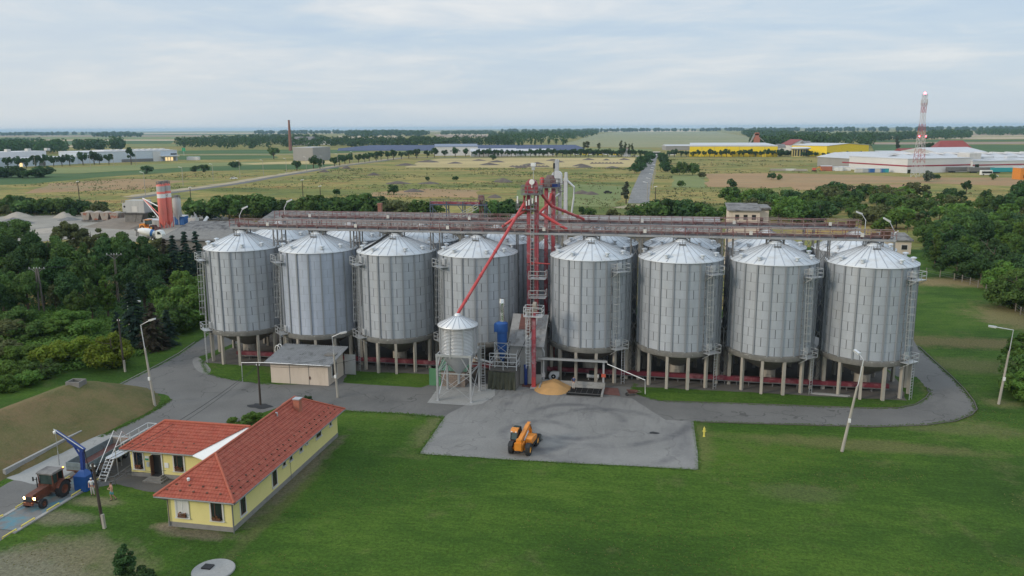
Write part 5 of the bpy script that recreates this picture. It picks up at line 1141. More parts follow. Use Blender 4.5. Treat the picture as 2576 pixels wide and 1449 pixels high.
for sx in (-1,1):
    m=MB(); m.lathe([(.11,-.05),(.12,.05),(0,.07)],12); m.xf(Matrix.Translation((sx*.5,-1.75,1.12))@Matrix.Rotation(pi/2,4,'X')); l=m.build('headlight',M['lamp_on'],t)
    m=MB(); m.lathe([(.03,-.12),(.13,-.08),(.13,.04)],12); m.xf(Matrix.Translation((sx*.5,-1.75,1.12))@Matrix.Rotation(pi/2,4,'X')); m.bar((sx*.33,-1.6,1.1),(sx*.5,-1.65,1.1),.05); m.build('lamp_housing',M['black'],l)
m=MB()
for x in (-.72,.72):
    for p,q in (((.3,1.0),(.22,2.5)),((1.55,1.3),(1.5,2.5)),((.85,1.2),(.85,2.5))): m.bar((x,*p),(x,*q),.08)
m.box(-.74,.74,.25,.33,1.0,1.5); m.box(-.74,.74,1.45,1.55,1.0,1.6); cab=m.build('cab',M['tractor'],t)
m=MB(); prof([(.12,2.48),(.1,2.6),(.4,2.68),(1.5,2.68),(1.68,2.6),(1.66,2.48)],-.82,.82,m); m.build('cab_roof',M['leaf_roof'] if 'leaf_roof' in M else M['asb'],cab)
m=MB(); m.box(-.68,.68,.3,.32,1.52,2.46); m.box(-.68,.68,1.48,1.5,1.62,2.46); m.box(-.71,-.69,.36,1.45,1.55,2.46); m.box(.69,.71,.36,.82,1.55,2.46); m.build('cab_glass',M['tint'],cab)
for sx in (-1,1):
    m=MB(); m.lathe([(.86,-.26),(.86,.26)],12,a0=.3,a1=2.7); m.lathe([(.84,-.26),(.84,.26)],12,a0=.3,a1=2.7); m.xf(Matrix.Translation((sx*.85,1.2,.8))@Matrix.Rotation(pi/2,4,'Y')@Matrix.Rotation(pi/2,4,'Z')); m.build('mudguard',M['tractor'],t)
m=MB(); m.tube([(-.42,-.3,1.3),(-.42,-.3,2.4)],.05,8); m.build('exhaust',M['wire'],t)
m=MB(); m.bar((-.8,.2,1.9),(-1.15,.1,2.0),.04); m.box(-1.25,-1.1,.08,.12,1.8,2.2); m.build('mirror',M['black'],cab)
m=MB(); m.ball((.85,1.5,2.72),.07,n=6); m.build('marker_light',M['amber'],cab)
m=MB(); m.box(.72,.8,.3,.9,1.05,1.6); m.xf(Matrix.Rotation(.0,4,'Z')); m.build('door',M['tractor'],cab)
# ---- grain trailer behind it
t=thing('grain_trailer','empty grey-blue drop-side grain trailer behind the tractor','trailer',(-55.0,66.3,.05))
for y in (-2.0,1.6,2.5):
    for sx in (-1,1): wheel(t,'wheel',(sx*.85,y,.45),.45,.28,.2,False,'trailer')
m=MB(); m.box(-1.15,1.15,-3.3,3.4,.95,1.08); m.bar((-.4,-3.2,.85),(-.4,3.2,.85),.12,.2); m.bar((.4,-3.2,.85),(.4,3.2,.85),.12,.2); m.box(-.9,.9,-2.06,-1.94,.4,.52); m.bar((0,-3.2,.8),(0,-5.2,.6),.12); m.build('chassis',M['brown'],t)
for x in (-1.15,1.11):
    m=MB(); m.box(x,x+.04,-3.3,3.4,1.08,1.8)
    for k in range(6): y=-3.2+k*1.3; xo=x-.05 if x<0 else x+.04; m.box(xo,xo+.05,y,y+.1,1.0,1.8)
    xo=x-.04 if x<0 else x+.04; m.box(xo,xo+.04,-3.3,3.4,1.4,1.46); m.build('side_board',M['trailer'],t)
m=MB(); m.box(-1.11,1.11,-3.3,-3.25,1.08,1.85); m.box(-1.15,1.15,-3.36,-3.31,1.45,1.52); m.build('front_board',M['trailer'],t)
m=MB(); m.box(-1.11,1.11,3.35,3.4,1.08,1.8); m.build('tail_board',M['bin_rust'],t)
m=MB(); m.box(-1.1,1.1,-3.24,3.34,1.08,1.1); m.build('bed_floor',M['rust'],t)
# ---- people
def skin(name,verts,edges,radii,mat,par,sub=1,rootv=0):
    me=bpy.data.meshes.new(name); me.from_pydata(verts,edges,[]); me.materials.append(mat)
    o=bpy.data.objects.new(name,me); COL.objects.link(o)
    if par: o.parent=par
    s=o.modifiers.new('skin','SKIN'); s.use_smooth_shade=True
    for i,r in enumerate(radii):
        d=me.skin_vertices[0].data[i]; r=r if isinstance(r,tuple) else (r,r); d.radius=r; d.use_root=(i==rootv)
    u=o.modifiers.new('sub','SUBSURF'); u.levels=sub; u.render_levels=sub
    return o
def person(label,loc,rz,arms,legs,top,bottom,hair,short=False,bare=False,lean=0):
    t=thing('person',label,'person',loc,rz)
    v=[(0,0,.95),(0,-.01+lean*.3,1.12),(0,lean*.7,1.32),(0,lean*.9,1.46),(0,lean,1.52),(0,lean-.02,1.6),(0,lean-.02,1.68),(0,lean-.01,1.73)]
    r=[(.15,.105),(.135,.1),(.165,.11),(.11,.085),.055,(.075,.09),(.078,.095),.05]
    e=[(i,i+1) for i in range(7)]
    for s,(el,wr,hd) in zip((-1,1),arms):
        b0=len(v); v+=[(s*.19,lean*.85,1.43),el,wr,hd]; r+=[.058,.044,.032,(.04,.022)]; e+=[(3,b0),(b0,b0+1),(b0+1,b0+2),(b0+2,b0+3)]
        d=(V(hd)-V(wr)).normalized(); side=d.cross(V((0,0,1))).normalized()
        for k in range(4):
            o=side*(-.033+.022*k); L=(.07,.085,.08,.06)[k]; p=V(hd)+o+d*.02; q=p+d*L*.55; w=q+d*L*.4+V((0,0,-.018)); n0=len(v); v+=[tuple(p),tuple(q),tuple(w)]; r+=[.011,.01,.008]; e+=[(b0+3,n0),(n0,n0+1),(n0+1,n0+2)]
        p=V(wr).lerp(V(hd),.5)+side*.045*s; q=p+d*.05+side*.02*s; n0=len(v); v+=[tuple(p),tuple(q)]; r+=[.013,.01]; e+=[(b0+2,n0),(n0,n0+1)]
    for s,(kn,an,to) in zip((-1,1),legs):
        b0=len(v); v+=[(s*.09,0,.9),kn,an,to]; r+=[.095,.062,.045,(.045,.03)]; e+=[(0,b0),(b0,b0+1),(b0+1,b0+2),(b0+2,b0+3)]
    skin('body',v,e,r,M['skin'],t)
    if not bare:
        a=[(0,0,.98),(0,lean*.3,1.15),(0,lean*.7,1.33),(0,lean*.9,1.46)]; ra=[(.17,.125),(.16,.12),(.185,.13),(.12,.095)]; ee=[(0,1),(1,2),(2,3)]
        for s,(el,wr,hd) in zip((-1,1),arms):
            n0=len(a); sh=V((s*.19,lean*.85,1.43)); a+=[tuple(sh),tuple(sh.lerp(V(el),.8))]; ra+=[.078,.066]; ee+=[(3,n0),(n0,n0+1)]
        skin('shirt',a,ee,ra,M[top],t)
    a=[(0,0,1.0),(0,0,.93)]; ra=[(.16,.12),(.17,.125)]; ee=[(0,1)]
    for s,(kn,an,to) in zip((-1,1),legs):
        n0=len(a); h=V((s*.09,0,.88)); kv=V(kn); av=V(an)
        if short: a+=[tuple(h),tuple(h.lerp(kv,.85))]; ra+=[.112,.1]; ee+=[(1,n0),(n0,n0+1)]
        else: a+=[tuple(h),kn,tuple(kv.lerp(av,.92))]; ra+=[.108,.08,.068]; ee+=[(1,n0),(n0,n0+1),(n0+1,n0+2)]
    skin('shorts' if short else 'trousers',a,ee,ra,M[bottom],t)
    m=MB(); m.ball((0,lean+.015,1.69),.092,.108,.085,12); m.build('hair',M[hair],t)
    m=MB()
    for s in (-1,1): m.ball((s*.032,lean-.112,1.655),.012,n=6)
    m.build('eyes',M['black'],t)
    m=MB(); m.ball((0,lean-.122,1.625),.014,.022,.022,6); m.ball((.083,lean,1.63),.015,.025,.035,6); m.ball((-.083,lean,1.63),.015,.025,.035,6); m.build('nose_and_ears',M['skin'],t)
    for s,(kn,an,to) in zip((-1,1),legs):
        m=MB(); an=V(an); to=V(to); m.ball(tuple(an.lerp(to,.5)-V((0,0,.03))),.05,.13,.05,8); m.build('shoe',M['shoe'],t)
    return t
person('man in a white shirt and pale trousers standing near the blue crane',(*G(234,1247).xy,.02),.25,
  (((-.27,-.02,1.18),(-.2,-.2,1.02),(-.16,-.26,.98)),((.29,.0,1.18),(.27,-.05,.95),(.27,-.07,.86))),(((-.1,-.02,.5),(-.11,.03,.09),(-.12,-.1,.05)),((.11,-.02,.5),(.13,.03,.09),(.15,-.1,.05))),'shirt_white','trousers','hair_grey',lean=-.06)
person('shirtless man in turquoise shorts walking on the grass',(*G(283,1259).xy,.01),-.5,
  (((-.3,-.02,1.2),(-.18,-.22,1.18),(-.09,-.27,1.18)),((.3,-.02,1.2),(.18,-.22,1.18),(.09,-.26,1.17))),(((-.09,-.1,.5),(-.09,.0,.09),(-.1,-.13,.05)),((.1,.06,.5),(.1,.3,.16),(.1,.22,.06))),'shirt_white','shorts','hair_dark',short=True,bare=True)
person('man in a blue shirt and cream trousers standing on the black grate',(*G(1443,981).xy,.1),2.7,
  (((-.27,-.04,1.2),(-.14,-.25,1.16),(-.08,-.3,1.18)),((.3,.02,1.2),(.28,-.1,.98),(.27,-.16,.92))),(((-.09,-.02,.5),(-.1,.03,.09),(-.1,-.1,.05)),((.1,-.02,.5),(.1,.04,.09),(.12,-.09,.05))),'shirt_blue','trousers','hair_dark')
# ---- street lamps and poles
def lamp(px,py,h,label,dx,dy,arm=1.6,tilt=.35,leanx=0,leany=0,z=0,loc=None,concrete=True):
    p=loc or G(px,py); t=thing('street_lamp',label,'street lamp',(p.x,p.y,z),0,'street lamps of the plant yard')
    top=V((leanx,leany,h)); hk=top*.72; d=V((dx,dy,0)).normalized()
    m=MB(); m.tube([(0,0,0),hk],[.17,.11],8); m.build('pole',M['conc_leg'],t)
    m=MB(); e=top+d*arm+V((0,0,tilt)); m.tube([hk-V((0,0,.3)),top,e],.055,8); m.build('arm',M['steel_light'],t)
    m=MB(); q=e+d*.75+V((0,0,tilt*.35)); m.bar(e-d*.1,q,.3,.16); ln=m.build('lamp_head',M['steel_light'],t)
    m=MB(); m.bar(e-V((0,0,.1)),q-V((0,0,.1)),.24,.06); m.build('lamp_lens',M['lens'],ln)
    m=MB(); zz=h*.33; c=top*.33; m.box(c.x-.12,c.x+.12,c.y-.3,c.y-.14,zz,zz+.4); m.build('fuse_box',M['white'],t)
    return t
lamp(390,1022,10.1,'tall concrete street lamp on the grass tip by the earth bank',1,-.1,1.4,.7,-.95,.1)
lamp(850,1000,7.8,'street lamp with a white head rising right of the kiosk',1,.1,1.1,.5,-.4,.1)
lamp(2118,1136,9.7,'leaning street lamp on the lawn with its small head turned away',-.5,1,.7,.5,1.5,.6)
lamp(2512,1017,9.2,'street lamp with a long flat arm near the right edge bushes',-1,.1,1.9,.25,.75,.2)
lamp(330,860,6.6,'street lamp half hidden among the dark spruces at the left',1,0,1.6,.08,0,0)
lamp(2180,560,4.5,'slim street lamp leaning over the far end of the rear gallery',-.7,0,.6,.9,.1,0,loc=V((26.5,SY2+1.5,0)),z=15.6)
lamp(2225,575,4.4,'slim street lamp with a white head above the end of the front gallery',-.7,0,.7,1.3,-.2,0,loc=V((27.6,SY+1,0)),z=15.6)
lamp(590,560,4.4,'gooseneck lamp at the left end of the front gallery',.6,0,.6,1.0,-.1,0,loc=V((-61.8,SY+1.2,0)),z=16.3)
lamp(688,540,4.5,'gooseneck lamp at the left end of the rear gallery',.6,0,.6,1.0,-.1,0,loc=V((-60.6,SY2+1.2,0)),z=16.2)
def wpole(px,py,h,label,lx=0,ly=0,base=True,loc=None,cross=False):
    p=loc or G(px,py); t=thing('utility_pole',label,'utility pole',(p.x,p.y,0),0,'wooden utility poles')
    top=V((lx,ly,h)); m=MB(); m.tube([top*.06,top],[.14,.1],8); m.build('shaft',M['wood'],t)
    if base: m=MB(); m.bar((.16,-.05,0),top*.22+V((.16,-.05,0)),.2,.24); m.build('concrete_foot',M['conc_leg'],t)
    m=MB()
    for k in (-1,1): m.bar(top-V((0,0,.3)),top-V((-.18*k,0,.3)),.04); m.lathe([(.05,h-.3),(.06,h-.22),(.03,h-.12)],8,(lx+.18*k,ly))
    m.build('insulators',M['white'],t)
    return V((p.x,p.y,0))+top
pa=wpole(260,1328,5.8,'dark wooden pole with a concrete foot beside the shirtless man',-.35,0)
pb=wpole(656,1025,5.6,'dark wooden pole standing on the asphalt behind the house',.0,0,False)
pc=wpole(313,935,7.6,'dark wooden pole beside the yellow-green bush',-.1,0)
pd=V((-25.6,95.2,3.9))
def wire(name,a,b_,sag,label,r=.018):
    a=V(a);b_=V(b_); pts=[a.lerp(b_,i/24)-V((0,0,4*sag*(i/24)*(1-i/24))) for i in range(25)]
    m=MB(); m.tube(pts,r,5); return tag(m.build(name,M['wire'],merge=False),label,'cable')
wire('overhead_cable',pa-V((0,0,.3)),pb-V((0,0,.3)),.7,'black overhead cable crossing above the house roof between two wooden poles',.022)
wire('overhead_cable',pa-V((.1,0,.5)),pb-V((.1,0,.5)),1.0,'lower black cable hanging just under the one above the house roof',.018)
wire('overhead_cable',pb-V((0,0,.2)),(-43.7,97.0,3.2),.35,'black cable from the wooden pole across the front of the kiosk')
wire('overhead_cable',pb-V((0,0,.3)),(-40.5,98.3,2.9),.7,'sagging cable in front of the kiosk wall, the lower one')
wire('overhead_cable',pa-V((0,0,.6)),(-46.9,65.0,.9),.2,'thin cable from the near pole across the wing wall')
wire('overhead_cable',pc-V((0,0,.3)),G(560,700,9),1.6,'thin cable running from the pole by the bush toward the left silo',.016)
# pylon-like poles in the left wood
def hpole(px,py,h,label,two=False):
    p=G(px,py); t=thing('power_pole',label,'power pole',(p.x,p.y,0),.25)
    m=MB()
    if two: m.bar((-.45,0,0),(-.15,0,h),.24); m.bar((.45,0,0),(.15,0,h),.24)
    else:
        for s in (-.16,.16): m.bar((s,0,0),(s*.6,0,h),.09)
        for k in range(int(h/.7)): m.bar((-.2,0,k*.7),(.2,0,k*.7+.35),.06)
    m.build('post',M['pole_old'],t)
    m=MB(); m.bar((-1.5,0,h-.1),(1.5,0,h-.1),.09); m.bar((-1.0,0,h-.1),(0,0,h-.9),.08); m.bar((1.0,0,h-.1),(0,0,h-.9),.08); m.build('crossarm',M['steel_dark'],t)
    m=MB()
    for x in (-1.3,-.5,.0,.5,1.3): m.lathe([(.06,h-.06),(.08,h+.08),(.04,h+.25)],8,(x,0))
    m.build('insulators',M['steel'],t)
    return V((p.x,p.y,h+.3))
qa=hpole(106,790,8.5,'double wooden power pole with a loaded crossarm in front of the left wood',True)
qb=hpole(300,770,10.0,'slender lattice power pole among the trees left of the spruces')
for k,dx in enumerate((-1.4,0,1.4)):
    wire('power_line',qa+V((dx,0,0)),qb+V((dx,0,0)),1.0,('thin power line between the two poles of the left wood, near side','thin power line between the two poles of the left wood, middle','thin power line between the two poles of the left wood, far side')[k],.02)
    
# ================================================================== MIDDLE AND FAR BUILDINGS
def frame2(pl,pr):
    a=G(*pl); b=G(*pr); d=b-a; return a,d.length,atan2(d.y,d.x)
def hall(name,label,cat,pl,pr,h,depth,wall,roofm='hall_roof',rise=0,par=.6,group=None,gable='x',rooflights=0):
    "long hall: front base line from pl to pr, real depth behind it"
    a,L,r=frame2(pl,pr); t=thing(name,label,cat,(a.x,a.y,0),r,group)
    m=MB()
    if gable=='y' and rise: m.side([(0,0),(L,0),(L,h),(L/2,h+rise),(0,h)],0,depth)
    else: m.box(0,L,0,depth,0,h)
    w=m.build('wall',M[wall],t)
    m=MB()
    if rise and gable=='y':
        for s0,s1,z0,z1 in ((-.6,L/2,h,h+rise),(L/2,L+.6,h+rise,h)): m.add([(s0,-.6,z0+.05),(s1,-.6,z1+.05),(s1,depth+.6,z1+.05),(s0,depth+.6,z0+.05),(s0,-.6,z0+.4),(s1,-.6,z1+.4),(s1,depth+.6,z1+.4),(s0,depth+.6,z0+.4)],[(3,2,1,0),(4,5,6,7),(0,1,5,4),(1,2,6,5),(2,3,7,6),(3,0,4,7)])
    elif rise:
        m.sideX([(-.5,h+.02),(depth/2,h+rise),(depth+.5,h+.02),(depth+.5,h-.15),(-.5,h-.15)],-.4,L+.4)
    else:
        m.box(-.15,L+.15,-.15,depth+.15,h+.02,h+par)
    rf=m.build('roof',M[roofm],t)
    for k in range(rooflights):
        x=L*(k+.5)/rooflights; m=MB(); m.box(x-1.2,x+1.2,depth*.25,depth*.6,h+rise*.6+par,h+rise*.6+par+1.0); m.build('roof_light',M['hall_white'],rf)
    return t,w,rf,L
def wbox(par,name,mat,x0,x1,y0,y1,z0,z1,label=None):
    m=MB(); m.box(x0,x1,y0,y1,z0,z1); return m.build(name,M[mat] if isinstance(mat,str) else mat,par,label=label)
# --- sheds behind the silos
def shed(label,x0,x1,yf,yr,ze,zr,mat='asb'):
    t=thing('storage_shed',label,'shed',((x0+x1)/2,yf,0)); L=(x1-x0)/2; d=yr-yf
    m=MB(); m.sideX([(0,0),(2*d,0),(2*d,ze),(d,zr),(0,ze)],-L,L); m.build('wall',M['conc'],t)
    m=MB(); k=int(2*L/.28)*2
    for s in (0,1):
        rows=10; vs=[]
        for j in range(rows+1):
            q=j/rows; y=-.6+(d+.6)*q if s==0 else 2*d+.6-(d+.6)*q; z=ze-.3+(zr+.12-ze+.3)*q
            for i in range(k+1): vs.append((-L-.3+(2*L+.6)*i/k,y,z+.05*(i%2)+.03*sin(i*.7+j*2.1)))
        m.add(vs,[(j*(k+1)+i,j*(k+1)+i+1,(j+1)*(k+1)+i+1,(j+1)*(k+1)+i) for j in range(rows) for i in range(k)])
    m.build('roof',M[mat],t,merge=False); return t
def wpx(px,py,z): return G(px,py,z)
q=wpx(690,531,8.5); q2=wpx(1135,546,8.5); q3=wpx(1440,538,8.5); q4=wpx(1808,547,8.5)
t=shed('long grey asbestos-roofed shed behind the left half of the silos',q.x,q2.x+6,q.y-17,q.y,5.2,8.5)
t=shed('long grey corrugated-roofed shed behind the right half of the silos',q2.x+16,q4.x,q4.y-16,q4.y,5.2,8.4,'asb_new')
q=wpx(586,548,7.4); t=shed('lower grey-roofed shed at the left, seen past the spruces',q.x-7,q.x+18,q.y-26,q.y-10,4.6,7.4)
p=G(956,545); z=AT(956,511,p.y*.78).z; yb=p.y*.78; xb=AT(956,520,yb).x
t=thing('brick_chimney','short square brick chimney standing behind the long left shed','chimney',(xb,yb,0)); m=MB(); m.box(-.55,.55,-.55,.55,0,z-.4); m.box(-.65,.65,-.65,.65,z-.4,z); m.build('shaft',M['old_brick'],t)
# --- red and blue gantry platform behind the sheds
gy=185; xa=AT(1085,505,gy).x; xb=AT(1222,505,gy).x; z0=AT(1150,527,gy).z; z1=AT(1150,507,gy).z
t=thing('gantry','red and blue steel gantry with a small tower behind the left silos','gantry',((xa+xb)/2,gy,0))
w=(xb-xa)/2
for x in (-w,-w*.4,w*.2,w):
    m=MB(); m.bar((x,-1,0),(x,-1,z1),.22); m.bar((x,1,0),(x,1,z1),.22); m.build('post',M['steel_blue'],t)
m=MB()
for y in (-1,1): m.bar((-w,y,z0+1.2),(w,y,z0+1.2),.25,.3); 
for k in range(5): x=-w+k*w*.5; m.bar((x,-1,z0+1.2),(x+w*.22,-1,z0-.6),.13)
m.build('lower_beam',M['steel_blue'],t)
m=MB(); m.box(-w,w*.8,-.7,.7,z1-.9,z1-.1); m.build('conveyor_casing',M['red'],t)
m=MB(); railing(m,[(-w,-1.1,z0+1.4),(w,-1.1,z0+1.4)],1.1,1.6,.05); m.build('railing',M['red_dark'],t)
zt=AT(1208,491,gy).z; m=MB(); x=w*.82; m.box(x-.35,x-.05,-.3,.3,0,zt-1); m.box(x+.25,x+.55,-.3,.3,0,zt-1); m.side([(x-.6,zt-1.2),(x+.8,zt-1.2),(x+.7,zt),(x-.5,zt)],-.6,.6); m.box(x-1.2,x+1.4,-1,1,zt-2.4,zt-2.3); m.build('elevator_head',M['red_dark'],t)
m=MB(); m.bar((-w*.1,-2,z0-2.6),(w*.8,-2,z0+.6),.9,.14); railing(m,[(-w*.1,-2.4,z0-2.5),(w*.8,-2.4,z0+.7)],1.0,1.4,.05); m.build('sloping_walkway',M['steel'],t)
# --- flat-roofed two-storey building
by=185; xa,xm,xb=AT(1834,540,by).x,AT(1912,540,by).x,AT(1936,540,by).x; zt=AT(1870,530,by).z; zb=AT(1870,574,by).z
t=thing('flat_building','weathered cream two-storey block with a mossy flat roof behind the galleries','building',(xa,by,0))
L=xm-xa; L2=xb-xa
m=MB(); m.box(0,L,0,9,0,zt-.1); m.box(L,L2,1.5,9.4,0,zt); w=m.build('wall',M['beige'],t)
m=MB(); m.add([(-.4,-.5,zt-.1),(L+.2,-.5,zt-.1),(L+.2,9.5,zt+.6),(-.4,9.5,zt+.6),(-.4,-.5,zt+.15),(L+.2,-.5,zt+.15),(L+.2,9.5,zt+.9),(-.4,9.5,zt+.9)],[(3,2,1,0),(4,5,6,7),(0,1,5,4),(1,2,6,5),(2,3,7,6),(3,0,4,7)]); m.box(L+.2,L2+.4,1.0,9.8,zt+.2,zt+.6); m.build('roof',M['asb'],t)
for k in range(3):
    x=L*(.2+.27*k); m=MB(); m.box(x,x+L*.13,-.06,.0,zt-2.0,zt-.9); m.build('window',M['dark'],w)
m=MB(); m.box(L+.15,L+.9,1.4,1.5,0,zt-1.6); m.build('door',M['brown'],w)
# --- small cream house at the right
hy=150; xa,xb=AT(2240,615,hy).x,AT(2297,615,hy).x; zt=AT(2260,604,hy).z
q=G(2290,640); 
hy=q.y; xa,xb=AT(2225,615,hy).x,AT(2293,615,hy).x; zt=AT(2270,606,hy).z
t=thing('cream_house','small cream house with a dark mossy roof at the right end of the galleries','house',(xa,hy,0))
L=xb-xa; m=MB(); m.box(0,L,0,8,0,zt); w=m.build('wall',M['yellow_old'] if 'yellow_old' in M else M['beige'],t)
m=MB(); m.sideX([(-.5,zt-.05),(8.5,zt+.9),(8.5,zt+1.2),(-.5,zt+.25)],-.3,L+.4); m.build('roof',M['asb'],t)
m=MB(); m.box(L*.62,L*.87,-.08,0,zt*.32,zt*.72); f=m.build('window',M['trim'],w); m=MB(); m.box(L*.64,L*.85,-.1,-.07,zt*.35,zt*.69); m.build('pane',M['dark'],f)
m=MB(); m.bar((L*.4,2,zt+.8),(L*.4,2,zt+2.0),.08); m.bar((L*.4,2,zt+1.7),(L*.55,2,zt+2.4),.5,.1); m.build('roof_aerial',M['white'],t)
# vehicles behind the galleries
def car(label,px,py,col,loc=None,rz=0,s=1,name='parked_car'):
    p=loc or G(px,py); t=thing(name,label,'car',(p.x,p.y,.06),rz)
    m=MB(); m.side([(-2.1*s,.35),(-2.15*s,.75),(-1.9*s,.9),(-1.35*s,.95),(1.1*s,.95),(2.0*s,.85),(2.15*s,.6),(2.1*s,.35)],-.85,.85); m.side([(-1.6*s,.94),(-1.2*s,1.42),(.4*s,1.45),(1.1*s,.94)],-.76,.76); m.build('body',M[col],t)
    m=MB(); m.side([(-1.4*s,.98),(-1.12*s,1.36),(.36*s,1.38),(.95*s,.98)],-.79,.79); m.build('windows',M['glass'],t)
    for x in (-1.3,1.35):
        for y in (-.8,.8):
            m=MB(); m.lathe([(.32,-.1),(.32,.1),(0,.1)],12); m.lathe([(0,-.1),(.32,-.1)],12); m.xf(Matrix.Translation((x*s,y,.32))@Matrix.Rotation(pi/2,4,'X')); m.build('wheel',M['black'],t)
    return t
car('red car parked beyond the rear gallery',0,0,'roof_red',V((AT(2003,578,165).x,165,0)),.1)
car('silver car parked right of the red car beyond the gallery',0,0,'steel_light',V((AT(2032,582,160).x,160,0)),.1)
def bus(label,loc,rz,L,h,col):
    t=thing('bus',label,'bus',(loc.x,loc.y,0),rz); m=MB(); m.side([(-L/2,.4),(-L/2,h-.1),(-L/2+.2,h),(L/2-.3,h),(L/2,h-.5),(L/2,.4)],-1.2,1.2); m.build('body',M[col],t)
    m=MB(); m.box(-L/2+.3,L/2-.3,-1.22,1.22,1.3,h-.7); m.build('windows',M['glass'],t)
    for x in (-L*.32,L*.3):
        for y in (-1.1,1.1):
            m=MB(); m.lathe([(0,-.14),(.5,-.14),(.5,.14),(0,.14)],14); m.xf(Matrix.Translation((x,y,.5))@Matrix.Rotation(pi/2,4,'X')); m.build('wheel',M['black'],t)
    return t
bus('white bus parked beyond the rear gallery near the cream block',V((AT(1958,568,175).x,175,0)),.05,9,3,'white')
# --- concrete batching plant
p=G(413,574); by=p.y
def cyl_silo(label,px,pyb,pyt,pybody,r,body,band=None,cage=True):
    x=AT(px,565,by).x; zt=AT(px,pyt,by).z; zb=AT(px,pybody,by).z
    t=thing('cement_silo',label,'silo',(x,by,0)); m=MB(); m.lathe([(.3,zb-2.0),(r,zb),(r,zt),(r*.8,zt+.5),(.02,zt+.7)],26); m.build('body',M[body],t)
    if band:
        z0,z1=AT(px,band[0],by).z,AT(px,band[1],by).z; m=MB(); m.lathe([(r+.015,z1),(r+.015,z0)],26); m.build('white_band',M['white'],t)
        m=MB(); zm=(z0+z1)/2
        if 'right' in label:
            for k in (-1,1): m.bar((r*.45,-r*.93,zm),(r*.7,-r*.76,zm+k*.35),.12)
            m.build('band_mark',M['black'],t)
        m=MB(); m.lathe([(r+.01,zt-2.0),(r+.02,zt-.2)],26); m.build('dusty_top',M['plant_grey'],t)
    for k in range(4):
        a=pi/4+k*pi/2; m=MB(); m.bar((r*.9*cos(a),r*.9*sin(a),0),(r*.9*cos(a),r*.9*sin(a),zb+.4),.22); m.build('leg',M['plant_red'] if band else M['steel'],t)
    m=MB(); railing(m,[((r-.1)*cos(k*pi/5),(r-.1)*sin(k*pi/5),zt+.3) for k in range(11)],1.0,.9,.05); m.box(-.5,.5,-.5,.5,zt+.5,zt+1.5); m.build('top_railing',M['steel_dark'],t)
    return x,zt
cyl_silo('front red cement silo of the twin pair, white banded',412,570,467,555,1.35,'plant_red',(488,498))
by+=3
cyl_silo('right rear red cement silo of the twin pair, with a black mark',427,570,465,552,1.3,'plant_red',(486,496))
by+=6
cyl_silo('shorter pale grey cement silo right of the red twin silos',449,568,501,538,1.4,'plant_grey')
by=p.y+8
xa,xb=AT(316,520,by).x,AT(372,520,by).x; zt=AT(345,503,by).z; zb=AT(345,533,by).z
t=thing('mixer_tower','pale grey concrete mixing block raised on a leaning pier','tower',((xa+xb)/2,by,0)); w=(xb-xa)/2
m=MB(); m.box(-w*.62,w,-2.2,2.2,zb,zt); m.box(-w*1.0,-w*.62,-1.8,1.8,zb+.2,zt-1.0); m.box(-w,-w*.62,-1.82,-1.8,zb+1,zb+2); bd=m.build('mixer_house',M['plant_grey'],t)
m=MB(); m.lathe([(.38,-.02),(.38,.02)],14); m.lathe([(0,.02),(.38,.02)],14); m.xf(Matrix.Translation((-w*.8,-1.84,zb+2.0))@Matrix.Rotation(pi/2,4,'X')); m.build('round_window',M['dark'],bd)
m=MB(); m.box(-w*.1,w*.4,-2.25,-2.2,zb+.2,zb+2.2); m.build('door',M['offwhite'],bd)
m=MB(); m.add([(-w*.9,-1.5,0),(-w*.1,-1.5,0),(-w*.1,1.5,0),(-w*.9,1.5,0),(-w*.9,-1.5,zb),(w*.2,-1.5,zb),(w*.2,1.5,zb),(-w*.9,1.5,zb)],[(3,2,1,0),(4,5,6,7),(0,1,5,4),(1,2,6,5),(2,3,7,6),(3,0,4,7)]); m.add([(-.2,-1.6,0),(w*.4,-1.6,0),(w*.4,1.6,0),(-.2,1.6,0),(w*.25,-1.6,zb),(w*.8,-1.6,zb),(w*.8,1.6,zb),(w*.25,1.6,zb)],[(3,2,1,0),(4,5,6,7),(0,1,5,4),(1,2,6,5),(2,3,7,6),(3,0,4,7)]); m.build('pier',M['conc'],t)
m=MB(); m.box(-w*1.1,w*1.1,-2.5,2.5,zb-.25,zb); railing(m,[(-w,-1.9,zt-1),(-w*.62,-1.9,zt-1)],1.0,1,.05); m.build('deck',M['steel_dark'],t)
x1=AT(366,498,by).x; z1=AT(366,498,by).z
for k,(pp,lb) in enumerate((((AT(400,520,p.y)),'upper'),((AT(403,552,p.y)),'lower'),((AT(402,541,p.y)),'middle'))):
    m=MB(); m.tube([(x1,by-1.5,z1),tuple(pp)],.18,8); tag(m.build('screw_pipe',M['white'] if k<2 else M['plant_red']),f'{lb} slanting screw pipe from the mixing block to the red silos','pipe')
by=p.y+16; xa,xb=AT(213,545,by).x,AT(308,545,by).x; n=4; zt=AT(260,534,by).z; zb=AT(260,552,by).z; t=thing('aggregate_bins','row of four rusty white aggregate bins heaped with sand','bins',((xa+xb)/2,by,0)); W=(xb-xa)/n
for k in range(n):
    x=-(xb-xa)/2+k*W; m=MB(); m.side([(x,zt),(x+W-.15,zt),(x+W-.9,zb),(x+.8,zb)],-2,2); b_=m.build('bin',M['bin_rust'],t)
    m=MB(); m.ball((x+W/2,.2,zt-.25),W*.42,1.7,.8,12); m.build('sand_fill',M['sand'],b_)
m=MB(); m.box(-(xb-xa)/2-.3,(xb-xa)/2,-1.6,1.6,zb-.5,zb)
for k in range(9): x=-(xb-xa)/2+k*(xb-xa)/8; m.bar((x,-1.5,0),(x,-1.5,zb),.25)
m.build('bin_frame',M['steel_dark'],t)
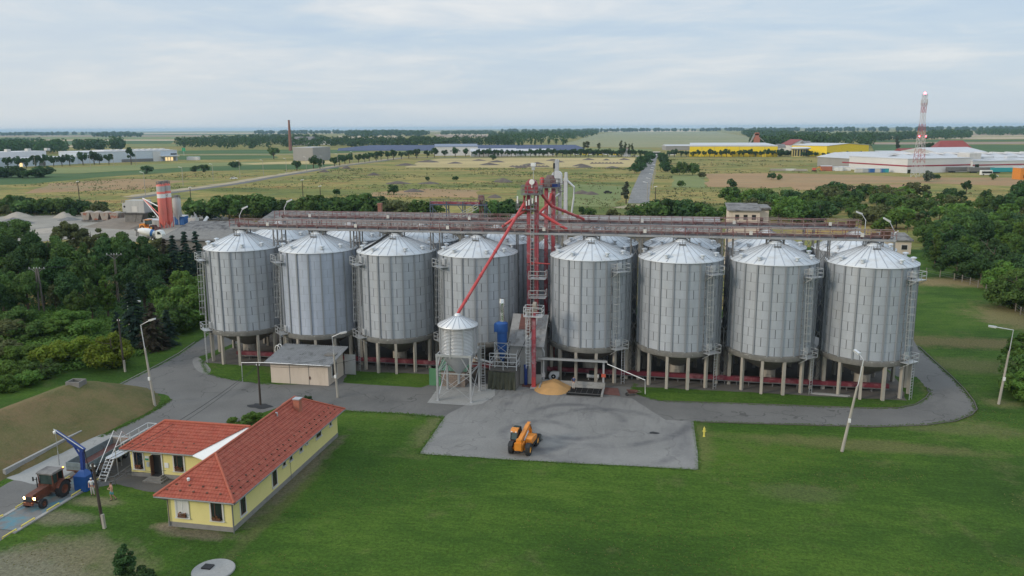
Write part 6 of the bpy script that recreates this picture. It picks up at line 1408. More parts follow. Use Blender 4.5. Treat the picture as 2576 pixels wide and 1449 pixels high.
m=MB(); q=[G(330,574),G(210,566),G(330,588),G(400,578)]; a=G(300,572); m.add([(a.x-13,a.y-2,0),(a.x+8,a.y-6,0),(a.x+8,a.y+16,0),(a.x-13,a.y+16,0),(a.x-12,a.y+12,1.5),(a.x+5,a.y+10,1.5),(a.x+5,a.y+16,1.5),(a.x-12,a.y+16,1.5)],[(4,5,6,7),(0,1,5,4),(1,2,6,5),(2,3,7,6),(3,0,4,7)])
tag(m.build('loading_ramp',M['ramp']),'sloping earth ramp under the rusty aggregate bins','ramp')
def heap(label,px,py,r,h,mat,sy=1.0):
    c=G(px,py); rr=random.Random(int(px*7+py)); m=MB(); n=26; vs=[]; R=10
    ph=[rr.uniform(0,6) for _ in range(4)]
    for j in range(R+1):
        q=j/R
        for i in range(n):
            a=2*pi*i/n; k=1+.14*sin(2*a+ph[0])+.1*sin(3*a+ph[1])+.05*sin(7*a+ph[2]); vs.append((r*q*k*cos(a),r*sy*q*k*sin(a),h*(1-q**1.25)+rr.uniform(-.04,.04)*h-(.04 if j==R else 0)))
    m.add(vs,[(j*n+i,j*n+(i+1)%n,(j+1)*n+(i+1)%n,(j+1)*n+i) for j in range(R) for i in range(n)],True)
    return tag(m.build('heap',M[mat],loc=(c.x,c.y,0)),label,'heap')
heap('pale sand heap at the far left of the gravel yard',44,547,5.2,2.2,'sand'); heap('pale sand heap left of the rusty aggregate bins',162,547,4,2.2,'sand')
heap('dark grey gravel heap in front of the pale sand at the left',35,562,6.5,2.1,'gravel_grey'); heap('small grey gravel heap before the second sand heap',172,554,3.6,1.2,'gravel_grey'); heap('low wide brownish heap behind the bushes in the gravel yard',130,580,7,.9,'sand')
# loader and mixer truck
c=G(376,578); t=thing('wheel_loader','yellow wheel loader parked before the red cement silos','loader',(c.x,c.y,0),-.05)
m=MB(); m.side([(-3,.8),(-3,2.0),(-.9,2.2),(-.9,1.0),(1.6,1.0),(1.6,.6),(-2.8,.6)],-1.1,1.1); m.build('body',M['orange'],t)
m=MB(); m.side([(-1.0,1.9),(-.9,3.3),(.5,3.3),(.7,1.9)],-.8,.8); m.build('cab',M['tint'],t); m=MB(); m.box(-1.1,.7,-.95,.95,3.3,3.5); m.build('cab_roof',M['orange'],t)
m=MB(); m.bar((1.0,-.5,1.6),(3.2,-.5,.7),.3); m.bar((1.0,.5,1.6),(3.2,.5,.7),.3); m.side([(3.1,.9),(3.0,.3),(3.2,.1),(4.1,.1),(3.4,.5)],-1.4,1.4); m.build('bucket_arm',M['rust'],t)
for x in (-1.9,1.6):
    for s in (-1,1): wheel(t,'wheel',(0,0,0),.8,.5,.4,False).matrix_local=Matrix.Translation((x,s*1.0,.8))@Matrix.Rotation(pi/2,4,'Z')
c=G(382,604); t=thing('mixer_truck','white and blue concrete mixer truck behind the left bushes','truck',(c.x,c.y,0),.12)
m=MB(); m.tube([(-4.0,0,2.9),(-3.0,0,2.8),(-1.0,0,2.4),(.6,0,2.1),(1.1,0,2.1)],[.55,1.0,1.25,1.0,.6],20); m.build('drum',M['white'],t)
m=MB(); m.tube([(.1,0,2.22),(.75,0,2.08)],[1.13,.98],20); m.build('blue_band',M['cblue'],t)
m=MB(); m.side([(1.9,.7),(1.9,2.9),(2.2,3.1),(3.3,3.0),(3.9,1.9),(3.9,.7)],-1.15,1.15); cb=m.build('cab',M['white'],t); m=MB(); m.side([(2.5,1.9),(2.5,2.7),(3.2,2.7),(3.7,1.9)],-1.18,1.18); m.build('cab_window',M['glass'],cb)
m=MB(); m.box(-4.2,3.6,-.5,.5,.75,1.05); m.bar((-4.4,-.2,2.6),(-4.6,-.2,1.2),.5,.12); m.bar((-4.2,0,2.9),(-4.9,0,3.4),.9,.6); m.bar((-3.6,-.9,1),(-3.6,-.9,2.6),.15); m.bar((1.2,-.9,1),(1.2,-.9,2.1),.2); m.build('frame_and_chute',M['steel_dark'],t)
for x in (-3.0,-1.7,.8,2.6):
    for s in (-1,1): wheel(t,'wheel',(0,0,0),.52,.35,.3,False,'steel').matrix_local=Matrix.Translation((x,s*.95,.52))@Matrix.Rotation(pi/2,4,'Z')
def cont(label,px,py,L,d,h,mat,rz=0,name='container',cat='container'):
    c=G(px,py); t=thing(name,label,cat,(c.x,c.y,0),rz); m=MB(); m.box(-L/2,L/2,-d/2,d/2,.1,h)
    k=int(L/.6)
    for i in range(k): x=-L/2+.3+i*(L-.6)/max(1,k-1); m.box(x-.06,x+.06,-d/2-.04,-d/2,.2,h-.15)
    m.build('shell',M[mat],t); m=MB(); m.sideX([(-d/2-.15,h),(d/2+.15,h+.2),(d/2+.15,h+.3),(-d/2-.15,h+.1)],-L/2-.1,L/2+.1); m.build('roof',M['steel_light'],t)
    m=MB(); m.box(L*.1,L*.1+.9,-d/2-.06,-d/2,.15,h-.25); m.build('door',M[mat],t); return t
cont('blue site cabin right of the cement silos',456,565,4.4,2.6,3.0,'cblue')
q=G(545,548); t=thing('portable_toilet','blue portable toilet near the wire fence behind the plant','toilet',(q.x,q.y,0)); m=MB(); m.box(-.75,.75,-.75,.75,0,2.4); m.build('cabin',M['cblue'],t); m=MB(); m.lathe([(1.0,2.4),(.9,2.6),(.1,2.75)],4); m.build('roof',M['steel_light'],t); m=MB(); m.box(-.5,.5,-.79,-.75,.1,2.1); m.build('door',M['cblue'],t)
c=G(553,553); m=MB(); m.tube([(-.9,0,.9),(.9,0,.9)],.5,12); m.box(-.7,-.5,-.3,.3,0,.6); m.box(.5,.7,-.3,.3,0,.6); tag(m.build('water_tank',M['white'],loc=(c.x,c.y,0)),'white plastic tank beside the blue portable toilet','tank')
c=G(518,562); m=MB(); m.tube([(-.2,-.9,.5),(.3,.9,2.2)],.55,12); m.box(-.3,.3,-.5,.5,0,.8); tag(m.build('tilted_tank',M['white'],loc=(c.x,c.y,0)),'tilted white tank standing left of the portable toilet','tank')
c=G(488,566); t=thing('washing_unit','cream square washing unit with pipes in the concrete yard','machine',(c.x,c.y,0)); m=MB(); m.box(-1.4,1.4,-1.2,1.2,0,2.6); m.build('tank',M['offwhite'],t); m=MB(); m.tube([(.5,0,2.6),(.5,0,4.5)],.15,8); m.tube([(1.1,0,2.6),(.9,0,4.0)],.25,8); m.box(-.8,-.2,-.4,.4,2.6,3.3); m.build('pipework',M['steel'],t)
# site hut behind loader
cont('low grey site hut behind the yellow loader',388,572,6,3,2.6,'plant_grey',0,'site_hut','hut')
# wire fence posts behind the yard
t=thing('wire_fence','wire fence on pale concrete posts along the back of the concrete yard','fence',(*G(500,548).xy,0))
pts=[G(262,545),G(330,548),G(400,547),G(470,546),G(540,546),G(600,546),G(680,543)]
o=t.location
for a,b_ in zip(pts,pts[1:]):
    for k in range(6):
        q=a.lerp(b_,k/6); m=MB(); m.box(q.x-.12,q.x+.12,q.y-.12,q.y+.12,0,2.1); pt(m,'post',M['conc_leg'],t)
m=MB()
for a,b_ in zip(pts,pts[1:]):
    for z in (.6,1.3,1.95): m.bar(a+V((0,0,z)),b_+V((0,0,z)),.06)
pt(m,'rail_wires',M['steel'],t)
# ================================================================== FAR HALLS
t,w,rf,L=hall('factory_hall','long pale blue-white factory hall far at the left edge','factory',(196,412),(447,404),11,60,'hall_blue',group='factory hall group')
for k in range(5): wbox(w,'dock_door','lamp_warm' if k in (1,2,3) else 'hall_grey',L*.84+k*L*.03,L*.86+k*L*.03,-.25,0,.3,4)
wbox(t,'canopy','hall_white',L*.82,L,-6,-.02,5,5.6); wbox(t,'upper_cladding','hall_white',L*.74,L*.82,-.6,-.02,0,10.6); wbox(w,'ribbon_window','glass',L*.93,L*.995,-.2,0,6.5,8)
wbox(t,'loading_bay','steel_dark',L*.42,L*.74,-.4,-.02,.2,3.2)
for k in range(9): wbox(rf,'roof_unit','offwhite',L*(.4+.065*k),L*(.43+.065*k),20,26,11.6,13.2)
wbox(t,'penthouse','hall_white',L*.3,L*.98,14,50,11.6,12.3)
t,w,rf,L=hall('factory_hall','lower white factory wing with chimneys at the far left edge','factory',(28,421),(196,412.5),7,70,'hall_blue')
wbox(t,'rear_block','hall_white',-10,L*.98,40,68,7,13)
for k in range(4): wbox(rf,'roof_unit','offwhite',10+k*22,14+k*22,44,48,13,15.5)
wbox(w,'lit_gate','lamp_warm',L*.12,L*.16,-.2,0,.2,4); wbox(w,'dark_gate','steel_dark',L*.4,L*.5,-.2,0,.2,3.4)
t,w,rf,L=hall('factory_hall','blue-grey factory block cut by the left frame edge','factory',(-60,428),(27,421.5),9,40,'hall_blue')
t,w,rf,L=hall('concrete_warehouse','windowless grey concrete panel warehouse alone in the fields','warehouse',(788,404.6),(832,401.8),13.8,(G(735,404.2)-G(788,404.6)).length,'hall_grey','hall_roof',par=.3)
# solar farm
a0=G(830,379.5); b0=G(1470,377.5)
rows=[]
for k in range(14):
    s=k/13; l=V((G(760,379.5).x,0,0)); yl=G(800,380.5-s*9).y; xl=G(850+k*6,380.5-s*9).x; xr=G(1470-2*k,380.5-s*9).x
    L=xr-xl; m=MB(); m.add([(-L/2,-2,1.0),(L/2,-2,1.0),(L/2,2,4.4),(-L/2,2,4.4),(-L/2,-2,.85),(L/2,-2,.85),(L/2,2,4.2),(-L/2,2,4.2)],[(0,1,2,3),(7,6,5,4),(0,4,5,1),(2,6,7,3),(1,5,6,2),(3,7,4,0)])
    n_=max(3,int(L/40))
    for i in range(n_+1): x=-L/2+i*L/n_; m.bar((x,0,0),(x,0,2.6),.3)
    o=m.build('solar_row',M['solar'],loc=((xl+xr)/2,yl,0),rz=0,merge=False); tag(o,'long blue solar panel row in the distant solar farm','solar row','rows of the distant solar farm')
t,w,rf,L=hall('white_works','white works building behind the tree row right of the solar farm','works',(1095,392),(1202,391),11,36,'hall_white','solar',rise=3)
for k in range(4): wbox(w,'window','steel_dark',L*(.15+.2*k),L*(.19+.2*k),-.2,0,5,6.5)
hall('white_works','low white works building with a pale roof behind the tree row','works',(1185,394),(1300,393),6,30,'hall_white','hall_roof',rise=3)
hall('low_hall','low pale hall beside the yellow vans in the tree row','hall',(1292,392),(1395,391),6,25,'hall_white','hall_roof',rise=2)
t,w,rf,L=hall('yellow_hall','very long bright yellow industrial hall with a white roof','warehouse',(1734,394),(1955,394.4),11.3,165,'hall_yellow','hall_roof',par=1.2,rise=0)
for k in range(6): wbox(w,'panel_joint','gutter',L*(k+1)/7-.1,L*(k+1)/7+.1,-.1,0,0,11.3)
t,w,rf,L=hall('yellow_hall','bright yellow gabled hall right of the yellow rotunda','warehouse',(2079,394),(2184,390.3),11.5,48,'hall_yellow','hall_roof',rise=2.2,gable='y')
c=G(2012,394); t=thing('rotunda','round yellow office rotunda with a white disc roof between the yellow halls','office',(c.x,c.y,0)); m=MB(); m.lathe([(9,0),(9,8.5),(9.6,8.5)],28); m.build('wall',M['rotunda_wall'],t)
m=MB(); m.lathe([(11,8.5),(11.4,9.6),(8,10.6),(.1,10.8)],28); m.build('roof',M['hall_white'],t)
for k in range(7): a=-pi/2+(k-3)*.33; m=MB(); m.box(-.9,.9,-.15,.15,1,8); m.xf(Matrix.Translation((9.05*cos(a),9.05*sin(a),0))@Matrix.Rotation(a+pi/2,4,'Z')); m.build('window',M['glass'],t)
hall('long_shed','low grey shed far behind the yellow hall','shed',(1675,378),(1840,377),6,30,'hall_grey','hall_roof',rise=2)
hall('white_shed','small white gabled shed with a dark roof between the yellow halls','shed',(1956,387.5),(1976,387.5),8,30,'hall_white','asb',rise=4)
hall('red_roof_shed','white gabled shed with a crimson roof behind the rotunda','shed',(1988,383),(2040,382.5),9,30,'hall_white','roof_red',rise=7,gable='y')
hall('white_shed','white shed just left of the gabled yellow hall','shed',(2024,386),(2042,386),12,40,'hall_white','asb',rise=3)
# mill tower behind the yellow hall
c=G(1902,381); t=thing('mill_tower','tall rusty grain mill tower rising behind the long yellow hall','tower',(c.x,c.y,0)); h=AT(1902,331,c.y).z
m=MB(); m.box(-4,4,-4,4,h*.1,h*.7); m.box(-2.5,2.5,-3,3,h*.7,h*.95); m.box(-3.2,3.2,-3,3,h*.82,h*.9); m.build('shaft',M['brick'],t)
m=MB()
for s in (-1,1): m.bar((-14,s*2,0),(-3,s*2,h*.86),1.6); m.bar((2,s*2,h*.75),(16,s*2,h*.3),.9)
m.build('leaning_chute',M['hall_grey'],t); m=MB(); m.lathe([(4.5,0),(4.5,h*.3),(.5,h*.4)],14,(16,0)); m.build('side_bin',M['orange_rim'],t)
# --- right-hand white works with crimson stripe
def hall2(name,label,a,b_,depth,h,wall,roofm,rise=0,**k):
    return hall(name,label,'factory',a,b_,h,depth,wall,roofm,rise=rise,**k)
t,w,rf,L=hall2('striped_factory','large white factory hall with a crimson stripe beside the lattice mast',(2281,436),(2445,432),(G(2218,425)-G(2281,436)).length,9.6,'hall_white','hall_roof')
wbox(t,'stripe','crimson',-.05,L,-.12,-.01,4.6,5.5); m=MB(); m.box(-.15,-.02,0,70,4.6,5.5); m.build('stripe',M['crimson'],t); wbox(w,'door','glass',L*.0+.5,3,-.1,0,0,2.6)
t,w,rf,L=hall2('striped_factory','lower white factory wing with a crimson stripe running out of the right edge',(2445,432.5),(2660,428),50,7.2,'hall_white','hall_roof')
wbox(t,'stripe','crimson',0,L,-.12,-.01,4.4,5.2); wbox(w,'dock_opening','glass',L*.0+2,L*.07,-.3,0,0,5.5); wbox(rf,'plant_room','offwhite',4,14,8,20,8.6,13)
for k in range(8): wbox(rf,'roof_unit','steel_light',18+k*7,21+k*7,10+(k%3)*4,13+(k%3)*4,8.6,10.3)
t,w,rf,L=hall2('grey_hall','low grey open-sided hall with a pale roof behind the striped factory',(2196,428),(2290,426),70,7.5,'hall_grey','hall_roof',rise=3.5,gable='y')
t,w,rf,L=hall2('grey_hall','wide pale-roofed hall behind and left of the striped factory',(2170,418),(2330,415),60,7,'hall_grey','hall_roof',rise=4)
for k in range(3): wbox(w,'bay_opening','hall_white',2+k*6,6+k*6,-.2,0,.5,5)
t,w,rf,L=hall2('roof_hall','long pale factory roof with skylights behind the striped factory',(2300,424),(2660,421),60,8,'hall_white','hall_roof',rise=3,rooflights=9)
hall2('cream_hall','cream hall with a shallow roof below the red tent roof',(2355,409),(2480,407),50,9,'hall_white','hall_roof',rise=4)
hall2('grey_shed_far','small grey flat shed left of the lattice mast',(2213,396),(2262,396),20,6,'hall_grey','hall_roof')
t,w,rf,L=hall('red_barn','long red-roofed barn behind the lattice mast','barn',(2275,393),(2352,391),3.5,18,'hall_white','roof_red',rise=5)
c=G(2390,391); t=thing('red_tent_barn','big barn with a steep red hipped tent roof','barn',(c.x,c.y,0)); m=MB(); m.box(-20,20,-14,14,0,4); m.build('wall',M['hall_white'],t)
m=MB(); m.add([(-23,-17,3.5),(23,-17,3.5),(23,17,3.5),(-23,17,3.5),(-11,-3,16.5),(11,-3,16.5),(11,3,16.5),(-11,3,16.5)],[(0,1,5,4),(1,2,6,5),(2,3,7,6),(3,0,4,7),(4,5,6,7),(3,2,1,0)]); m.build('roof',M['roof_red'],t)
# --- lattice mast
c=G(2308,446); H_=54.0; t=thing('lattice_mast','tall red and white lattice mast with red warning lights','mast',(c.x,c.y,0),.3)
def hw(z): return 3.0-1.9*min(1,z/38) if z<38 else 1.1
zs=[0,5,9.5,14,18,22,26,30,34,38,41,44,47,50,52.5]
for k,(a,b_) in enumerate(zip(zs,zs[1:])):
    m=MB(); wa,wb=hw(a),hw(b_); co=[(-1,-1),(1,-1),(1,1),(-1,1)]
    for i in range(4):
        p=co[i]; q=co[(i+1)%4]; m.bar((p[0]*wa,p[1]*wa,a),(p[0]*wb,p[1]*wb,b_),.17); m.bar((p[0]*wa,p[1]*wa,a),(q[0]*wb,q[1]*wb,b_),.1); m.bar((q[0]*wa,q[1]*wa,a),(p[0]*wb,p[1]*wb,b_),.1); m.bar((p[0]*wb,p[1]*wb,b_),(q[0]*wb,q[1]*wb,b_),.1)
    m.build('lattice_section',M['tower_white' if (k//2)%2==0 else 'tower_red'],t,label=None)
for k in range(8): a=k*pi/4; m=MB(); m.box(-.18,.18,-.1,.1,46,49.5); m.xf(Matrix.Translation((1.9*cos(a),1.9*sin(a),0))@Matrix.Rotation(a,4,'Z')); m.build('antenna_panel',M['tower_white'],t)
m=MB(); m.box(-1.4,1.4,-1.4,1.4,45.6,45.8); m.box(-1.3,1.3,-1.3,1.3,52.3,52.5); m.build('mast_platform',M['steel'],t)
m=MB(); m.ball((0,0,53.3),.75,n=12); m.build('warning_light',M['lamp_red'],t)
for s in (-1,1): m=MB(); m.ball((s*2.2,-1.5,26.3),.45,n=8); m.build('warning_light',M['lamp_red'],t)
# trailers, vans, boxes by the striped factory
def trailer(label,px,py,L,col,rz=0):
    c=G(px,py); t=thing('lorry_trailer',label,'trailer',(c.x,c.y,0),rz); m=MB(); m.box(-L/2,L/2,-1.25,1.25,1.1,3.9)
    k=int(L/1.2)
    for i in range(k): x=-L/2+.5+i*(L-1)/max(1,k-1); m.box(x-.06,x+.06,-1.3,-1.25,1.15,3.85)
    m.build('box',M[col],t); m=MB(); m.box(-L/2,L/2,-1.0,1.0,.85,1.1); m.build('chassis',M['wire'],t)
    for x in (-L*.36,-L*.28,-L*.2):
        for s in (-1,1): m=MB(); m.lathe([(0,-.2),(.5,-.2),(.5,.2),(0,.2)],12); m.xf(Matrix.Translation((x,s,.5))@Matrix.Rotation(pi/2,4,'X')); m.build('wheel',M['black'],t)
trailer('grey lorry trailer, left one of the three before the striped factory',2412,434,18,'steel_dark',.2); trailer('brownish grey lorry trailer, middle one before the striped factory',2466,435,18,'gravel_grey',.2); trailer('teal-blue lorry trailer with ribbed sides near the orange building',2523,436,17,'cteal',.2)
bus('white panel van parked in front of the lorry trailers',G(2480,441),.2,7.5,3.4,'white'); car('white estate car parked right of the white van',2502,445,'white',None,.2)
t,w,rf,L=hall('orange_shop','orange building cut by the right frame edge','building',(2566,452),(2650,451.3),7,8,'orange','hall_roof'); wbox(w,'window','glass',2,5,-.2,0,1,3)
def bale(label,px,py,n,mat,s=1.2,gap=2.4,grp=None,name='bale'):
    for k in range(n):
        c=G(px,py)+V((k*gap,0,0)); m=MB(); m.lathe([(0,-s),(s*.9,-s),(s,-s*.8),(s,s*.8),(s*.9,s),(0,s)],14); m.xf(Matrix.Rotation(pi/2,4,'X')); o=m.build(name,M[mat],loc=(c.x,c.y,s)); tag(o,label,'bale',grp)
bale('white wrapped bale in the stack beside the striped factory',2228,414,9,'white',1.2,2.5,'white bales by the factory'); 
for k in range(6):
    c=G(2230,415.5)+V((k*2.5,2,2.2)); m=MB(); m.lathe([(0,-1.2),(1.1,-1.2),(1.2,-1),(1.2,1),(1.1,1.2),(0,1.2)],14); m.xf(Matrix.Rotation(pi/2,4,'X')); tag(m.build('bale',M['white'],loc=(c.x,c.y,1.2+c.z)),'white wrapped bale in the stack beside the striped factory','bale','white bales by the factory')
for (px,py,L,mat,lab) in ((2163,434,7,'offwhite','white container left of the blue containers by the mast'),(2178,434,5,'steel','grey container left of the blue containers by the mast'),(2192,434,6,'cblue','blue container left of the lattice mast'),(2208,434,5,'offwhite','white container between two blue containers'),(2219,434,4.5,'cblue','second blue container, next to the teal one'),(2227,434,4,'cteal','teal container nearest the striped factory')): cont(lab,px,py,L,2.6,2.9,mat,.1)
for (px,py,L,mat,lab) in ((2098,430,6,'white','white cube tank group, left of three on the track'),(2110,430,5,'white','white cube tank, middle of three on the track'),(2125,429.5,8,'white','long white tent-shaped tank, right of three on the track')): cont(lab,px,py,L,3,2.8,mat,0,'storage_tank','tank')
cont('orange skip by the hall left of the white bales',2152,412,5,2.5,2.6,'orange',0,'skip','skip'); cont('dark green skip beside the orange skip',2165,412,5,2.5,2.8,'steel_dark',0,'skip','skip'); cont('yellow machine box in front of the gabled yellow hall',2130,404,4,3,2.6,'hall_yellow',0,'machine','machine'); cont('white double tank before the gabled yellow hall',2124,402,4,3,3.6,'white',0,'storage_tank','tank')
for (px,py,L,mat,lab) in ((1957,430,11,'sand','stack of pale yellow pipes lying in the far meadow'),(1985,430,10,'offwhite','second stack of pale pipes lying in the far meadow'),(2015,431,9,'sand','third short stack of pale pipes lying in the far meadow')):
    c=G(px,py); m=MB()
    for k in range(4):
        for j in range(3-(k>1)): m.tube([(-L/2,j*.9+k*.3,.4+k*.0+(.75*(k//2))),(L/2,j*.9+k*.3,.4+.75*(k//2))],.4,8)
    tag(m.build('pipe_stack',M[mat],loc=(c.x,c.y,0)),lab,'pipes')
cont('reddish brick pallet stack in the far meadow',2078,430,8,4,3.6,'brick',0,'brick_stack','stack')
c=G(2110,432); t=thing('small_excavator','small red and orange excavator in the far meadow','excavator',(G(2048,431).x,G(2048,431).y,0)); m=MB(); m.box(-1.6,1.6,-1.2,1.2,0,.9); m.build('tracks',M['black'],t); m=MB(); m.box(-1.3,1.0,-1.1,1.1,.9,2.6); m.build('body',M['sign_red'],t); m=MB(); m.bar((1,0,1.8),(3.5,0,3.4),.5); m.bar((3.5,0,3.4),(5.4,0,.6),.45); m.build('arm',M['orange'],t)
# chimney of the old brickworks and its roofs
c=G(731,379); h=AT(729,302,c.y).z; t=thing('factory_chimney','tall slender brick factory chimney rising over the distant wood','chimney',(c.x,c.y,0)); m=MB(); m.lathe([(2.7,0),(1.5,h*.97),(1.8,h*.975),(1.8,h),(1.2,h)],18); m.build('shaft',M['old_brick'],t)
hall('brickworks','old brickworks with a grey roof below the tall chimney','works',(733,366),(780,366),11,40,'hall_grey','asb',rise=7); hall('brickworks','low white building right of the old brickworks','works',(785,364),(828,364),9,20,'hall_white','hall_roof',rise=2)
hall('hip_house','red-roofed house in the trees near the end of the straight road','house',(1568,394),(1585,394),5,8,'hall_white','roof_red',rise=5,gable='y')
# yellow vans behind the tree row
for k,px in enumerate((1450,1472,1486,1508,1524,1550)): bus('pale yellow lorry parked behind the row of trees',G(px,390),0,7,4.2,'hall_yellow' if k%2 else 'white')['group']='lorries behind the tree row'
for k,px in enumerate((1535,1545,1558,1570,1582,1594,1604)): car('parked car at the end of the straight road under the trees',px,394.2,('white','steel_light','steel_dark')[k%3],None,.1*(k%3))['group']='cars parked under the far trees'
bus('white lorry standing at the end of the straight road',G(1652,390),.1,9,4,'white'); bus('white lorry just right of the end of the straight road',G(1690,391),.0,9,4,'white')
car('white pickup parked on the dusty track at the left',0,0,'white',G(588,451)+V((0,0,.1)),.35,1.1); car('dark car wreck in the meadow left of the straight road',1678,0,'black',G(1680-4,487)+V((0,0,0)),.2) if 0 else car('dark car in the meadow left of the straight road',0,0,'black',G(1529,487),.2)
c=G(487,403); cont('small white kiosk with a blue front in the left fields',487,403,14,4,3.5,'hall_white',0,'field_kiosk','kiosk')
def sign(label,px,py,h,w,mat):
    c=G(px,py); t=thing('roadside_sign',label,'sign',(c.x,c.y,0)); m=MB(); m.bar((0,0,0),(0,0,h),.3); m.build('post',M['steel'],t); m=MB(); m.box(-w/2,w/2,-.15,.15,h-w*.9,h); m.build('panel',M[mat],t)
sign('green sign panel on a mast by the far highway',463,391,10,5,'sign_green')
# yellow bollard frame
# road lamps of the fields
LP=[(580,783,441,420,'a'),(1,1,1,1,'b')]
def flamp(px,py,h,label,side=-1,group='slim lamps along the field roads'):
    p=G(px,py); t=thing('road_lamp',label,'street lamp',(p.x,p.y,0),0,group); m=MB(); m.tube([(0,0,0),(0,0,h)],[.2,.12],6); m.build('pole',M['conc_leg'],t)
    m=MB(); m.tube([(0,0,h-.05),(side*1.4,0,h+.25)],.09,6); m.bar((side*1.2,0,h+.22),(side*2.1,0,h+.35),.4,.2); m.build('lamp_head',M['white'],t)
for px,py,h in ((366,490,11.5),(461,468,11),(537,456,11),(604,447,11.5)): flamp(px,py,h,'slim pale lamp beside the dusty left field road, before the grey warehouse')
for px,py,h in ((90,430,13),(228,424,12),(287,421,12),(343,416,13),(663,441,11),(721,436,11),(771,430,11),(812,427,11),(850,419,11),(887,410,11)): flamp(px,py,h,'thin pale lamp standing along the far field road')
for px,py,h in ((1628,503,8),(1635,490,8),(1641,475,8),(1644,462,8),(1646,450,7),(1649,440,7)): flamp(px,py,h,'thin pale lamp lining the right side of the straight road',-1,'lamps along the straight road')
for px,py,h,lab in ((201,512,10,'dark pole with a white lamp behind the gravel yard'),(764,525,12,'lattice pole with a white lamp in the shrub belt'),(808,530,10,'thin dark pole in the middle of the shrub belt'),(482,525,9,'dark pole beside the bush right of the cement silos'),(1648,525,9,'lamp pole at the near end of the straight road')):
    p=G(px,py); t=thing('field_pole',lab,'pole',(p.x,p.y,0)); m=MB(); m.tube([(0,0,0),(0,0,h)],[.2,.14],6); m.build('shaft',M['wood'],t); m=MB(); m.bar((-.6,0,h),(.6,0,h+.2),.4,.25); m.build('lamp_head',M['white'],t)
# dug soil mounds
rr=random.Random(11)
for px,py,r,h in ((1078,408,14,2.2),(1020,416,12,2),(1145,411,10,1.6),(1205,404,9,1.5),(1230,415,11,2),(1250,408,10,1.8),(1330,416,9,1.8),(1310,422,7,1.4),(1352,413,9,2),(1390,404,8,1.6),(1405,408,8,1.6),(1480,402,9,1.8),(1462,418,10,2.2),(1525,403,5,1.6),(1570,402,8,1.8),(1540,423,9,1.6),(1470,421,9,1.5),(872,424,6,2.4),(816,433,6,2),(940,441,6,2),(1266,458,9,2.6),(1420,462,6,1.6),(1000,462,9,1.6),(1080,462,8,1.3),(1463,487,6,1.8),(1487,489,5,1.6),(1245,497,5,1.5),(1040,482,8,1.6)):
    o=heap('low dark heap of dug soil in the stubble and meadow',px,py,r*.8,h,'soil',.75); o['group']='dug soil heaps'
for k in range(9): o=heap('small soil heap in the dotted line across the stubble field',1490+k*9,411.5,2.6,1.3,'soil'); o['group']='dotted line of soil heaps'
for k in range(10): o=heap('small soil heap along the front edge of the stubble field',1290+k*9.5,419.5,3,1.2,'soil'); o['group']='soil heaps on the stubble edge'
# ================================================================== TREES
def crown(seed,rx,rz,zc,nl,nleaf,ls,shape='round',up=.35):
    rr=random.Random(seed); m=MB(); vs=[]; fs=[]
    lobes=[]
    for k in range(nl):
        for _ in range(30):
            x,y,z=rr.uniform(-1,1),rr.uniform(-1,1),rr.uniform(-1,1)
            if x*x+y*y+z*z<1: break
        w=1.0
        if shape=='tall': w=.75+.25*(-z)
        if shape=='bush' and z<0: w=1.1
        lr=rr.uniform(.17,.4)
        lobes.append((x*rx*(1-lr*.6)*w,y*rx*(1-lr*.6)*w,zc+z*rz*(1-lr*.6),lr))
    for k in range(nleaf):
        lx,ly,lz,lr=rr.choice(lobes)
        d=V((rr.gauss(0,1),rr.gauss(0,1),rr.gauss(0,1)+up)).normalized(); q=rr.uniform(.72,1.05)
        c=V((lx+d.x*lr*rx*q,ly+d.y*lr*rx*q,lz+d.z*lr*min(rx,rz)*1.05*q))
        n=(d+V((rr.gauss(0,.55),rr.gauss(0,.55),rr.gauss(0,.55)))).normalized()
        a=n.cross(V((rr.gauss(0,1),rr.gauss(0,1),rr.gauss(0,1)))).normalized(); b_=n.cross(a); s=ls*rr.uniform(.6,1.35)
        o=len(vs); vs+=[c+a*s,c+b_*s*.55,c-a*s*.9,c-b_*s*.6]; fs.append((o,o+1,o+2,o+3))
    m.add(vs,fs); return m
def trunk(m,h,r,zc,rx,seed,nb=6):
    rr=random.Random(seed); m.tube([(0,0,-.1),(rr.uniform(-.1,.1)*r*4,0,h*.45),(0,rr.uniform(-.3,.3)*r*3,h*.8)],[r*1.25,r*.85,r*.3],8)
    for k in range(nb):
        a=k*2.4+seed; z=h*(.22+.08*k); e=(rx*.7*cos(a),rx*.7*sin(a),z+h*.22); m.tube([(0,0,z),(e[0]*.5,e[1]*.5,z+h*.08),e],[r*.45,r*.3,r*.1],5)
    return m
def spruce(seed,h,r,nleaf,ls,mb=None):
    rr=random.Random(seed); m=MB(); vs=[]; fs=[]; tiers=int(h/.55)
    for t in range(tiers):
        z=h*(.06+.94*t/tiers); rad=r*(1-t/tiers)**.85+.12; nb=max(5,int(rad*6))
        for k in range(nb):
            a=rr.uniform(0,2*pi); L=rad*rr.uniform(.65,1.1); cnt=max(2,int(nleaf/tiers/nb))
            for j in range(cnt):
                q=rr.uniform(.15,1); c=V((L*q*cos(a)+rr.gauss(0,.1),L*q*sin(a)+rr.gauss(0,.1),z-L*q*.38+rr.gauss(0,.07)))
                d=V((cos(a+rr.gauss(0,.5)),sin(a+rr.gauss(0,.5)),-.45)); sd=V((-d.y,d.x,rr.gauss(0,.35))).normalized(); s=ls*rr.uniform(.6,1.3)
                o=len(vs); vs+=[c-d*s,c+sd*s*.42,c+d*s,c-sd*s*.42]; fs.append((o,o+1,o+2,o+3))
    m.add(vs,fs); return m
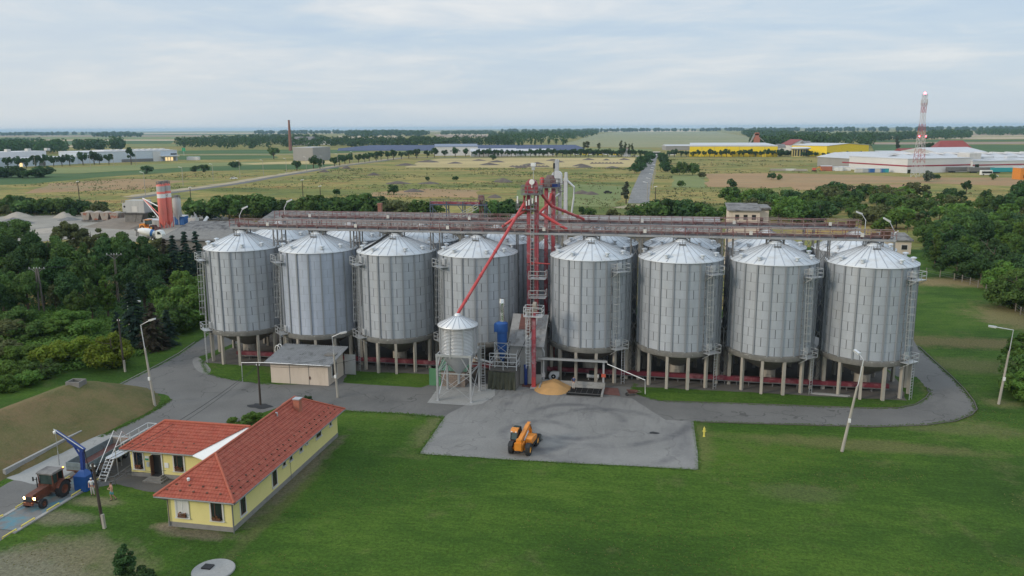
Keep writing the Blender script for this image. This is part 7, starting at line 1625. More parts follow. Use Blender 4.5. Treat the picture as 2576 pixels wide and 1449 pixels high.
# prototypes: (unit meshes are real size; placed with small scale changes)
def protoset(tag_,n,rx,rz,zc,nl,nleaf,ls,shape,h,r):
    return [(crown(100*n_+hash(tag_)%7+len(tag_),rx,rz,zc,nl,nleaf,ls,shape).mesh('crown_'+tag_,M['leaf'],merge=False),trunk(MB(),h,r,zc,rx,n_).mesh('trunk_'+tag_,M['bark']),h) for n_ in range(n)]
NEAR={'round':protoset('round',4,3.3,3.3,5.6,26,5600,.24,'round',8.8,.22),'mass':protoset('mass',4,3.6,2.9,2.9,26,5600,.23,'bush',6.0,.12),'bush':protoset('bush',4,2.6,1.9,2.0,20,3600,.2,'bush',3.9,.1),'tall':protoset('tall',3,2.2,4.6,6.0,26,4600,.24,'tall',10.5,.2)}
def lod(tag_,n,rx,rz,zc,nl,nleaf,ls,shape,h,r):
    out=[]
    for k in range(n):
        m=crown(500+k*13+len(tag_),rx,rz,zc,nl,nleaf,ls,shape); m.mi=1; trunk(m,h,r,zc,rx,k,4); out.append((m.mesh('tree_'+tag_,[M['leaf'],M['bark']],merge=False),None,h))
    return out
FAR={'round':lod('far_round',4,3.4,3.4,5.0,16,950,.5,'round',8.7,.25),'bush':lod('far_bush',3,2.6,1.9,2.0,9,520,.42,'bush',3.9,.1),'mass':lod('far_mass',4,3.9,3.0,3.0,20,1100,.46,'bush',6.2,.12),'tall':lod('far_tall',3,2.4,5.0,6.6,12,760,.55,'tall',11.6,.2)}
LEAFVAR={}
def setmat(o,leafm):
    o.material_slots[0].link='OBJECT'; o.material_slots[0].material=M[leafm]
tr=random.Random(21)
def tree(p,h,kind='round',leafm='leaf',label='',group=None,near=True,name='tree',wide=1.0):
    if not near and kind=='bush': kind='mass'
    lib=NEAR if near else FAR; cm,tm,h0=tr.choice(lib[kind]); s=h/h0; rz=tr.uniform(0,6.28); sc_=(s*wide*tr.uniform(.9,1.1),s*wide*tr.uniform(.9,1.1),s)
    if near:
        t=thing(name,label,'bush' if kind in ('bush','mass') and name!='tree' else 'tree',(p.x,p.y,0),rz,group); t.scale=sc_
        c=mesh_obj('crown',cm,t); setmat(c,leafm); mesh_obj('trunk',tm,t)
    else:
        t=bpy.data.objects.new(name,cm); COL.objects.link(t); t.location=(p.x,p.y,0); t.rotation_euler=(0,0,rz); t.scale=sc_; tag(t,label,'bush' if kind in ('bush','mass') and name!='tree' else 'tree',group); setmat(t,leafm)
    return t
def top(px,py,h): p=G(px,py,h); return V((p.x,p.y,0))
# left wood
LW='trees of the wood left of the silos'
for px,py,h,k,l in ((-20,590,11,'round','leaf'),(22,600,10,'round','leaf_dark'),(72,587,11,'round','leaf_dark'),(112,606,10.5,'round','leaf_dark'),(160,614,10,'round','leaf'),(208,604,10,'tall','leaf'),(252,598,11.5,'round','leaf_dark'),(300,594,11.5,'round','leaf'),(340,590,12,'round','leaf_dark'),(372,620,10,'round','leaf_dark'),
 (40,640,9.5,'round','leaf_dark'),(92,645,9,'tall','leaf'),(-5,668,9,'round','leaf'),(140,652,9,'round','leaf_dark'),(188,650,9,'round','leaf'),(236,640,9,'round','leaf'),(285,645,9,'tall','leaf'),(325,650,9,'round','leaf_dark'),(355,668,9,'round','leaf_dark'),
 (60,690,7.5,'round','leaf'),(-20,710,7,'round','leaf_dark'),(170,690,7.5,'round','leaf_dark'),(222,695,8,'tall','leaf'),(262,690,8,'tall','leaf_lime'),(195,725,6,'round','leaf'),(135,720,5,'round','leaf_olive'),(20,735,4.5,'round','leaf_dark'),(100,668,8,'round','leaf')):
    lab={'leaf':'mid-green broadleaf tree in the dense wood left of the silos','leaf_dark':'dark green broadleaf tree in the dense wood left of the silos','leaf_lime':'bright green tree near the lattice pole in the left wood','leaf_olive':'olive tinted tree beside the double wooden pole'}[l]
    if k=='tall': lab=lab.replace('tree','slender tree',1)
    tree(top(px,py,h),h,k,l,lab,LW)
tree(top(455,682,8.5),8.5,'round','leaf_lime','bright green spreading tree between the spruces and the left silo',None,wide=1.25); tree(top(500,706,7),7,'round','leaf','mid-green tree touching the left silo ladder',None,wide=1.2); tree(top(420,735,6),6,'round','leaf','mid-green tree in front of the tall spruces by the road bend',None,wide=1.2); tree(top(395,700,7),7,'round','leaf_dark','dark tree between the big spruce and the bright green tree')
tree(V((G(285,925).x,G(285,925).y,0)),5.6,'mass','leaf_yel','large round yellow-green bush beside the wooden pole',None,name='bush',wide=1.12); tree(top(195,842,4.2),4.2,'bush','leaf_yel','yellow-green bush at the edge of the weeds left of the big round one',None,name='bush'); tree(top(135,855,4.0),4,'bush','leaf_yel','spreading yellow-green bush nearest the earth bank',None,name='bush',wide=1.2)

for px,py,h in ((20,800,3.4),(70,806,3.2),(10,850,3.2),(60,862,3.0),(100,905,2.6),(25,905,2.8),(150,800,3.2),(215,800,3.2),(110,800,3),(180,775,3.4),(40,770,3.6),(70,930,2.2),(5,945,2.2)):
    tree(top(px,py,h),h,'bush',tr.choice(('leaf_lime','leaf','leaf_lime','leaf_olive')),'rounded weedy bush in the thicket left of the earth bank','bushes of the left thicket',name='bush',wide=1.35)
# spruces
sp=[(spruce(k,11,2.6,9000,.22).mesh('spruce_crown',M['needle'],merge=False),) for k in range(3)]
def spr(px,py,h,label,l='needle',w=1.0,k=0,base=False):
    p=G(px,py) if base else top(px,py,h); t=thing('spruce',label,'tree',(p.x,p.y,0),tr.uniform(0,6)); s=h/11; t.scale=(s*w,s*w,s); c=mesh_obj('crown',sp[k][0],t); setmat(c,l)
    m=MB(); m.tube([(0,0,-.1),(0,0,10.4)],[.2,.03],7); m.build('trunk',M['bark'],t)
spr(431,588,12,'left spruce of the three behind the bright green tree',k=0); spr(461,578,12.5,'middle spruce of the three behind the bright green tree',k=1); spr(490,577,12.5,'right spruce of the three, nearest the left silo roof',k=2)
spr(410,596,11,'thin half-dead brownish spruce left of the three spruces','needle_brown',.7,1); spr(343,872,10.4,'big dark spruce standing alone before the left wood','needle',1.3,0,True); spr(388,880,7.6,'dark brownish spruce right of the big dark one','needle_brown',1.5,2,True); spr(300,868,5.5,'small dark spruce left of the big dark one','needle',1.3,1,True); spr(425,868,5.8,'low dark spruce nearest the road bend','needle',1.5,0,True)
for px,py,h,l,lab in ((478,822,7.5,'leaf_lime','bright green bushy tree leaning toward the left silo ladder'),(440,838,6.2,'leaf','green bushy tree filling the gap between spruce and road'),(505,800,7.0,'leaf','green bushy tree partly behind the left silo'),(455,800,8.5,'leaf_lime','taller bright green tree behind the bushy ones by the road')):
    p=G(px,py); tree(V((p.x,p.y,0)),h,'mass',l,lab,None)
# undergrowth of the left corner
def thicket(name,poly,n,hmin,hmax,ls,mat,label,seed,tall=1.0):
    rr=random.Random(seed); pts=[(p.x,p.y) for p in poly]; xs=[p[0] for p in pts]; ys=[p[1] for p in pts]; m=MB(); vs=[]; fs=[]
    def inside(x,y):
        c=False
        for i in range(len(pts)):
            (x1,y1),(x2,y2)=pts[i],pts[i-1]
            if (y1>y)!=(y2>y) and x<(x2-x1)*(y-y1)/(y2-y1)+x1: c=not c
        return c
    k=0
    while k<n:
        x,y=rr.uniform(min(xs),max(xs)),rr.uniform(min(ys),max(ys))
        if not inside(x,y): continue
        k+=1; h=rr.uniform(hmin,hmax)*(.6+.4*sin(x*.35+1.3)*cos(y*.3)); 
        for j in range(7):
            c=V((x+rr.gauss(0,.5),y+rr.gauss(0,.5),abs(h)*rr.uniform(.25,1))); nn=V((rr.gauss(0,.6),rr.gauss(0,.6),1)).normalized(); a=nn.cross(V((rr.gauss(0,1),rr.gauss(0,1),.3))).normalized(); b_=nn.cross(a); s=ls*rr.uniform(.6,1.3); o=len(vs); vs+=[c+a*s,c+b_*s*.5,c-a*s,c-b_*s*.5]; fs.append((o,o+1,o+2,o+3))
    m.add(vs,fs); o=m.build(name,M[mat],merge=False); return stuff(o,label,'undergrowth')
thicket('undergrowth',gp((-40,780),(80,775),(200,775),(330,800),(400,850),(395,880),(330,905),(240,925),(150,940),(60,965),(-40,985)),5200,.6,1.9,.22,'leaf_lime','tangled green weeds filling the corner left of the earth bank',1)
thicket('undergrowth',gp((-40,640),(250,640),(500,640),(515,800),(400,840),(200,790),(-40,790)),5200,.8,2.4,.3,'leaf_dark','dark undergrowth beneath the trees of the left wood',2)
# shrubs at the house and lawn
for px,py,h,w,l,lab in ((600,1046,1.3,1.5,'leaf_lime','low spreading green juniper bed behind the house wing'),(640,1036,1.2,1.3,'leaf_lime','second low green shrub behind the house, nearer the wooden pole'),(775,994,1.5,.7,'leaf_dark','small dark shrub peeking over the house roof end')):
    tree(top(px,py,h),h,'bush',l,lab,None,name='bush',wide=w)
p=G(318,1470); t=tree(V((p.x,p.y,0)),3.3,'tall','leaf_dark','dark leafy young tree cut by the bottom edge',None,wide=1.5); t['category']='tree'
p=G(352,1490); tree(V((p.x,p.y,0)),2.0,'bush','leaf_dark','low dark shrub beside the young tree at the bottom edge',None,name='bush',wide=1.1)
# gravel-yard bushes
for px,py,h,k,l,w,lab in ((172,556,8,'bush','leaf_olive',1.0,'olive green rounded bush in front of the gravel yard heaps'),(225,572,6,'bush','leaf_olive',1.1,'olive bush right of the bigger one in the gravel yard'),(118,592,6,'bush','leaf',1,'green bush below the low brown gravel heap'),(8,548,8,'bush','leaf',1.2,'bush at the left edge by the gravel heaps'),(285,582,6,'bush','leaf',1.1,'green bush before the concrete yard loader'),(400,598,5,'bush','leaf_olive',1,'bush beside the mixer truck')):
    tree(top(px,py,h),h,k,l,lab,None,name='bush',wide=w)
# belt of shrubs across the middle distance
MB_='shrub belt behind the plant'
for px,py,h,k,l in ((15,489,7,'round','leaf'),(48,491,7,'round','leaf_dark'),(88,500,6,'round','leaf'),(118,495,7,'round','leaf'),(150,490,8,'round','leaf'),(180,500,6,'bush','leaf_dark'),(215,506,5,'bush','leaf'),(250,505,5,'bush','leaf_dark'),(372,505,7,'round','leaf_dark'),(395,512,6,'round','leaf_dark'),
 (478,494,9,'tall','leaf'),(495,500,8,'round','leaf'),(520,512,6,'round','leaf_dark'),(572,486,10,'round','leaf'),(602,488,9,'round','leaf'),(644,484,10,'round','leaf'),(665,494,8,'round','leaf_dark'),(700,502,7,'bush','leaf'),(735,508,6,'bush','leaf'),(795,487,10,'round','leaf'),(822,486,10,'round','leaf_dark'),(850,494,9,'round','leaf'),(880,488,9,'round','leaf'),(905,484,10,'round','leaf'),(930,484,10,'round','leaf'),(955,490,9,'round','leaf_dark'),(985,500,8,'round','leaf_olive'),(1015,503,7,'round','leaf_olive'),(1048,500,8,'round','leaf'),(1075,506,7,'round','leaf'),
 (1235,500,9,'round','leaf'),(1262,496,9,'round','leaf_dark'),(1290,498,9,'round','leaf_dark'),(1315,503,8,'round','leaf'),(1462,513,6,'tall','leaf_dark'),(1480,522,4,'bush','leaf'),(1545,525,3.5,'bush','leaf_olive'),(1605,519,5,'bush','leaf_dark'),(1640,505,8,'round','leaf'),(1668,498,9,'round','leaf_dark'),(1695,494,9,'round','leaf'),(1725,498,9,'round','leaf_dark'),(1752,508,8,'round','leaf'),(1790,520,6,'bush','leaf')):
    k='mass' if k=='round' else k
    tree(top(px,py,h),h,k,l,{'leaf':'mid-green shrub or tree in the belt behind the plant','leaf_dark':'darker green shrub or tree in the belt behind the plant','leaf_olive':'olive tinted tree in the belt behind the plant'}[l],MB_,near=False,name='shrub',wide=1.25)
for xa,xb,yb in ((-20,255,541),(366,402,540),(470,525,536),(560,745,541),(780,1085,545),(1225,1325,545),(1590,1800,543)):
    x=xa
    while x<xb:
        h=tr.uniform(3.5,6.5); l=tr.choice(('leaf','leaf','leaf_dark','leaf_olive')); tree(G(x,yb+tr.uniform(-4,5)),h,'mass',l,{'leaf':'mid-green shrub or tree in the belt behind the plant','leaf_dark':'darker green shrub or tree in the belt behind the plant','leaf_olive':'olive tinted tree in the belt behind the plant'}[l],MB_,near=False,name='shrub',wide=1.25); x+=tr.uniform(13,24)
tree(G(1575,512),10,'tall','leaf_silver','silvery poplar standing by the near end of the straight road',None,near=False,wide=1.3)
for px,py,h,l,lab in ((1710,441,10,'leaf','large dark green bush in the meadow right of the straight road'),(1742,441,9,'leaf','second big bush beside the largest meadow bush'),(1698,440,5,'leaf_dark','small bush beside the straight road lamps'),(1766,449,5,'leaf_olive','reedy bush in front of the big meadow bush'),(1715,471,4,'leaf','low bush in the meadow near the road lamps'),(1842,471,5,'leaf_dark','lone bush at the edge of the brown field'),(2330,457,7,'leaf_silver','grey-green bush at the foot of the lattice mast'),(2357,452,4,'leaf_dark','little round tree right of the lattice mast'),(2495,452,4,'leaf','small bush before the white estate car'),(1074,455,3,'leaf_dark','tiny tree in the meadow left of the red tower'),(1145,455,3.5,'leaf_dark','small dark tree behind the red tower in the meadow'),(990,490,6,'leaf_dark','round dark bush in the brown meadow'),(847,492,4,'leaf_dark','small dark bush left of the round dark one'),(1940,452,5,'leaf_dark','small round tree on the brown field'),(1958,453,4,'leaf','smaller tree beside the round one on the brown field')):
    tree(G(px,py),h,'bush',l,lab,None,near=False,name='bush')
# right-hand wood
def scatter(poly,n,seed,mind):
    rr=random.Random(seed); pts=[(p.x,p.y) for p in poly]; xs=[p[0] for p in pts]; ys=[p[1] for p in pts]; out=[]; tries=0
    while len(out)<n and tries<40000:
        tries+=1; x,y=rr.uniform(min(xs),max(xs)),rr.uniform(min(ys),max(ys)); c=False
        for i in range(len(pts)):
            (x1,y1),(x2,y2)=pts[i],pts[i-1]
            if (y1>y)!=(y2>y) and x<(x2-x1)*(y-y1)/(y2-y1)+x1: c=not c
        if c and all((x-a)**2+(y-b_)**2>mind*mind for a,b_ in out): out.append((x,y))
    return [V((x,y,0)) for x,y in out]
rr=random.Random(9)
near_w=scatter(gp((2312,662),(2400,700),(2470,718),(2540,770),(2640,850),(2700,800),(2700,640),(2560,600),(2440,590),(2320,600)),74,4,3.0)
for p in near_w:
    h=rr.uniform(5.5,9); k=rr.choice(('mass','round','mass','tall')); l=rr.choice(('leaf','leaf','leaf_dark','leaf_lime','leaf_dark'))
    tree(p,h,k,l,{'leaf':'mid-green tree','leaf_dark':'dark green tree','leaf_lime':'fresh light green tree'}[l]+' in the wood beyond the fence right of the silos','trees of the wood right of the silos',wide=1.1)
far_w=scatter(gp((1800,555),(1960,562),(2150,575),(2330,600),(2700,640),(2700,545),(2560,520),(2440,528),(2380,505),(2270,496),(2160,488),(2060,492),(1980,500),(1900,500),(1840,512)),165,6,5.0)
for p in far_w:
    if rr.random()<.1: continue
    h=rr.uniform(5,10.5); k=rr.choice(('mass','mass','mass','round','tall')); h=h*.8; l=rr.choice(('leaf','leaf','leaf_dark','leaf_lime','leaf_olive'))
    tree(p,h,k,l,{'leaf':'mid-green tree','leaf_dark':'dark green tree','leaf_lime':'fresh light green tree','leaf_olive':'olive green tree'}[l]+' in the wide thicket behind the flat cream block','trees of the thicket behind the plant',near=False,wide=1.25,name='shrub' if k=='mass' else 'tree')
for px,py,h in ((2555,535,12),(2430,487,7),(2478,515,7),(2520,545,9),(2576,500,10)): tree(G(px,py),h,'round','leaf_dark','taller dark tree at the far right edge of the thicket','tall dark trees at the right edge',near=False)
for px,py,h in ((2560,1000,3),(2572,960,4),(2590,1010,4),(2545,985,2.4),(2590,930,5)): tree(G(px,py),h,'bush',rr.choice(('leaf','leaf_lime')),'green bush at the right edge beside the long-armed street lamp','bushes by the right edge lamp',name='bush',wide=1.1)
thicket('undergrowth',gp((2320,655),(2480,712),(2640,840),(2700,700),(2500,610),(2330,610)),2600,.5,1.8,.3,'leaf','scrubby undergrowth beneath the right-hand wood',3)
# fence along the right wood
t=thing('wire_fence','weathered post and wire fence along the edge of the right-hand wood','fence',(*G(2480,730).xy,0))
fp=[G(2330,690),G(2400,705),G(2440,716),G(2480,733),G(2530,765),G(2580,803),G(2640,860)]
for a,b_ in zip(fp,fp[1:]):
    n_=max(2,int((b_-a).length/2.6))
    for k in range(n_):
        q=a.lerp(b_,k/n_); m=MB(); m.box(q.x-.07,q.x+.07,q.y-.07,q.y+.07,0,1.5+.3*((k*7)%3)/2); pt(m,'post',M['wood_grey'],t)
m=MB()
for a,b_ in zip(fp,fp[1:]):
    for z in (.5,1.0,1.4): m.bar(a+V((0,0,z)),b_+V((0,0,z)),.03)
pt(m,'wire',M['steel_dark'],t)
# tree rows far away
def row(pts,h,kind,l,label,group,wide=1.0):
    for px,py in pts: tree(G(px+tr.uniform(-2,2),py+tr.uniform(-.3,.3)),h*tr.uniform(.8,1.15),kind,l,label,group,near=False,wide=wide)
row([(1195+k*11.5,394.5-.02*k) for k in range(38)],9.5,'round','leaf_dark','round dark tree in the long row in front of the lorries','tree row left of the straight road',1.15)
row([(1683+k*14.5,394.8) for k in range(20)],9,'round','leaf_dark','round dark tree in the row in front of the long yellow hall','tree row before the yellow hall',1.1)
row([(1962,393.5),(1973,393.8),(1984,393.5),(2038,394.4)],8,'mass','leaf_dark','bushy dark tree in the gap between the two yellow halls','trees between the yellow halls',.85)
row([(1993,394),(2003,394),(2022,395),(2032,394.6),(2054,396),(2072,396),(2086,395),(2118,395.5),(2132,395.8),(2147,395),(2162,394.4),(2178,393.6)],6.5,'round','leaf_dark','dark tree beside the rotunda and the gabled yellow hall','trees before the gabled yellow hall',1.15)
row([(1598,436),(1607,431),(1614,425),(1620,419),(1624,413),(1628,408),(1632,404),(1635,400)],9,'mass','leaf_dark','dark tree in the avenue on the left side of the straight road','avenue left of the straight road',1.15)
row([(1675,432),(1672,425),(1671,419),(1669,413),(1668,408),(1666,404),(1664,400)],8.5,'mass','leaf_dark','dark tree in the avenue on the right side of the straight road','avenue right of the straight road',1.05)
row([(842,418),(856,416),(870,413),(880,411),(900,409),(916,408),(930,406),(948,405),(960,402),(975,401),(990,402),(1008,400),(1030,399),(1050,398),(1075,397),(1095,396),(1120,395.5),(1145,395),(1170,394.5)],11,'round','leaf_dark','dark tree along the road behind the grey concrete warehouse','trees behind the grey warehouse',1.1)
row([(746,429),(788,424),(806,424)],11,'round','leaf_dark','dark roadside tree in front of the grey concrete warehouse','trees before the grey warehouse',1)
row([(687,400)],14,'round','leaf','lone round green tree left of the grey concrete warehouse',None,1.1)
row([(20,424),(46,423.5),(68,423),(90,422),(112,420.5),(134,419),(155,418),(176,417.5),(210,415),(236,414),(252,413.5),(274,413)],13,'round','leaf_dark','dark tree in front of the pale factory hall','trees before the pale factory hall',1)
row([(331,414)],22,'tall','leaf_dark','tallest tree standing against the pale factory hall',None,1.3)
for px,py in ((600,421),(590,421.5),(368,437),(488,432),(512,433),(1240,402)): row([(px,py)],6,'bush','leaf_dark','dark bush in the green field left of the grey warehouse','bushes of the left fields',1.3)
row([(1300+k*16+tr.uniform(-5,5),372-.4*k) for k in range(9)],16,'tall','leaf','tall pale green tree at the edge of the wood behind the solar farm','tall trees behind the solar farm',1.2)
row([(1565,388),(1572,387),(1580,388),(1592,386),(1470,383),(1480,383),(1508,384)],16,'tall','leaf_olive','slender olive tree behind the row of lorries','slender trees behind the lorries',1.2)
row([(2258,383)],22,'tall','leaf_silver','tall thin poplar in the fields left of the lattice mast',None,1.0)
row([(2320,388),(2336,387)],14,'round','leaf_dark','dark tree between the red barn and the red tent roof','trees by the red barns',1.1)
row([(-10,448),(12,447),(30,446),(50,447),(70,448),(92,447),(108,446)],8,'bush','leaf_dark','dark hedge bush at the left end of the green crop strip','hedge bushes at the left edge',1.6)
for k in range(18): row([(455+k*5.6+tr.uniform(-2,2),494-.8*k)],0.1,'bush','leaf','x',None) if 0 else None
# weeds and tussocks over the meadow
def weeds(name,poly,n,hmin,hmax,ls,mat,label,seed):
    rr=random.Random(seed); P=[(p.x,p.y) for p in poly]; ya,yb=min(p[1] for p in P),max(p[1] for p in P); m=MB(); vs=[]; fs=[]
    while len(fs)<n*4:
        u=rr.random(); y=ya+(yb-ya)*u**1.6; xs=[]
        for i in range(len(P)):
            (x1,y1),(x2,y2)=P[i],P[i-1]
            if (y1>y)!=(y2>y): xs.append((x2-x1)*(y-y1)/(y2-y1)+x1)
        if len(xs)<2: continue
        x=rr.uniform(min(xs),max(xs))
        q_=V((x,y,0)); 
        if any(abs((q_-a_).cross((b2-a_).normalized()).z)<13 and -5<(q_-a_).dot((b2-a_).normalized())<(b2-a_).length+5 for a_,b2 in zip(lroad,lroad[1:])): continue
        if sin(x*.043+2*sin(y*.021))+sin(y*.06+1.7*sin(x*.017))+rr.gauss(0,.5)<.25: continue
        sz=rr.uniform(hmin,hmax)*(y/300)**.5
        for j in range(4):
            c=V((x+rr.gauss(0,sz*.9),y+rr.gauss(0,sz*.9),sz*rr.uniform(.2,.7))); nn=V((rr.gauss(0,.7),rr.gauss(-.3,.7),1)).normalized(); a=nn.cross(V((rr.gauss(0,1),rr.gauss(0,1),.2))).normalized(); b_=nn.cross(a); s=ls*sz*rr.uniform(.6,1.3); o=len(vs); vs+=[c+a*s,c+b_*s*.6,c-a*s,c-b_*s*.6]; fs.append((o,o+1,o+2,o+3))
    m.add(vs,fs); return stuff(m.build(name,M[mat],merge=False),label,'weeds')
mp=gp((-60,545),(600,535),(1100,545),(1560,530),(1600,480),(1590,424),(1040,424),(860,425),(640,430),(480,437),(200,455),(-60,475))
weeds('weeds',mp,3000,.3,.8,.6,'leaf_olive','olive tussocks scattered over the wide meadow',61); weeds('weeds',mp,700,.3,.8,.6,'leaf','green weeds scattered over the wide meadow',62); weeds('weeds',mp,900,.3,.7,.6,'leaf_dry','rusty dry weeds scattered over the wide meadow',63)
mq=gp((1640,540),(1900,505),(2100,485),(2300,480),(2640,500),(2640,475),(2300,474),(2000,480),(1800,474),(1690,470),(1690,437),(2050,436),(2180,425),(2100,405),(1680,402),(1650,440))
weeds('weeds',mq,1500,.3,.8,.6,'leaf_olive','olive tussocks in the meadows right of the straight road',64); weeds('weeds',mq,500,.3,.7,.6,'leaf_dry','dry weeds in the meadows right of the straight road',65)
# far woods
def wood(poly,n,h,label,seed,mat='leaf_dark',ls=1.35,per=64):
    pts=scatter(poly,n,seed,h*.22); rr=random.Random(seed); vs=[]; fs=[]; m=MB()
    for p in pts:
        H=h*rr.uniform(.65,1.15); R=H*rr.uniform(.32,.48)
        for j in range(per):
            d=V((rr.gauss(0,1),rr.gauss(0,1),rr.gauss(0,1)+.3)).normalized(); c=V((p.x+d.x*R,p.y+d.y*R,max(.6,H*.58+d.z*H*.44))); nn=(d+V((rr.gauss(0,.4),rr.gauss(0,.4),rr.gauss(0,.4)))).normalized(); a=nn.cross(V((rr.gauss(0,1),rr.gauss(0,1),rr.gauss(0,1)))).normalized(); b_=nn.cross(a); s=ls*rr.uniform(.7,1.3)*h/14; o=len(vs); vs+=[c+a*s,c+b_*s*.8,c-a*s,c-b_*s*.8]; fs.append((o,o+1,o+2,o+3))
    m.add(vs,fs); return stuff(m.build('wood',M[mat],merge=False),label,'wood')
wood(gp((447,378),(640,377.5),(760,374),(830,371.5),(830,358),(780,351),(690,350),(600,353),(520,358),(447,364)),330,17,'dense dark wood around the old brickworks chimney',31)
wood(gp((835,371.5),(960,371),(1100,370.5),(1290,370),(1290,364),(1100,364),(960,364),(835,364)),200,17,'band of dark trees behind the solar farm',32)
wood(gp((1230,366),(1320,367),(1400,363.5),(1455,353),(1500,341),(1507,335),(1440,333.5),(1330,337),(1230,347)),420,19,'broad wood with a sharp right end above the olive field',33)
wood(gp((1868,344),(1950,356),(2040,370),(2120,374),(2195,373),(2195,365),(2090,356),(1980,342),(1900,336.5),(1868,337)),400,19,'broad wood behind the yellow halls',34)
wood(gp((1893,382),(1960,381),(2010,379),(2080,378),(2080,371),(1990,371),(1893,373)),120,18,'trees around the rusty mill tower',35)
wood(gp((-60,390),(90,389),(178,386),(178,380),(90,380),(-60,381)),110,18,'dark wood behind the factory at the left edge',36)
wood(gp((193,381),(262,380),(262,376),(193,376.5)),36,17,'small clump of trees behind the left factory roof',37); wood(gp((283,379),(312,378.5),(312,375),(283,375)),16,20,'little round grove behind the left factory roof',38)
wood(gp((2100,356),(2200,357),(2300,353),(2300,348),(2180,348),(2100,349)),130,18,'distant wood strip left of the lattice mast',39); wood(gp((2330,351),(2440,349),(2440,344),(2340,346)),80,20,'distant wood strip right of the lattice mast',40); wood(gp((2458,343),(2640,341),(2640,335),(2458,337)),150,20,'distant wood at the right edge near the horizon',41)
wood(gp((1110,341),(1240,340),(1240,335.5),(1110,336.5)),130,20,'distant wood strip left of the broad wood near the horizon',42); wood(gp((900,347),(1050,345),(1080,338),(1000,337),(860,340)),180,22,'distant grove on the horizon above the tan fields',43,ls=2.4)
wood(gp((640,339),(800,338),(1000,335.5),(1000,333.5),(640,336)),150,24,'thin far tree line near the horizon above the chimney wood',44,ls=3); wood(gp((230,346),(360,345),(360,340.5),(230,341.5)),90,20,'distant village trees in the left plain',45,ls=2.4); wood(gp((-60,343),(120,342),(330,339),(330,336.5),(-60,339)),160,22,'far tree line along the horizon at the left',46,ls=3)
wood(gp((1250,335),(1500,332.5),(1900,330),(1900,328.5),(1500,330.5),(1250,333)),170,24,'thin far tree line in the middle of the horizon',47,ls=3.4); wood(gp((1900,333),(2300,331),(2640,329),(2640,327),(2300,328.5),(1900,330.5)),190,24,'thin far tree line along the horizon at the right',48,ls=3.4)
wood(gp((0,358),(110,357),(110,355.5),(0,356)),40,12,'low hedge line in the left plain',49); wood(gp((2200,352.5),(2420,351.5),(2420,350.8),(2200,351.6)),40,9,'low hedge line in the right plain',50)
# ================================================================== LIGHT, SKY, AIR, CAMERA
w=bpy.data.worlds.new('World'); sc.world=w; w.use_nodes=True; nt=w.node_tree; nt.nodes.clear(); h=N(nt)
SUN_EL,SUN_AZ=radians(22),radians(-128)   # azimuth measured clockwise from +y: behind the viewer, to the left
out=h.n('ShaderNodeOutputWorld'); bg=h.n('ShaderNodeBackground'); h.l(bg.outputs[0],out.inputs[0])
sky=h.n('ShaderNodeTexSky'); sky.sky_type='NISHITA'; sky.sun_disc=False; sky.sun_elevation=SUN_EL; sky.sun_rotation=SUN_AZ; sky.air_density=1.0; sky.dust_density=2.0; sky.ozone_density=1.5
tc=h.n('ShaderNodeTexCoord').outputs['Generated']; sp_=h.n('ShaderNodeSeparateXYZ'); h.l(tc,sp_.inputs[0])
X,Y,Z=sp_.outputs
zc=h.math('MAXIMUM',Z,0.0); den=h.math('ADD',zc,.10)
cv=h.n('ShaderNodeCombineXYZ'); h.l(h.math('DIVIDE',X,den),cv.inputs[0]); h.l(h.math('DIVIDE',Y,den),cv.inputs[1])
n1=h.noise(h.scl(cv.outputs[0],(.34,.5,1)),1.0,7,.55,.5); n2=h.noise(h.add(cv.outputs[0],(7.3,2.1,0)),1.3,8,.6,.6)
den_=h.math('ADD',h.math('MULTIPLY',n1,.7),h.math('MULTIPLY',n2,.3))
cloud=h.ramp(den_,[(.38,(4.8,6.1,7.7)),(.47,(5.6,6.75,7.9)),(.54,(6.9,7.5,8.1)),(.6,(8.2,8.4,8.55)),(.7,(9.0,9.0,9.0))])
hz=h.ramp(zc,[(0.0,.95),(.045,.6),(.11,.12),(.2,0.0)])
base=h.mix(hz,cloud,(6.2,6.9,7.5))
warm=h.math('MULTIPLY',h.ramp(h.math('ADD',h.math('MULTIPLY',X,-.75),h.math('MULTIPLY',Y,-.1)),[(.2,0.0),(.75,1.0)]),h.ramp(zc,[(0,.85),(.3,.55),(.6,0.0)]))
base=h.mix(h.math('MULTIPLY',warm,.85),base,(8.2,8.2,8.0))
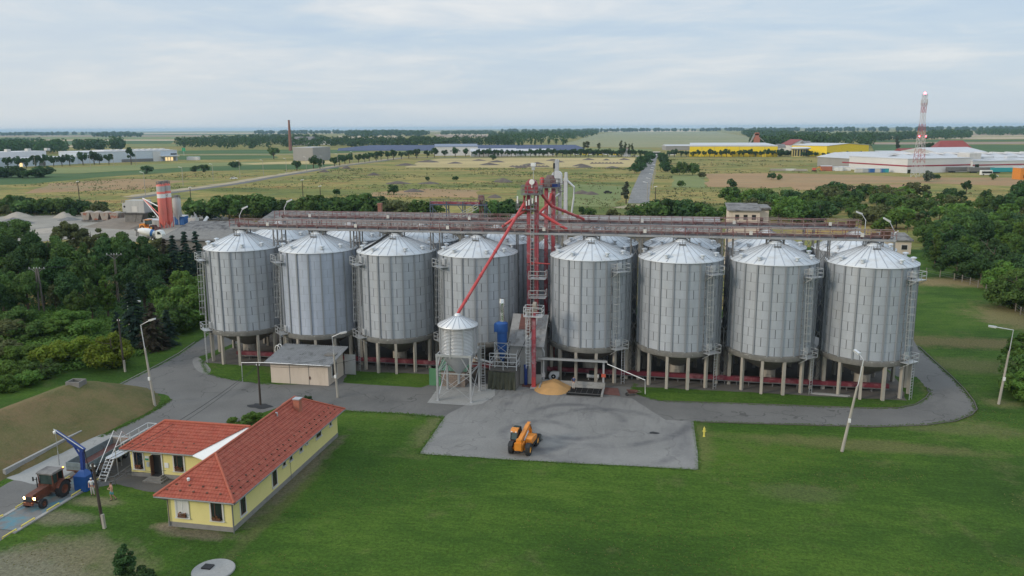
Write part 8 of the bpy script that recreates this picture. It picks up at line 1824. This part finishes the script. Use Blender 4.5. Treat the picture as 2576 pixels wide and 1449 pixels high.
base=h.mix(1.0,base,h.math('ADD',1.0,h.math('MULTIPLY',h.ramp(zc,[(.14,0.0),(.8,1.0)]),.55)),'MULTIPLY')
mixs=h.mix(.9,sky.outputs[0],base)
h.l(mixs,bg.inputs[0]); bg.inputs[1].default_value=.1
sl=bpy.data.lights.new('sun','SUN'); sl.energy=1.5; sl.angle=radians(10); sl.color=(1.0,.88,.72); so=bpy.data.objects.new('sun',sl); COL.objects.link(so)
d=V((sin(SUN_AZ)*cos(SUN_EL),cos(SUN_AZ)*cos(SUN_EL),sin(SUN_EL))); so.rotation_euler=d.to_track_quat('Z','Y').to_euler(); so.location=d*300
hm=MB(); hm.box(-22500,22500,-330,22500,-1.0,62)
m_=bpy.data.materials.new('hazy_air'); m_.use_nodes=True; q=m_.node_tree; q.nodes.clear(); o_=q.nodes.new('ShaderNodeOutputMaterial'); pv=q.nodes.new('ShaderNodeVolumePrincipled'); pv.inputs['Color'].default_value=(.45,.66,.9,1); pv.inputs['Density'].default_value=HAZE; q.links.new(pv.outputs[0],o_.inputs['Volume'])
hz_=hm.build('haze',m_); hz_['kind']='stuff'
# camera
cd=bpy.data.cameras.new('camera'); cd.sensor_width=36; cd.lens=36*FPX/2576; cd.clip_start=.5; cd.clip_end=60000
co=bpy.data.objects.new('camera',cd); COL.objects.link(co)
co.matrix_world=Matrix(((_R.x,_U.x,-_F.x,CAM.x),(_R.y,_U.y,-_F.y,CAM.y),(_R.z,_U.z,-_F.z,CAM.z),(0,0,0,1))); sc.camera=co
sc.view_settings.view_transform='Standard'; sc.view_settings.look='None'; sc.view_settings.exposure=0.06; sc.view_settings.gamma=1.0
sc.render.engine='CYCLES'; sc.cycles.use_denoising=True; sc.cycles.denoising_prefilter='ACCURATE'; sc.cycles.max_bounces=6; sc.cycles.diffuse_bounces=3; sc.cycles.glossy_bounces=3; sc.cycles.transmission_bounces=3; sc.cycles.volume_bounces=1; sc.cycles.transparent_max_bounces=6; sc.cycles.caustics_reflective=False; sc.cycles.caustics_refractive=False
